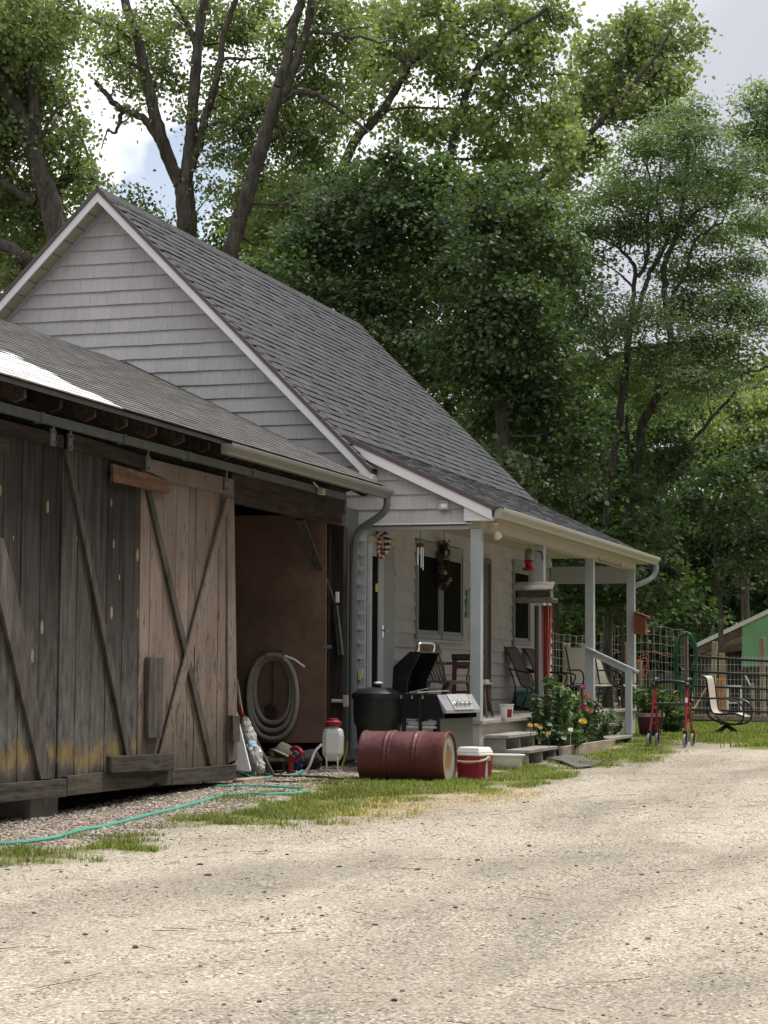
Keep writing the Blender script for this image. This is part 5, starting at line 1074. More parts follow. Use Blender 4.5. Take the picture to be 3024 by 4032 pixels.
# local: -x face (wide, towards left), -y face (narrow)
hx, hy = .115, .155
def tap(mb, z0, z1, a0, b0, a1, b1, rnd=.5): A = [(-a0, -b0, z0), (a0, -b0, z0), (a0, b0, z0), (-a0, b0, z0)]; B = [(-a1, -b1, z1), (a1, -b1, z1), (a1, b1, z1), (-a1, b1, z1)]; mb.add(A+B, [(3, 2, 1, 0), (4, 5, 6, 7), (0, 1, 5, 4), (1, 2, 6, 5), (2, 3, 7, 6), (3, 0, 4, 7)], rnd)
mb = MB(); tap(mb, 0, .245, hx*.9, hy*.9, hx, hy); mb.box((-hx-.004, -hy*.55, .02), (-hx+.03, hy*.55, .17), .2); mb.build('body', M['coolred'], cl, world=False, bevel=.012, seg=2)
mb = MB(); tap(mb, .245, .275, hx+.008, hy+.008, hx+.008, hy+.008); tap(mb, .275, .335, hx+.004, hy+.004, hx*.84, hy*.86); mb.build('lid', M['white'], cl, world=False, bevel=.012, seg=2)
mb = MB(); mb.tube(catmull([(.02, hy+.014, .235), (-.06, hy+.012, .205), (-hx-.03, hy*.7, .19), (-hx-.04, 0, .185), (-hx-.03, -hy*.7, .19), (-.06, -hy-.012, .205), (.02, -hy-.014, .235)], 5), .013, 8)
for y in (hy+.012, -hy-.012): mb.box((-.01, y-.006, .2), (.05, y+.006, .262))
mb.build('handle', M['cream'], cl, world=False); mb = MB(); mb.box((-.006, -hy-.004, .0), (.012, -hy+.02, .23)); mb.build('seam_strip', M['white'], cl, world=False)
cl.rotation_euler = (0, 0, math.radians(-24))
# wash tub
tc_ = G(1998, 3024); tx, ty = tc_[0]-.02, tc_[1]+.01
tb = thing('wash_tub', 'white oval plastic wash tub standing beside the porch steps', 'tub', (tx, ty, zgz(tx, ty)))
mb = MB(); mb.lathe([(.001, .0), (.155, 0), (.17, .012), (.187, .138), (.188, .142), (.212, .146), (.213, .16), (.205, .164), (.182, .16), (.165, .02), (.001, .015)], (tx, ty, zgz(tx, ty)), 40, sx=.75, cap=False); mb.build('basin', paint('stained_white_plastic', (.82, .81, .80), .45, .06, 6, dirt=((.5, .47, .43), .3)), tb)
mb = MB(); mb.box((tx-.15, ty-.15, zgz(tx, ty)+.07), (tx-.13, ty-.13, zgz(tx, ty)+.11)) if False else None
# rubber mat by the steps
mt = [G(2155, 2993), G(2215, 2984), G(2290, 2984), G(2330, 3000), G(2372, 3006), G(2330, 3018), G(2270, 3022), G(2215, 3008)]
mb = MB(); mb.prism([p+np.array([0, 0, .012+.018*(i % 3 == 1)]) for i, p in enumerate(mt)], (0, 0, .012)); tag(mb.build('rubber_mat', paint('grey_rubber', (.115, .107, .11), .8, .2, 14)), 'curling grey rubber mat lying on the gravel before the planter', 'mat')
# ------------------------------------------------------------------ THINGS ON AND AROUND THE PORCH
DK = .462
M['darkframe'] = paint('dark_bronze_frame', (.022, .018, .017), .4, .15, 10)
M['sling'] = paint('brown_sling_fabric', (.10, .075, .062), .8, .12, 30); M['sling_pale'] = paint('beige_sling_fabric', (.46, .43, .36), .8, .08, 30)
def sling_chair(name, label, sling, group, rocker=True):
    t = thing(name, label, 'chair', (0, 0, 0), 0, group); w = .26
    rail = catmull([(-.45, 1.06), (-.40, 1.01), (-.33, .88), (-.22, .62), (-.14, .44), (-.06, .385), (.10, .385), (.36, .41), (.42, .39)], 5)
    mb = MB()
    for s in (-1, 1): mb.tube([(p[0], s*w, p[1]) for p in rail], .014, 7)
    mb.tube([(.36, -w, .40), (.36, w, .40)], .012, 6); mb.tube([(-.14, -w, .43), (-.14, w, .43)], .012, 6); mb.build('frame', M['darkframe'], t, world=False)
    mb = MB(); F = rail[1:-1]
    V = [(p[0], -w+.005, p[1]+.004) for p in F]+[(p[0], w-.005, p[1]+.004) for p in F]+[(p[0], -w+.005, p[1]-.006) for p in F]+[(p[0], w-.005, p[1]-.006) for p in F]; n = len(F)
    mb.add(V, [(i, i+1, n+i+1, n+i) for i in range(n-1)]+[(2*n+i, 3*n+i, 3*n+i+1, 2*n+i+1) for i in range(n-1)]+[(i, 2*n+i, 2*n+i+1, i+1) for i in range(n-1)]+[(n+i, n+i+1, 3*n+i+1, 3*n+i) for i in range(n-1)], .5, True)
    mb.build('sling', sling, t, world=False)
    for s in (-1, 1):
        mb = MB(); y = s*(w+.025)
        if rocker: mb.tube(catmull([(-.36, y, .70), (-.30, y, .68), (-.05, y, .635), (.22, y, .625), (.33, y, .60), (.35, y, .54), (.30, y, .40), (.27, y, .20), (.28, y, .05)], 5), .013, 7)
        else: mb.tube(catmull([(-.28, y, .66), (-.05, y, .66), (.22, y, .66), (.36, y, .62), (.41, y, .52), (.36, y, .42), (.22, y, .385)], 6), .014, 7)
        mb.build('armrest', M['darkframe'], t, world=False)
    for s in (-1, 1):
        mb = MB(); y = s*(w+.02)
        if rocker:
            mb.tube(catmull([(-.33, y, .68), (-.24, y, .42), (-.25, y, .22), (-.32, y, .07)], 5), .013, 7); mb.tube(catmull([(-.50, y, .10), (-.36, y, .045), (-.15, y, .014), (.10, y, .014), (.32, y, .05), (.46, y, .11)], 5), .014, 7); mb.build('rocker', M['darkframe'], t, world=False)
        else:
            mb.tube([(.30, y, .40), (.34, y, 0)], .013, 7); mb.build('leg', M['darkframe'], t, world=False); mb = MB(); mb.tube([(-.15, y, .43), (-.30, y, 0)], .013, 7); mb.build('leg', M['darkframe'], t, world=False)
    return t
FACE = -PI/2
c1 = sling_chair('rocking_chair', 'brown sling rocking chair on the porch nearest the corner post', M['sling'], 'brown rocking chairs on the porch')
c1.location = (30.0, 6.98, DK); c1.rotation_euler = (0, 0, FACE-.12); c1.scale = (.88, .88, .88)
dup(c1, (31.15, 6.98, DK), FACE-.05, 'brown sling rocking chair half hidden behind the second porch post')
c3 = sling_chair('patio_chair', 'beige sling patio chair on the porch just right of the red flag', M['sling_pale'], 'beige patio chairs on the porch', False)
c3.location = (31.9, 6.55, DK); c3.rotation_euler = (0, 0, FACE-.95); c3.scale = (.9, .9, .9)
dup(c3, (32.5, 6.35, DK), FACE-.3, 'beige sling patio chair at the far end of the porch')
# wooden slat-back chair, table and stool behind the grill
M['oldchair'] = wood('worn_brown_chair_wood', (.07, .05, .038), (.20, .155, .12), (12, 12, 2), .7, .2, .3)
p = on(1745, 2690, 0, 24.5); ch = thing('slat_back_chair', 'worn wooden slat-back chair standing on the porch behind the grill', 'chair', (24.5, p[1]-.06, DK), FACE-.42)
mb = MB(); mb.box((-.2, -.23, .42), (.22, .23, .45)); mb.build('seat', M['oldchair'], ch, world=False, bevel=.01)
for fx, fy in ((-.17, -.19), (-.17, .19), (.18, -.19), (.18, .19)): mb = MB(); mb.tube([(fx*.9, fy*.9, .42), (fx*1.05, fy*1.05, .28), (fx*1.2, fy*1.15, 0)], [.019, .026, .015], 8); mb.build('leg', M['oldchair'], ch, world=False)
mb = MB(); mb.prism([(-.325, -.25, .77), (-.335, -.22, .88), (-.335, .22, .88), (-.325, .25, .77)], (.024, 0, 0)); mb.build('top_rail', M['oldchair'], ch, world=False, bevel=.006)
for i in range(7): y = -.2+.0667*i; mb = MB(); mb.tube([(-.18, y*.9, .45), (-.26, y, .62), (-.318, y, .79)], [.012, .018, .012], 6); mb.build('spindle', M['oldchair'], ch, world=False)
for sg in (-1, 1): mb = MB(); mb.tube(catmull([(-.27, sg*.235, .655), (.0, sg*.275, .66), (.16, sg*.265, .655)], 4), .018, 7); mb.tube([(.14, sg*.255, .65), (.12, sg*.21, .45)], .014, 6); mb.build('armrest', M['oldchair'], ch, world=False)
p = on(1820, 2590, 0, 25.6); st = thing('bar_stool', 'dark red framed stool with padded black seat behind the corner post', 'stool', (25.7, p[1]-.05, DK), .2)
mb = MB(); mb.box((-.2, -.2, .70), (.2, .2, .78)); mb.build('seat', paint('black_vinyl', (.015, .014, .015), .35), st, world=False, bevel=.02, seg=2)
M['maroon'] = paint('maroon_stool_wood', (.10, .025, .018), .5, .15, 8)
for fx, fy in ((-.17, -.17), (-.17, .17), (.17, -.17), (.17, .17)): mb = MB(); mb.bar((fx, fy, .70), (fx*1.1, fy*1.1, 0), .035, .035); mb.build('leg', M['maroon'], st, world=False)
mb = MB()
for a in (-.17, .17):
    mb.bar((a, -.17, .62), (a, .17, .62), .05, .025, (1, 0, 0)); mb.bar((-.17, a, .62), (.17, a, .62), .05, .025, (0, 1, 0)); mb.bar((a, -.18, .3), (a, .18, .3), .03, .02, (1, 0, 0)); mb.bar((-.18, a, .3), (.18, a, .3), .03, .02, (0, 1, 0))
mb.build('apron', M['maroon'], st, world=False)
p = on(1880, 2683, 0, 24.9); tb_ = thing('side_table', 'low table with pale scuffed top and turned legs beside the corner post', 'table', (24.95, p[1]+.16, DK), .1)
mb = MB(); mb.box((-.22, -.3, .40), (.22, .3, .425)); mb.box((-.2, -.28, .425), (.12, -.1, .46), .9); mb.build('tabletop', paint('scuffed_pale_paint', (.52, .48, .40), .6, .15, 10, dirt=((.2, .16, .12), .6)), tb_, world=False, bevel=.004)
for fx, fy in ((-.17, -.24), (-.17, .24), (.17, -.24), (.17, .24)): mb = MB(); mb.tube([(fx, fy, .40), (fx*1.05, fy*1.05, .32), (fx*1.2, fy*1.12, .16), (fx*1.4, fy*1.25, 0)], [.016, .028, .018, .014], 8); mb.build('leg', M['oldchair'], tb_, world=False)
p = on(1718, 2660, 0, 23.9); mb = MB(); mb.lathe([(.001, 0), (.035, .005), (.045, .05), (.03, .10), (.012, .15), (.010, .18), (.001, .185)], (23.9, p[1], p[2]-.06), 18, cap=False); mb.box((23.86, p[1]-.08, DK), (24.0, p[1]+.08, p[2]-.06)) if False else None
# storage tubs under the rocking chairs
p = on(2030, 2725, 0, 28.6); mb = MB(); mb.box((30.4, 7.0, DK), (30.85, 7.36, DK+.25)); q = mb.build('storage_tub', paint('teal_tub_plastic', (.18, .36, .33), .4, .15, 5), bevel=.02); tag(q, 'teal plastic storage tub under the rocking chairs against the wall', 'tub')
mb = MB(); mb.box((30.38, 6.98, DK+.252), (30.87, 7.38, DK+.29)); l = mb.build('lid', paint('pale_blue_lid', (.30, .45, .55), .4), bevel=.008); l.parent = q; l.location = Vector(l.location)-Vector(q.location)
# bucket on the deck edge
p = on(1998, 2831, 2, DK); bk = thing('paint_bucket', 'small white bucket with dark red label on the edge of the deck', 'bucket', (p[0], p[1]+.01, DK))
mb = MB(); prb = [(.001, .0), (.060, .0), (.064, .01), (.083, .165), (.088, .167), (.088, .175), (.081, .175), (.062, .015), (.001, .012)]; mb.lathe(prb, bk.location, 28, cap=False); mb.build('body', M['white'], bk)
mb = MB(); a0 = math.atan2(-.35, -.94)-.02
for i in range(8):
    A = [a0+.0+(i+k)*.115 for k in (0, 1)]; q = []
    for z in (.018, .115):
        r = .064+(.083-.064)*(z-.01)/.155+.0025
        q.append([(bk.location[0]+r*math.cos(a), bk.location[1]+r*math.sin(a), DK+z) for a in A])
    mb.add(q[0]+q[1], [(0, 1, 3, 2)], .5)
mb.build('label', paint('dark_red_label', (.20, .018, .025), .5), bk)
mb = MB(); mb.tube(catmull([(bk.location[0]+.02, bk.location[1]+.088, DK+.165), (bk.location[0]-.085, bk.location[1]+.03, DK+.16), (bk.location[0]-.085, bk.location[1]-.05, DK+.155), (bk.location[0]+.0, bk.location[1]-.09, DK+.165)], 5), .003, 5); mb.build('handle', M['galv'], bk)
# flag wreath hanging inside the porch beam
wc = on(1506, 2138, 0, 23.5); wr = thing('flag_wreath', 'round wreath of red, white and dark starred bunting hanging under the porch beam', 'wreath', (23.5, wc[1], wc[2]-.19))
col3 = [paint('wreath_white', (.62, .60, .58), .7), paint('wreath_red', (.26, .02, .03), .7), paint('wreath_navy', (.018, .02, .045), .7)]
mbs = [MB(), MB(), MB()]; nw = 26
for i in range(nw):
    a = 2*PI*i/nw+PI/2; navy = PI*.5 < a % (2*PI) < PI*1.25; k = (2 if i % 2 else 0) if navy else (1 if i % 2 else 0)
    cy, cz = wc[1]+.065*math.cos(a)*.9, wc[2]+.145*math.sin(a)
    for j in range(4):
        b = j*PI/2+i; mbs[k].ball((23.5+.03*math.cos(b), cy+.026*math.sin(b)*abs(math.cos(a)+.2), cz+.026*math.sin(b)*math.sin(a)), .026, 8)
for m_, n_, mt_ in zip(mbs, ('white_bunting', 'red_bunting', 'navy_bunting'), col3): m_.build(n_, mt_, wr)
mb = MB(); mb.tube([(23.5, wc[1], wc[2]+.16), (23.4, wc[1], 2.86)], .004, 5); mb.build('hanger', M['darkframe'], wr)
# dried flower wreath, wind chime, plaque
wc = on(1748, 2225, 1, YW-.10); wr = thing('dried_flower_wreath', 'dark dried-flower wreath with pale blooms hanging between the two windows', 'wreath', (wc[0], wc[1], wc[2]-.3))
LV = Leaves(); n = 420; a = RNG.uniform(0, 2*PI, n); C = np.column_stack([wc[0]+.16*np.cos(a)+RNG.normal(0, .04, n), wc[1]+RNG.normal(0, .03, n), wc[2]+.25*np.sin(a)+RNG.normal(0, .05, n)])
V, F = leaf_arrays(C, unit(RNG.normal(size=(n, 3))), RNG.uniform(.04, .10, n), .35); LV.add(V, F, np.repeat(RNG.random(n), 2)); o = LV.build('dry_leaves', leaf_mat('dry_wreath_leaves', [(0, (.02, .018, .012)), (1, (.09, .075, .045))], .2), wr)
me = o.data; v = np.empty(len(me.vertices)*3, np.float32); me.vertices.foreach_get('co', v); v = v.reshape(-1, 3)-np.array(wr.location, np.float32); me.vertices.foreach_set('co', v.ravel())
mb = MB()
for a in (.6, 1.4, 2.4, 3.6, 4.6, 5.4): mb.ball((wc[0]+.15*math.cos(a), wc[1]-.05, wc[2]+.24*math.sin(a)), .032, 10)
mb.build('bloom', paint('straw_blooms', (.36, .28, .17), .8), wr); mb = MB(); mb.tube([(wc[0], wc[1], wc[2]+.25), (wc[0], wc[1], 2.86)], .004, 5); mb.build('hanger', M['darkframe'], wr)
wc = on(1655, 2155, 1, 7.15); wr = thing('wind_chime', 'small wind chime with metal tubes hanging before the left window', 'wind chime', (wc[0], wc[1], wc[2]-.3))
mb = MB(); mb.lathe([(.001, .0), (.05, .0), (.05, .03), (.03, .05), (.001, .052)], (wc[0], wc[1], wc[2]), 14, cap=False); mb.tube([(wc[0], wc[1], wc[2]+.05), (wc[0], wc[1], 2.86)], .004, 5); mb.build('cap', M['brownwood'], wr)
for i in range(5): a = i*1.257; mb = MB(); mb.tube([(wc[0]+.035*math.cos(a), wc[1]+.035*math.sin(a), wc[2]), (wc[0]+.035*math.cos(a), wc[1]+.035*math.sin(a), wc[2]-.16-.03*i)], .007, 6); mb.build('chime_tube', M['chrome'], wr)
mb = MB(); mb.box((27.62, YW-.045, 1.76), (27.90, YW-.018, 2.13)); pl = mb.build('wall_plaque', paint('teal_plaque', (.14, .25, .25), .6, .45, 9, dirt=((.40, .46, .42), .7)), bevel=.006); tag(pl, 'weathered teal plaque on the porch wall left of the corner post', 'plaque')
# hummingbird feeder
wc = on(2082, 2212, 1, 6.3); hf = thing('hummingbird_feeder', 'red hummingbird feeder with clear bottle hanging beside the second post', 'bird feeder', (wc[0], wc[1], wc[2]-.12))
mb = MB(); mb.lathe([(.001, -.12), (.07, -.12), (.085, -.105), (.09, -.09), (.05, -.075), (.045, -.03), (.065, .0), (.06, .02), (.001, .02)], wc, 20, cap=False); mb.build('base', paint('clear_red_plastic', (.45, .012, .03), .25), hf)
mb = MB(); mb.lathe([(.045, .02), (.055, .05), (.055, .14), (.03, .17), (.001, .175)], wc, 18, cap=False); mb.tube([(wc[0], wc[1], wc[2]+.17), (wc[0], wc[1], 2.84)], .004, 5); mb.build('bottle', paint('dull_clear_bottle', (.30, .28, .22), .15), hf)
mb = MB(); p0 = on(2124, 2172, 0, 26.40); mb.tube(catmull([(26.40, p0[1]+.03, p0[2]), (26.36, p0[1], p0[2]), (26.34, p0[1]-.04, p0[2]-.02), (26.34, p0[1]-.06, p0[2]-.12)], 5), .008, 6); tag(mb.build('wall_hook', M['black']), 'black iron hook on the second porch post', 'hook')
mb = MB(); p0 = on(2098, 2250, 0, 26.38)
for i in range(3): mb.tube(catmull([(26.38, p0[1], p0[2]-.06*i), (26.37, p0[1]+.015, p0[2]-.03-.06*i), (26.38, p0[1], p0[2]-.06-.06*i)], 4), .005, 5)
tag(mb.build('hanging_chain', M['black']), 'short black chain hanging at the second porch post', 'chain')
# bird feeder table on its pole, red flag
fx = 25.55; zf = zgz(fx, 5.3)
pa = on(2113, 2385, 0, fx); pole_y = pa[1]
bf = thing('bird_feeder', 'weathered wooden bird feeder house on a brown metal pole before the porch', 'bird feeder', (fx, pole_y, zf))
mb = MB(); mb.tube([(fx, pole_y, zf-.02), (fx, pole_y, pa[2])], .026, 10); mb.build('pole', paint('rusty_brown_pole', (.055, .028, .024), .55, .2, 14), bf)
A, B = on(2036, 2370, 0, fx), on(2185, 2370, 0, fx); yl, yr, zt = A[1], B[1], A[2]
M['feederwood'] = wood('grey_feeder_wood', (.09, .08, .07), (.25, .225, .195), (12, 1.5, 12), .85, .25, .5)
mb = MB(); mb.box((fx-.13, yr, zt), (fx+.13, yl, zt+.02)); mb.box((fx-.14, yr, zt-.01), (fx-.12, yl, zt+.05)); mb.box((fx+.12, yr, zt-.01), (fx+.14, yl, zt+.05)); mb.box((fx-.12, yr, zt-.01), (fx+.12, yr+.018, zt+.045)); mb.box((fx-.12, yl-.018, zt-.01), (fx+.12, yl, zt+.045)); mb.build('tray', M['feederwood'], bf, bevel=.002)
mb = MB(); ya, yb = yr+.035, yl-.03
for y in (ya, yb-.02): mb.prism([(fx-.07, y, zt+.02), (fx-.08, y, zt+.13), (fx, y, zt+.20), (fx+.08, y, zt+.13), (fx+.07, y, zt+.02)], (0, .02, 0))
mb.box((fx-.05, ya+.02, zt+.03), (fx-.045, yb-.02, zt+.13)); mb.build('house', M['feederwood'], bf, bevel=.002)
mb = MB()
for s in (-1, 1): mb.prism([(fx, yr-.0, zt+.235), (fx, yl+.01, zt+.235), (fx+s*.15, yl+.01, zt+.135), (fx+s*.15, yr, zt+.135)], (0, 0, .018))
mb.build('roof', M['feederwood'], bf, bevel=.002)
fl = []
for k_, (py, wl, wr_) in enumerate([(2384, 2132, 2172), (2420, 2134, 2172), (2500, 2134, 2170), (2600, 2136, 2166), (2680, 2140, 2163), (2740, 2144, 2158), (2775, 2148, 2153)]): fl.append((on(wl, py, 0, 25.62), on(wr_, py, 0, 25.62)))
M['flagred'] = None
def flag_mat():
    m = N('red_flag_cloth'); u = m.attr('rnd'); n = m.noise(m.coord((30, 30, 2)), 1, 4)
    col = m.ramp(u, [(0, (.26, .045, .028)), (.5, (.36, .06, .035)), (1, (.50, .42, .38))]); m.t.nodes[-1]
    for nd in m.t.nodes:
        if nd.type == 'VALTORGB': nd.color_ramp.interpolation = 'CONSTANT'; nd.color_ramp.elements[2].position = .9
    return m.done(m.mix(1.0, col, m.mr(n, .3, .7, .7, 1.3), 'MULTIPLY'), .5, .4)
mb = MB(); K = 21
for (la, ra), (lb, rb_) in zip(fl, fl[1:]):
    def row(l, r): return [l+(r-l)*i/K+np.array([-.035*abs(math.sin(i*PI/3.5))-.01*(i % 2), 0, 0]) for i in range(K+1)]
    A, B = row(la, ra), row(lb, rb_)
    for i in range(K):
        c = .95 if i in (3, 8, 15) else (.6 if i % 4 < 2 else .2)
        mb.add([A[i], A[i+1], B[i+1], B[i]], [(0, 1, 2, 3)], c, True); mb.add([a+np.array([.03, 0, 0]) for a in (A[i], A[i+1], B[i+1], B[i])], [(3, 2, 1, 0)], c, True)
fo = mb.build('furled_flag', flag_mat()); tag(fo, 'furled red cloth flag with thin white stripes hanging below the wooden bird feeder', 'flag')
# red bird house on the last post
p = on(2497, 2455, 0, 32.80); bh = thing('birdhouse', 'rust red birdhouse with slanted lid fixed to the last porch post', 'birdhouse', (32.8, p[1], on(2497, 2497, 0, 32.8)[2]))
M['rustred'] = wood('rust_red_stain', (.16, .045, .022), (.30, .095, .05), (10, 10, 1.5), .7, .15, .3)
a, b = on(2497, 2497, 0, 32.72), on(2540, 2430, 0, 32.72)
mb = MB(); mb.prism([(32.72, a[1], a[2]), (32.72, b[1], a[2]), (32.72, b[1], b[2]), (32.72, a[1], b[2]+.075)], (.17, 0, 0)); mb.tube([(32.72, (a[1]+b[1])/2, (a[2]+b[2])/2), (32.716, (a[1]+b[1])/2, (a[2]+b[2])/2)], .018, 12, .0); mb.build('box', M['rustred'], bh, bevel=.003)
mb = MB(); mb.prism([(32.69, a[1]+.0, b[2]+.078), (32.69, b[1]-.055, b[2]-.008), (32.69, b[1]-.055, b[2]+.008), (32.69, a[1], b[2]+.095)], (.23, 0, 0)); mb.build('roof', M['rustred'], bh, bevel=.002)
# ------------------------------------------------------------------ FLOWER BED
mb = MB(); y0 = 5.40
mb.box((24.70, y0, -.03), (28.05, y0+.045, .125)); pb = mb.build('planter_box', M['planter'], bevel=.005); tag(pb, 'pale plank edging along the front of the flower bed', 'planter')
mb = MB(); mb.box((24.72, y0+.045, .0), (28.0, 6.02, .085)); s_ = mb.build('soil', paint('bed_soil', (.05, .036, .026), .95, .3, 20)); s_.parent = pb; s_.location = Vector(s_.location)-Vector(pb.location)
M['zinnia'] = leaf_mat('zinnia_leaves', [(0, (.045, .085, .035)), (.45, (.08, .14, .060)), (.8, (.125, .19, .09)), (1, (.21, .26, .15))], .35, .5, .35)
M['stem'] = paint('green_stems', (.07, .10, .035), .6, .15, 12)
def bush(name, label, c, r, h, n, size, mat, cat='plant', flowers=(), style=.55, group=None, stems=9):
    root = thing(name, label, cat, c, group=group); mb = MB(); C = []; NR = []
    for i in range(stems):
        a = RNG.uniform(0, 2*PI); q = RNG.random()**.5; tip = np.array([c[0]+r*q*math.cos(a), c[1]+r*q*math.sin(a), c[2]+h*RNG.uniform(.65, 1.0)*(1-.35*q*q)]); b = np.array([c[0]+.25*r*q*math.cos(a), c[1]+.25*r*q*math.sin(a), c[2]])
        P = catmull([b, (b+tip)/2+np.array([.1*r*math.cos(a), .1*r*math.sin(a), 0]), tip], 4); mb.tube(P, list(np.linspace(.007, .003, len(P))), 5)
        for j in range(int(n/stems)):
            t = RNG.random()**.75; p = P[min(len(P)-1, int(t*len(P)))]; o = unit(RNG.normal(size=3)); C.append(p+o*np.array([.3, .3, .18])*r*RNG.uniform(.15, .8)); NR.append(unit(o*.6+np.array([0, 0, .7])+RNG.normal(0, .35, 3)))
    mb.build('stems', M['stem'], root)
    C, NR = np.array(C), np.array(NR); k = C[:, 2] > c[2]+.01; C, NR = C[k], NR[k]; V, F = leaf_arrays(C, NR, size*RNG.uniform(.6, 1.35, len(C)), style, .1)
    o = np_mesh('foliage', V-np.array(c, float), F, mat, {'rnd': ('FACE', np.repeat(np.clip(RNG.normal(.5, .24, len(C)), 0, 1), 2))}, parent=root)
    for p, col, fr in flowers: flower(root, p, col, fr)
    return root
FM = {}
def flower(root, p, col, fr):
    if col not in FM: FM[col] = paint('petal_%d' % len(FM), col, .6, .2, 30)
    mb = MB(); p0_ = Vector(p); p = Vector((0, 0, 0)); QF = Vector((-.85+random.uniform(-.2, .2), -.3+random.uniform(-.3, .3), .75)).to_track_quat('Z', 'Y').to_matrix()
    for ring, (k, rad, tilt) in enumerate(((12, fr, .15), (10, fr*.78, .5), (8, fr*.5, .9))):
        for i in range(k):
            a = 2*PI*i/k+ring*.3; d = Vector((math.cos(a), math.sin(a), 0)); s = Vector((-d.y, d.x, 0)); up = Vector((0, 0, 1)); w = rad*.32; e = d*math.cos(tilt)+up*math.sin(tilt)
            q = [p, p+e*rad*.6+s*w, p+e*rad, p+e*rad*.6-s*w]; mb.add(q+[v-up*.003 for v in q], [(0, 1, 2, 3), (7, 6, 5, 4), (0, 4, 5, 1), (1, 5, 6, 2), (2, 6, 7, 3), (3, 7, 4, 0)])
    mb.ball(p+Vector((0, 0, fr*.12)), fr*.3, 8); mb.v = [tuple(QF @ Vector(v)+p0_) for v in mb.v]; p = p0_; mb.build('flower', FM[col], root)
    mb = MB(); mb.tube([p-Vector((0, 0, .005)), p-Vector((.01, .01, .16))], .004, 5); mb.build('flower_stem', M['stem'], root)
FY = 5.72
fp = lambda px, py, y=FY-.22: on(px, py, 1, y)
G_Z = 'zinnias in the flower bed'
fx_ = lambda px, py, x: on(px, py, 0, x)
bush('zinnia_plant', 'bushy zinnia nearest the steps with no open flowers beneath the red flag', (25.4, 5.76, .085), .38, .92, 900, .085, M['zinnia'], group=G_Z)
bush('zinnia_plant', 'flowerless leafy zinnia just behind the white plant tag', (26.1, 5.74, .085), .34, .80, 760, .085, M['zinnia'], group=G_Z)
bush('zinnia_plant', 'zinnia with a large yellow bloom low on its right side', (26.8, 5.66, .085), .34, .62, 720, .085, M['zinnia'], flowers=[(fx_(2294, 2841, 26.42), (.62, .36, .02), .058)], group=G_Z)
bush('zinnia_plant', 'tall zinnia with one purple and one orange bloom at its top', (27.3, 5.72, .085), .34, .76, 640, .085, M['zinnia'], flowers=[(fx_(2299, 2706, 26.95), (.22, .03, .14), .048), (fx_(2308, 2735, 26.95), (.45, .09, .02), .045)], group=G_Z)
bush('zinnia_plant', 'zinnia with crimson and rusty blooms at the far end of the planter', (27.72, 5.62, .085), .30, .58, 560, .08, M['zinnia'], flowers=[(fx_(2296, 2785, 26.9), (.20, .012, .02), .058), (fx_(2322, 2800, 26.9), (.24, .08, .03), .05)], group=G_Z)
yel = (.50, .32, .08)
bush('begonia_plant', 'low round begonia with small yellow flowers at the planter corner', (24.92, 5.62, .085), .20, .34, 230, .085, leaf_mat('begonia_leaves', [(0, (.03, .055, .025)), (1, (.085, .14, .06))], .2, .4, .4), flowers=[(on(2088, 2856, 1, 5.5), yel, .034), (on(2112, 2856, 1, 5.55), yel, .03), (on(2128, 2866, 1, 5.5), yel, .028)], style=.9)
bush('trailing_plant', 'low trailing plant with small yellow flowers spilling over the planter plank', (25.5, 5.46, .09), .26, .26, 330, .06, M['zinnia'], flowers=[(on(2160, 2888, 1, 5.38), yel, .03), (on(2273, 2915, 1, 5.36), yel, .025)], style=.6)
p = on(2247, 2876, 1, 5.42); mb = MB(); mb.prism([on(2236, 2868, 1, 5.42), on(2250, 2865, 1, 5.42), on(2257, 2868, 1, 5.42), on(2254, 2882, 1, 5.42), on(2238, 2878, 1, 5.42)], (0, .004, 0)); mb.tube([p, (p[0], 5.425, .08)], .003, 5); tag(mb.build('plant_tag', M['white']), 'white plastic plant tag standing among the zinnias', 'tag')
# purple pot with its bush
pp_ = G(2560, 2903); px_, py_ = float(pp_[0]), float(pp_[1]); zp = zgz(px_, py_)
pot = thing('flower_pot', 'large purple plastic pot with pale rim beside the far end of the porch', 'pot', (px_, py_, zp))
mb = MB(); mb.lathe([(.001, 0), (.15, 0), (.16, .01), (.20, .30), (.205, .31)], (px_, py_, zp), 32, cap=False); mb.build('body', paint('dark_purple_plastic', (.06, .018, .045), .4, .12, 6), pot)
mb = MB(); mb.lathe([(.205, .31), (.225, .312), (.225, .37), (.205, .372), (.20, .34), (.001, .335)], (px_, py_, zp), 32, cap=False); mb.build('rim', paint('faded_pink_rim', (.30, .22, .22), .5), pot)
M['shrub'] = leaf_mat('shrub_leaves', [(0, (.035, .07, .022)), (.5, (.06, .115, .035)), (1, (.12, .18, .06))], .4)
bush('potted_shrub', 'dense green shrub growing in the purple pot', (px_+.05, py_+.06, zp+.34), .36, .55, 950, .085, M['shrub'], 'shrub', stems=16)
bush('lawn_shrub', 'rounded dark shrub on the lawn just behind the walker', (34.0, on(2642, 2800, 0, 34.0)[1], zgz(34, 5.3)), .34, .66, 1100, .09, M['shrub'], 'shrub', stems=18)
bush('creeping_plant', 'shadowed greenery filling the gap below the far porch steps', (30.4, 6.0, zgz(30, 5.9)), .30, .45, 600, .08, M['zinnia'], 'plant', stems=14)

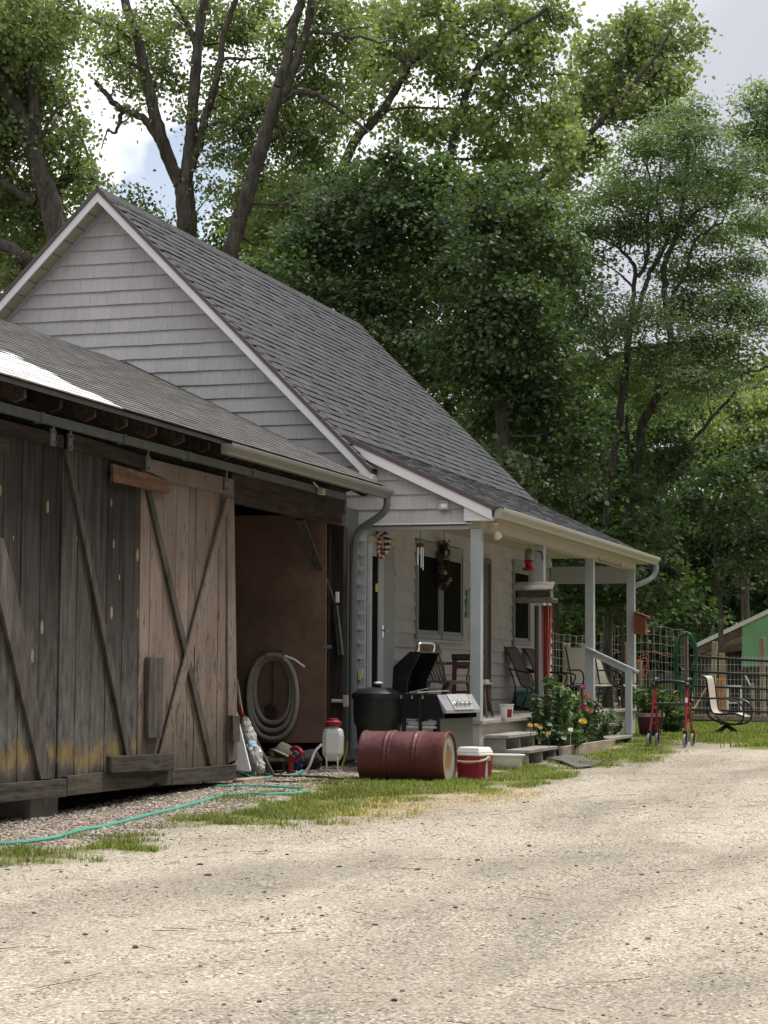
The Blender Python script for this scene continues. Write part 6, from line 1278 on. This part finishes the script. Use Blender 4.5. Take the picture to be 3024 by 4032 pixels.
# ------------------------------------------------------------------ WALKER, SWIVEL CHAIR
wp = G(2640, 2940)
M['walkred'] = paint('metallic_red_tube', (.30, .025, .03), .35, .1, 10, metal=.2); M['tyre'] = paint('grey_wheel_rubber', (.30, .31, .31), .7, .1, 10)
wk = thing('walker', 'red four-wheeled rollator walker with black seat standing on the lawn edge', 'walker', (wp[0]+.1, wp[1], zgz(wp[0], wp[1])), math.radians(175)); wk.scale = (1.06, 1.06, 1.04)
for s in (-1, 1):
    mb = MB(); y0_, y1_ = s*.215, s*.235
    mb.tube([(.02, y0_, .80), (.10, y0_*1.02, .50), (.215, y1_, .17)], .017, 8); mb.tube([(.0, y0_, .78), (-.06, y0_, .50), (-.16, y1_, .17)], .016, 8); mb.tube([(.09, y0_*1.02, .50), (-.06, y0_, .50)], .011, 8); mb.tube([(.17, y1_*.99, .30), (-.11, y1_*.99, .30)], .008, 6); mb.tube(catmull([(.06, y0_, .60), (.07, y0_*.86, .565), (.03, y0_*.72, .555)], 4), .009, 6)
    mb.build('side_frame', M['walkred'], wk, world=False)
    mb = MB(); mb.tube(catmull([(.02, y0_, .78), (.0, y0_, .86), (-.05, y0_, .885), (-.16, y0_, .885)], 5), .021, 8); mb.tube(catmull([(.02, y0_, .82), (.07, y0_, .80), (.05, y0_, .74)], 4), .012, 6); mb.ball((.03, y0_, .80), .042, 10); mb.build('handle', M['black'], wk, world=False)
    for fx_, rw in ((.235, .088), (-.175, .088)):
        mb = MB(); yy = y1_
        mb.box((fx_-.03, yy-.026, .12), (fx_+.02, yy-.018, .19)); mb.box((fx_-.03, yy+.018, .12), (fx_+.02, yy+.026, .19)); mb.box((fx_-.035, yy-.026, .17), (fx_+.02, yy+.026, .215)); mb.box((fx_-.012, yy-.026, .08), (fx_+.012, yy-.018, .13)); mb.box((fx_-.012, yy+.018, .08), (fx_+.012, yy+.026, .13)); mb.build('fork', M['black'], wk, world=False, bevel=.003)
        mb = MB(); Ry = Matrix.Rotation(PI/2, 3, 'X'); mb.lathe([(rw-.02, -.015), (rw-.004, -.016), (rw, -.010), (rw, .010), (rw-.004, .016), (rw-.02, .015)], (fx_, yy, rw), 24, R=Ry, cap=False); wh = mb.build('wheel', M['tyre'], wk, world=False)
        mb = MB(); mb.lathe([(.016, -.014), (.016, .014)], (fx_, yy, rw), 10, R=Ry)
        for j in range(6): a = j*PI/3; mb.bar((fx_, yy, rw), (fx_+math.cos(a)*(rw-.018), yy, rw+math.sin(a)*(rw-.018)), .016, .012, (0, 1, 0))
        mb.build('spokes', M['black'], wh, world=False)
mb = MB(); mb.box((-.09, -.19, .535), (.13, .19, .575)); mb.build('seat', paint('black_seat_pad', (.03, .032, .036), .45, .1, 8), wk, world=False, bevel=.014, seg=2)
mb = MB(); mb.tube(catmull([(.02, -.205, .81), (.06, -.16, .84), (.09, 0, .855), (.06, .16, .84), (.02, .205, .81)], 5), .022, 8); mb.build('backrest', M['black'], wk, world=False)
mb = MB(); mb.tube([(.17, -.23, .30), (.17, .23, .30)], .007, 6); mb.tube([(.0, -.12, .535), (.02, -.12, .28)], .012, 6); mb.build('cross_bar', M['black'], wk, world=False)
mb = MB(); mb.bar((.078, .2175, .64), (.096, .2195, .575), .028, .006, (1, 0, 0)); mb.build('sticker', M['white'], wk, world=False)
# swivel chair
sc_ = G(2862, 2889); sw = thing('swivel_chair', 'beige sling swivel patio chair alone on the sunny lawn', 'chair', (sc_[0], sc_[1], zgz(sc_[0], sc_[1])), FACE-.12)
rail = catmull([(-.345, .955), (-.30, .925), (-.275, .88), (-.25, .69), (-.225, .486), (-.196, .38), (-.134, .33), (.02, .325), (.176, .34), (.258, .32), (.345, .285)], 5)
w_ = .24; mb = MB()
for s in (-1, 1): mb.tube([(p[0], s*w_, p[1]) for p in rail], .018, 7)
mb.tube([(.30, -w_, .30), (.30, w_, .30)], .012, 6); mb.build('frame', M['darkframe'], sw, world=False)
mb = MB(); F = rail[1:]; n = len(F); V = [(p[0], s*(w_-.004), p[1]+o) for s, o in ((-1, .005), (1, .005), (-1, -.006), (1, -.006)) for p in F]
mb.add(V, [(i, i+1, n+i+1, n+i) for i in range(n-1)]+[(2*n+i, 3*n+i, 3*n+i+1, 2*n+i+1) for i in range(n-1)]+[(i, 2*n+i, 2*n+i+1, i+1) for i in range(n-1)]+[(n+i, n+i+1, 3*n+i+1, 3*n+i) for i in range(n-1)], .5, True); mb.build('sling', M['sling_pale'], sw, world=False)
for s in (-1, 1):
    mb = MB(); mb.tube(catmull([(-.245, s*.25, .60), (-.227, s*.27, .58), (-.03, s*.29, .585), (.15, s*.29, .565), (.27, s*.29, .52), (.345, s*.28, .44), (.355, s*.27, .33), (.32, s*.25, .215), (.22, s*.2, .165), (.07, s*.12, .155), (-.083, s*.12, .186), (-.2, s*.2, .25), (-.245, s*.25, .32), (-.225, s*.25, .40)], 5), .016, 7); mb.build('armrest', M['darkframe'], sw, world=False)
mb = MB(); mb.box((-.08, -.12, .15), (.08, .12, .175)); mb.lathe([(.045, .10), (.035, .15)], (0, 0, 0), 14)
for i in range(4): a = PI/4+i*PI/2; d = (math.cos(a), math.sin(a)); mb.tube(catmull([(0, 0, .13), (d[0]*.10, d[1]*.10, .085), (d[0]*.20, d[1]*.20, .035), (d[0]*.29, d[1]*.29, .012)], 4), list(np.linspace(.032, .012, 13)), 7)
mb.build('pedestal', M['black'], sw, world=False)

# ------------------------------------------------------------------ FENCE, GATE, SHED BEHIND
FX = 42.6
def fpt(px, py, x=FX): return on(px, py, 0, x)
zf0 = zg(FX); M['wire'] = paint('galvanised_wire', (.75, .76, .75), .4, .1, 5, metal=.0)
fe = thing('wire_fence', 'woven wire fence on wooden posts across the back of the lawn', 'fence', (FX, fpt(2450, 2700)[1], zf0))
for px, top, w in ((2230, 2533, .125), (2293, 2534, .125), (2464, 2534, .125), (2516, 2602, .12), (2696, 2486, .13)):
    c = fpt(px, top); mb = MB(); mb.box((FX-w/2, c[1]-w/2, zf0-.1), (FX+w/2, c[1]+w/2, c[2])); mb.build('post', M['newwood'] if px != 2696 else wood('grey_fence_post', (.10, .08, .06), (.30, .26, .21), (14, 14, 1.2), .85, .2, .6), fe, bevel=.01)
mb = MB(); yl, yr = fpt(2170, 2600)[1], fpt(2696, 2600)[1]; nv = 30
ztop = lambda u: fpt(2450, 2478+24*math.sin(u*7)*.5+(14 if u < .45 else -4))[2]
for k in range(11):
    P = []
    for i in range(nv+1):
        u = i/nv; zt = ztop(u); z = zf0+.03+(zt-zf0-.03)*(k/10)**.92; P.append((FX-.075+.01*math.sin(i*2+k), yl+(yr-yl)*u, z+.012*math.sin(i*1.7+k*2)))
    mb.tube(P, .0038, 4, cap=False)
for i in range(44):
    u = i/43; zt = ztop(u); mb.tube([(FX-.075, yl+(yr-yl)*u, zf0), (FX-.08, yl+(yr-yl)*u+.01*math.sin(i), (zf0+zt)/2), (FX-.075, yl+(yr-yl)*u+0.03*math.sin(i*3), zt)], .0022, 4, cap=False)
mb.build('wire_mesh', M['wire'], fe)
# gate of metal tubes
g0, g1 = fpt(2700, 2700)[1]-.1, fpt(3200, 2700)[1]
gt = thing('tube_gate', 'long dark metal tube farm gate between the hose post and the right edge', 'gate', (FX-.06, (g0+g1)/2, zf0))
for py0, py1, r in ((2586, 2603, .027), (2644, 2660, .024), (2701, 2714, .022), (2747, 2757, .022), (2795, 2803, .022), (2835, 2841, .022)):
    mb = MB(); a, b = on(2740, py0, 0, FX-.06), on(3024, py1, 0, FX-.06); d = (b-a)/(b[1]-a[1]); mb.tube([a+d*(g0-a[1]), a+d*(g1-a[1])], r, 8); mb.build('rail', M['black'], gt)
mb = MB(); a = on(2740, 2586, 0, FX-.06); mb.tube([(FX-.06, g0, zf0+.05), (FX-.06, g0, a[2])], .024, 8); mb.build('stile', M['black'], gt)
mb = MB()
for i in range(9): z = zf0+.15+i*.145; mb.tube([(FX-.02, g0, z), (FX-.02, (g0+g1)/2, z+.01*math.sin(i*2)), (FX-.02, g1, z)], .0036, 4, cap=False)
for i in range(34): y = g0+(g1-g0)*i/33; mb.tube([(FX-.02, y, zf0+.1), (FX-.02, y, zf0+1.35)], .0032, 4, cap=False)
mb.build('wire_mesh', M['wire'], gt)
# green hose on the post
M['greenhose'] = paint('dark_green_hose', (.018, .12, .07), .4, .2, 10)
mb = MB(); pts = []
for k_, (xl, xr, yt, yb) in enumerate([(2656, 2744, 2490, 2722), (2664, 2740, 2492, 2735), (2660, 2746, 2489, 2712), (2653, 2738, 2493, 2728), (2668, 2742, 2494, 2740), (2662, 2745, 2490, 2640)]):
    for i in range(16): a = PI/2-2*PI*i/16; pts.append(on((xl+xr)/2+(xr-xl)/2*math.cos(a)+2*math.sin(k_*3+i), (yt+yb)/2-(yb-yt)/2*math.sin(a), 0, FX-.10-.022*k_-.01*math.sin(i)))
mb.tube(catmull(pts, 3), .0135, 7, .5); tag(mb.build('coiled_hose', M['greenhose']), 'green garden hose coiled over the tall weathered fence post', 'hose')
# orange extension cord on the fence
mb = MB(); z6 = lambda a, x: [on(2250+u/3.318, 2400+v/3.318, 0, x) for u, v in a]
mb.tube(catmull(z6([(170, 560), (120, 620), (130, 660), (300, 690), (420, 712), (520, 720), (620, 690), (700, 655), (760, 655), (860, 660), (940, 635), (990, 650), (1000, 760), (985, 860), (940, 850), (960, 760), (1000, 690)], FX-.12), 4), .009, 6)
mb.tube(catmull(z6([(315, 735), (400, 758), (480, 735), (600, 680), (720, 650)], FX-.13), 4), .009, 6); mb.tube(catmull(z6([(440, 560), (490, 530), (560, 525), (640, 560), (730, 640)], FX-.13), 4), .008, 6); mb.tube(catmull(z6([(870, 625), (960, 590), (1040, 550), (1100, 545), (1160, 580), (1270, 610), (1400, 610), (1450, 590), (1480, 570)], FX-.14), 4), .008, 6); mb.tube(catmull(z6([(140, 580), (120, 640), (125, 740), (150, 850)], FX-.13), 4), .009, 6)
tag(mb.build('extension_cord', paint('orange_cord', (.55, .13, .05), .5)), 'orange extension cord looped along the wire fence', 'cord')
mb = MB(); c = on(2298, 2588, 0, FX-.1); mb.box((FX-.12, c[1]-.05, c[2]-.09), (FX-.08, c[1]+.06, c[2]+.06)); tag(mb.build('outlet_cover', paint('pale_grey_box', (.45, .48, .48), .4), bevel=.01), 'grey weatherproof outlet box on the fence post', 'outlet')
# old dark picket fence and clutter behind the wire
SX = 47.0; zs = zg(SX)
pk = thing('picket_fence', 'dark weathered picket fence behind the wire fence', 'fence', (SX, on(2480, 2700, 0, SX)[1], zs)); mb = MB(); y = on(2330, 2700, 0, SX)[1]; ye = on(2760, 2700, 0, SX)[1]
while y > ye: mb.box((SX, y-.09, zs), (SX+.02, y, zs+1.02+random.uniform(-.12, .12))); y -= random.uniform(.10, .17)
mb.build('pickets', M['brace'], pk); mb = MB()
for z in (.25, .8): mb.box((SX+.021, ye, zs+z), (SX+.06, on(2330, 2700, 0, SX)[1], zs+z+.08))
mb.build('rails', M['brace'], pk)
for px, top, x, w, lean_, mt_, lb in ((2815, 2526, 44.0, .11, -.10, M['planter'], 'pale leaning fence post in front of the shed'), (2838, 2436, 48.2, .11, 0, M['brace'], 'tall grey post rising above the low end of the shed roof'), (2842, 2572, 45.5, .12, .05, M['newwood'], 'short grey-brown post next to the pale leaning post'), (3000, 2510, 43.6, .11, .02, M['newwood'], 'brown round-edged post in front of the green shed wall')):
    c = on(px, top, 0, x); mb = MB(); mb.bar((x, c[1]-lean_, zg(x)-.1), (x, c[1], c[2]), w, w, (1, 0, 0)); tag(mb.build('fence_post', mt_, bevel=.008), lb, 'post')
# shed
sh = thing('green_shed', 'green animal shed with a white-edged sloping roof and brown boards', 'shed', (51, on(3000, 2700, 0, 49)[1], zg(50)))
HX = 49.0
mb = MB(); P = [on(2921, 2470, 0, HX), on(3160, 2360, 0, HX), on(3160, 2840, 0, HX), on(2921, 2840, 0, HX)]; mb.prism(P, (.05, 0, 0)); mb.prism([P[1], P[1]+np.array([5, 0, 0]), P[2]+np.array([5, 0, 0]), P[2]], (0, .05, 0)); mb.build('wall', paint('green_wall_panel', (.22, .44, .24), .6, .12, 2, dirt=((.32, .50, .34), .4)), sh)
mb = MB(); P = [on(2744, 2531, 0, HX-.05), on(3170, 2330, 0, HX-.05), on(3170, 2347, 0, HX-.05), on(2744, 2548, 0, HX-.05)]; mb.prism(P, (5.2, 0, 0)); mb.build('roof', paint('white_metal_roof', (.75, .75, .74), .4, .05), sh)
mb = MB()
for q in ([(2744, 2546), (2921, 2462), (2921, 2505), (2744, 2582)], [(2744, 2540+45), (2921, 2508), (2921, 2555), (2744, 2560+30)], [(2815, 2562), (2921, 2528), (2921, 2560), (2815, 2580)]): mb.prism([on(x, y, 0, HX-.02*random.random()) for x, y in q], (.03, 0, 0))
mb.build('gable_boards', wood('brown_shed_boards', (.11, .075, .055), (.26, .19, .14), (12, 1.2, 12), .85, .25, .4), sh)
mb = MB(); mb.prism([on(2830, 2640, 0, HX-.1), on(3060, 2632, 0, HX-.1), on(3060, 2652, 0, HX-.1), on(2830, 2650, 0, HX-.1)], (.06, 0, 0)); mb.build('lower_boards', M['brace'], sh); mb = MB(); mb.prism([on(2744, 2585, 0, HX+2.5), on(2925, 2560, 0, HX+2.5), on(2925, 2840, 0, HX+2.5), on(2744, 2840, 0, HX+2.5)], (.05, 0, 0), .1); mb.build('lower_boards', M['brace'], sh); mb = MB(); mb.prism([on(2925, 2625, 0, HX-.02), on(3060, 2625, 0, HX-.02), on(3060, 2840, 0, HX-.02), on(2925, 2840, 0, HX-.02)], (.03, 0, 0), .3); mb.build('lower_boards', M['brace'], sh)
# loose things by the gate
def leanq(name, pts, x, t, mat, label, cat): mb = MB(); mb.prism([on(px, py, 0, x) for px, py in pts], (t, 0, 0)); return tag(mb.build(name, mat, bevel=.004), label, cat)
leanq('lumber_board', [(2815, 2672), (2833, 2671), (2837, 2818), (2822, 2820)], 44.4, .05, wood('orange_lumber', (.34, .16, .06), (.52, .27, .11), (10, 10, 1), .7, .15, .3), 'orange-stained wooden board standing behind the swivel chair', 'board')
leanq('lumber_board', [(2834, 2671), (2853, 2671), (2858, 2815), (2838, 2818)], 44.42, .05, bpy.data.materials['orange_lumber'], 'orange board standing just right of its twin by the gate', 'board')
wf = thing('old_window', 'old white window frame leaning behind the gate', 'frame', (45.3, on(2895, 2700, 0, 45.3)[1], zg(45.3)))
for q in ([(2861, 2705), (2869, 2705), (2869, 2800), (2861, 2800)], [(2914, 2705), (2920, 2705), (2920, 2800), (2914, 2800)], [(2861, 2698), (2920, 2698), (2920, 2706), (2861, 2706)], [(2869, 2765), (2914, 2765), (2914, 2770), (2869, 2770)]): mb = MB(); mb.prism([on(x, y, 0, 45.3) for x, y in q], (.04, 0, 0)); mb.build('frame_bar', M['white'], wf)
leanq('white_post', [(2954, 2690), (2967, 2690), (2972, 2815), (2960, 2815)], 45.0, .08, M['planter'], 'whitewashed short post right of the white window frame', 'post')
leanq('white_board', [(2930, 2658), (2937, 2660), (2960, 2704), (2955, 2706)], 45.1, .03, M['white'], 'thin white board propped against the whitewashed post', 'board')
leanq('dark_crate', [(2770, 2625), (2825, 2625), (2825, 2700), (2770, 2700)], 48, .3, M['greywood'], 'grey crate in the shadow of the shed end', 'crate')
mb = MB(); mb.bar(on(2790, 2692, 0, 44.0), on(2728, 2800, 0, 43.4), .035, .03, (1, 0, 0)); tag(mb.build('diagonal_pole', M['newwood']), 'thin pale pole leaning diagonally behind the walker handle', 'pole')
crumple('brush_heap', [np.array([46.2, on(2520, 2760, 0, 46.2)[1], zg(46)+.18]), np.array([46.4, on(2420, 2760, 0, 46.4)[1], zg(46)+.15])], [(.7, .2), (.6, .18)], paint('dead_brush', (.20, .16, .11), .95, .4, 8), 'low heap of dead brush at the foot of the picket fence', 'brush heap', seed=12)
mb = MB(); a, b = on(2340, 2790, 0, 43.2), on(3200, 2850, 0, 43.2); mb.box((43.2, b[1], zg(43)-.05), (43.3, a[1], zg(43)+.14)); tag(mb.build('base_board', M['planter'], bevel=.006), 'pale board lying along the foot of the fence and gate', 'board')
# ------------------------------------------------------------------ sky, sun, view
SUN = np.array([.34, -.30, .89]); SUN /= np.linalg.norm(SUN)
w = bpy.data.worlds.new('World'); SC.world = w; w.use_nodes = True; T = w.node_tree; bg = T.nodes['Background']
sky = T.nodes.new('ShaderNodeTexSky'); sky.sky_type = 'NISHITA'; sky.sun_disc = False
sky.sun_elevation = math.asin(SUN[2]); sky.sun_rotation = math.atan2(SUN[0], SUN[1])
def wn(k): return T.nodes.new(k)
tc = wn('ShaderNodeTexCoord')
def wm(op, a, b):
    x = wn('ShaderNodeMath'); x.operation = op
    for i, q in enumerate((a, b)):
        if isinstance(q, (int, float)): x.inputs[i].default_value = q
        else: T.links.new(q, x.inputs[i])
    return x.outputs[0]
mp = wn('ShaderNodeMapping'); mp.inputs['Location'].default_value = (.35, .2, .1); mp.inputs['Scale'].default_value = (1, 1, 1.8); T.links.new(tc.outputs['Generated'], mp.inputs[0])
n1 = wn('ShaderNodeTexNoise'); n1.inputs['Scale'].default_value = 3.4; n1.inputs['Detail'].default_value = 6; n1.inputs['Roughness'].default_value = .5; T.links.new(mp.outputs[0], n1.inputs['Vector'])
n2 = wn('ShaderNodeTexNoise'); n2.inputs['Scale'].default_value = 5.5; n2.inputs['Detail'].default_value = 5; T.links.new(mp.outputs[0], n2.inputs['Vector'])
def ramp(fac, stops):
    r = wn('ShaderNodeValToRGB'); T.links.new(fac, r.inputs[0]); e = r.color_ramp.elements
    for i, (p, c) in enumerate(stops):
        q = e[i] if i < 2 else e.new(p)
        q.position = p; q.color = (*c, 1)
    return r.outputs[0]
cover = ramp(n1.outputs['Fac'], [(.30, (.7, .7, .7)), (.40, (1, 1, 1))])
# cloud brightness: glowing white to the left of the yard, a grey bank to the right (-y)
g_ = np.array([math.cos(math.radians(22))*math.cos(math.radians(33)), math.cos(math.radians(22))*math.sin(math.radians(33)), math.sin(math.radians(22))])
dt = wn('ShaderNodeVectorMath'); dt.operation = 'DOT_PRODUCT'; T.links.new(tc.outputs['Generated'], dt.inputs[0]); dt.inputs[1].default_value = tuple(g_)
side = wm('ADD', dt.outputs['Value'], wm('MULTIPLY', wm('SUBTRACT', n2.outputs['Fac'], .5), .08))
tone = ramp(side, [(.80, (4.8, 4.85, 5.2)), (.915, (5.3, 5.4, 6.0)), (.965, (11.0, 11.0, 11.0))])
bp = CM.T @ np.array([(690-1512)/FPX, -(760-2016)/FPX, 1.0]); bp /= np.linalg.norm(bp)   # the blue gap between the clouds
d2 = wn('ShaderNodeVectorMath'); d2.operation = 'DOT_PRODUCT'; T.links.new(tc.outputs['Generated'], d2.inputs[0]); d2.inputs[1].default_value = tuple(bp)
n3 = wn('ShaderNodeTexNoise'); n3.inputs['Scale'].default_value = 22; n3.inputs['Detail'].default_value = 4; T.links.new(tc.outputs['Generated'], n3.inputs['Vector'])
gap = ramp(wm('ADD', wm('MULTIPLY', wm('SUBTRACT', d2.outputs['Value'], .9993), 300.0), wm('ADD', wm('MULTIPLY', wm('SUBTRACT', n3.outputs['Fac'], .5), 1.1), .5)), [(.42, (1, 1, 1)), (.62, (.30, .30, .30))])
cm = wn('ShaderNodeMix'); cm.data_type = 'RGBA'; cm.blend_type = 'MULTIPLY'; cm.inputs[0].default_value = 1; T.links.new(cover, cm.inputs[6]); T.links.new(gap, cm.inputs[7]); cover = cm.outputs[2]
sz = wn('ShaderNodeSeparateXYZ'); T.links.new(tc.outputs['Generated'], sz.inputs[0])      # bright cloud overhead
zen = ramp(sz.outputs[2], [(.33, (0, 0, 0)), (.85, (9.5, 9.3, 9.0))])
ad = wn('ShaderNodeMix'); ad.data_type = 'RGBA'; ad.blend_type = 'ADD'; ad.inputs[0].default_value = 1; T.links.new(tone, ad.inputs[6]); T.links.new(zen, ad.inputs[7]); tone = ad.outputs[2]
mx = wn('ShaderNodeMix'); mx.data_type = 'RGBA'; T.links.new(cover, mx.inputs[0]); T.links.new(sky.outputs[0], mx.inputs[6]); T.links.new(tone, mx.inputs[7])
T.links.new(mx.outputs[2], bg.inputs[0]); bg.inputs[1].default_value = .10
ld = bpy.data.lights.new('sun', 'SUN'); ld.energy = 2.8; ld.angle = math.radians(10.0); ld.color = (1, .95, .86)
so = bpy.data.objects.new('sun', ld); COL.objects.link(so); so.rotation_euler = Vector(SUN).to_track_quat('Z', 'Y').to_euler(); so.location = (20, -10, 30)
vs = SC.view_settings; vs.view_transform = 'Standard'; vs.look = 'None'; vs.exposure = .36; vs.gamma = 1; vs.use_curve_mapping = False
SC.render.engine = 'CYCLES'; SC.cycles.max_bounces = 8; SC.cycles.transparent_max_bounces = 8; SC.cycles.use_denoising = True
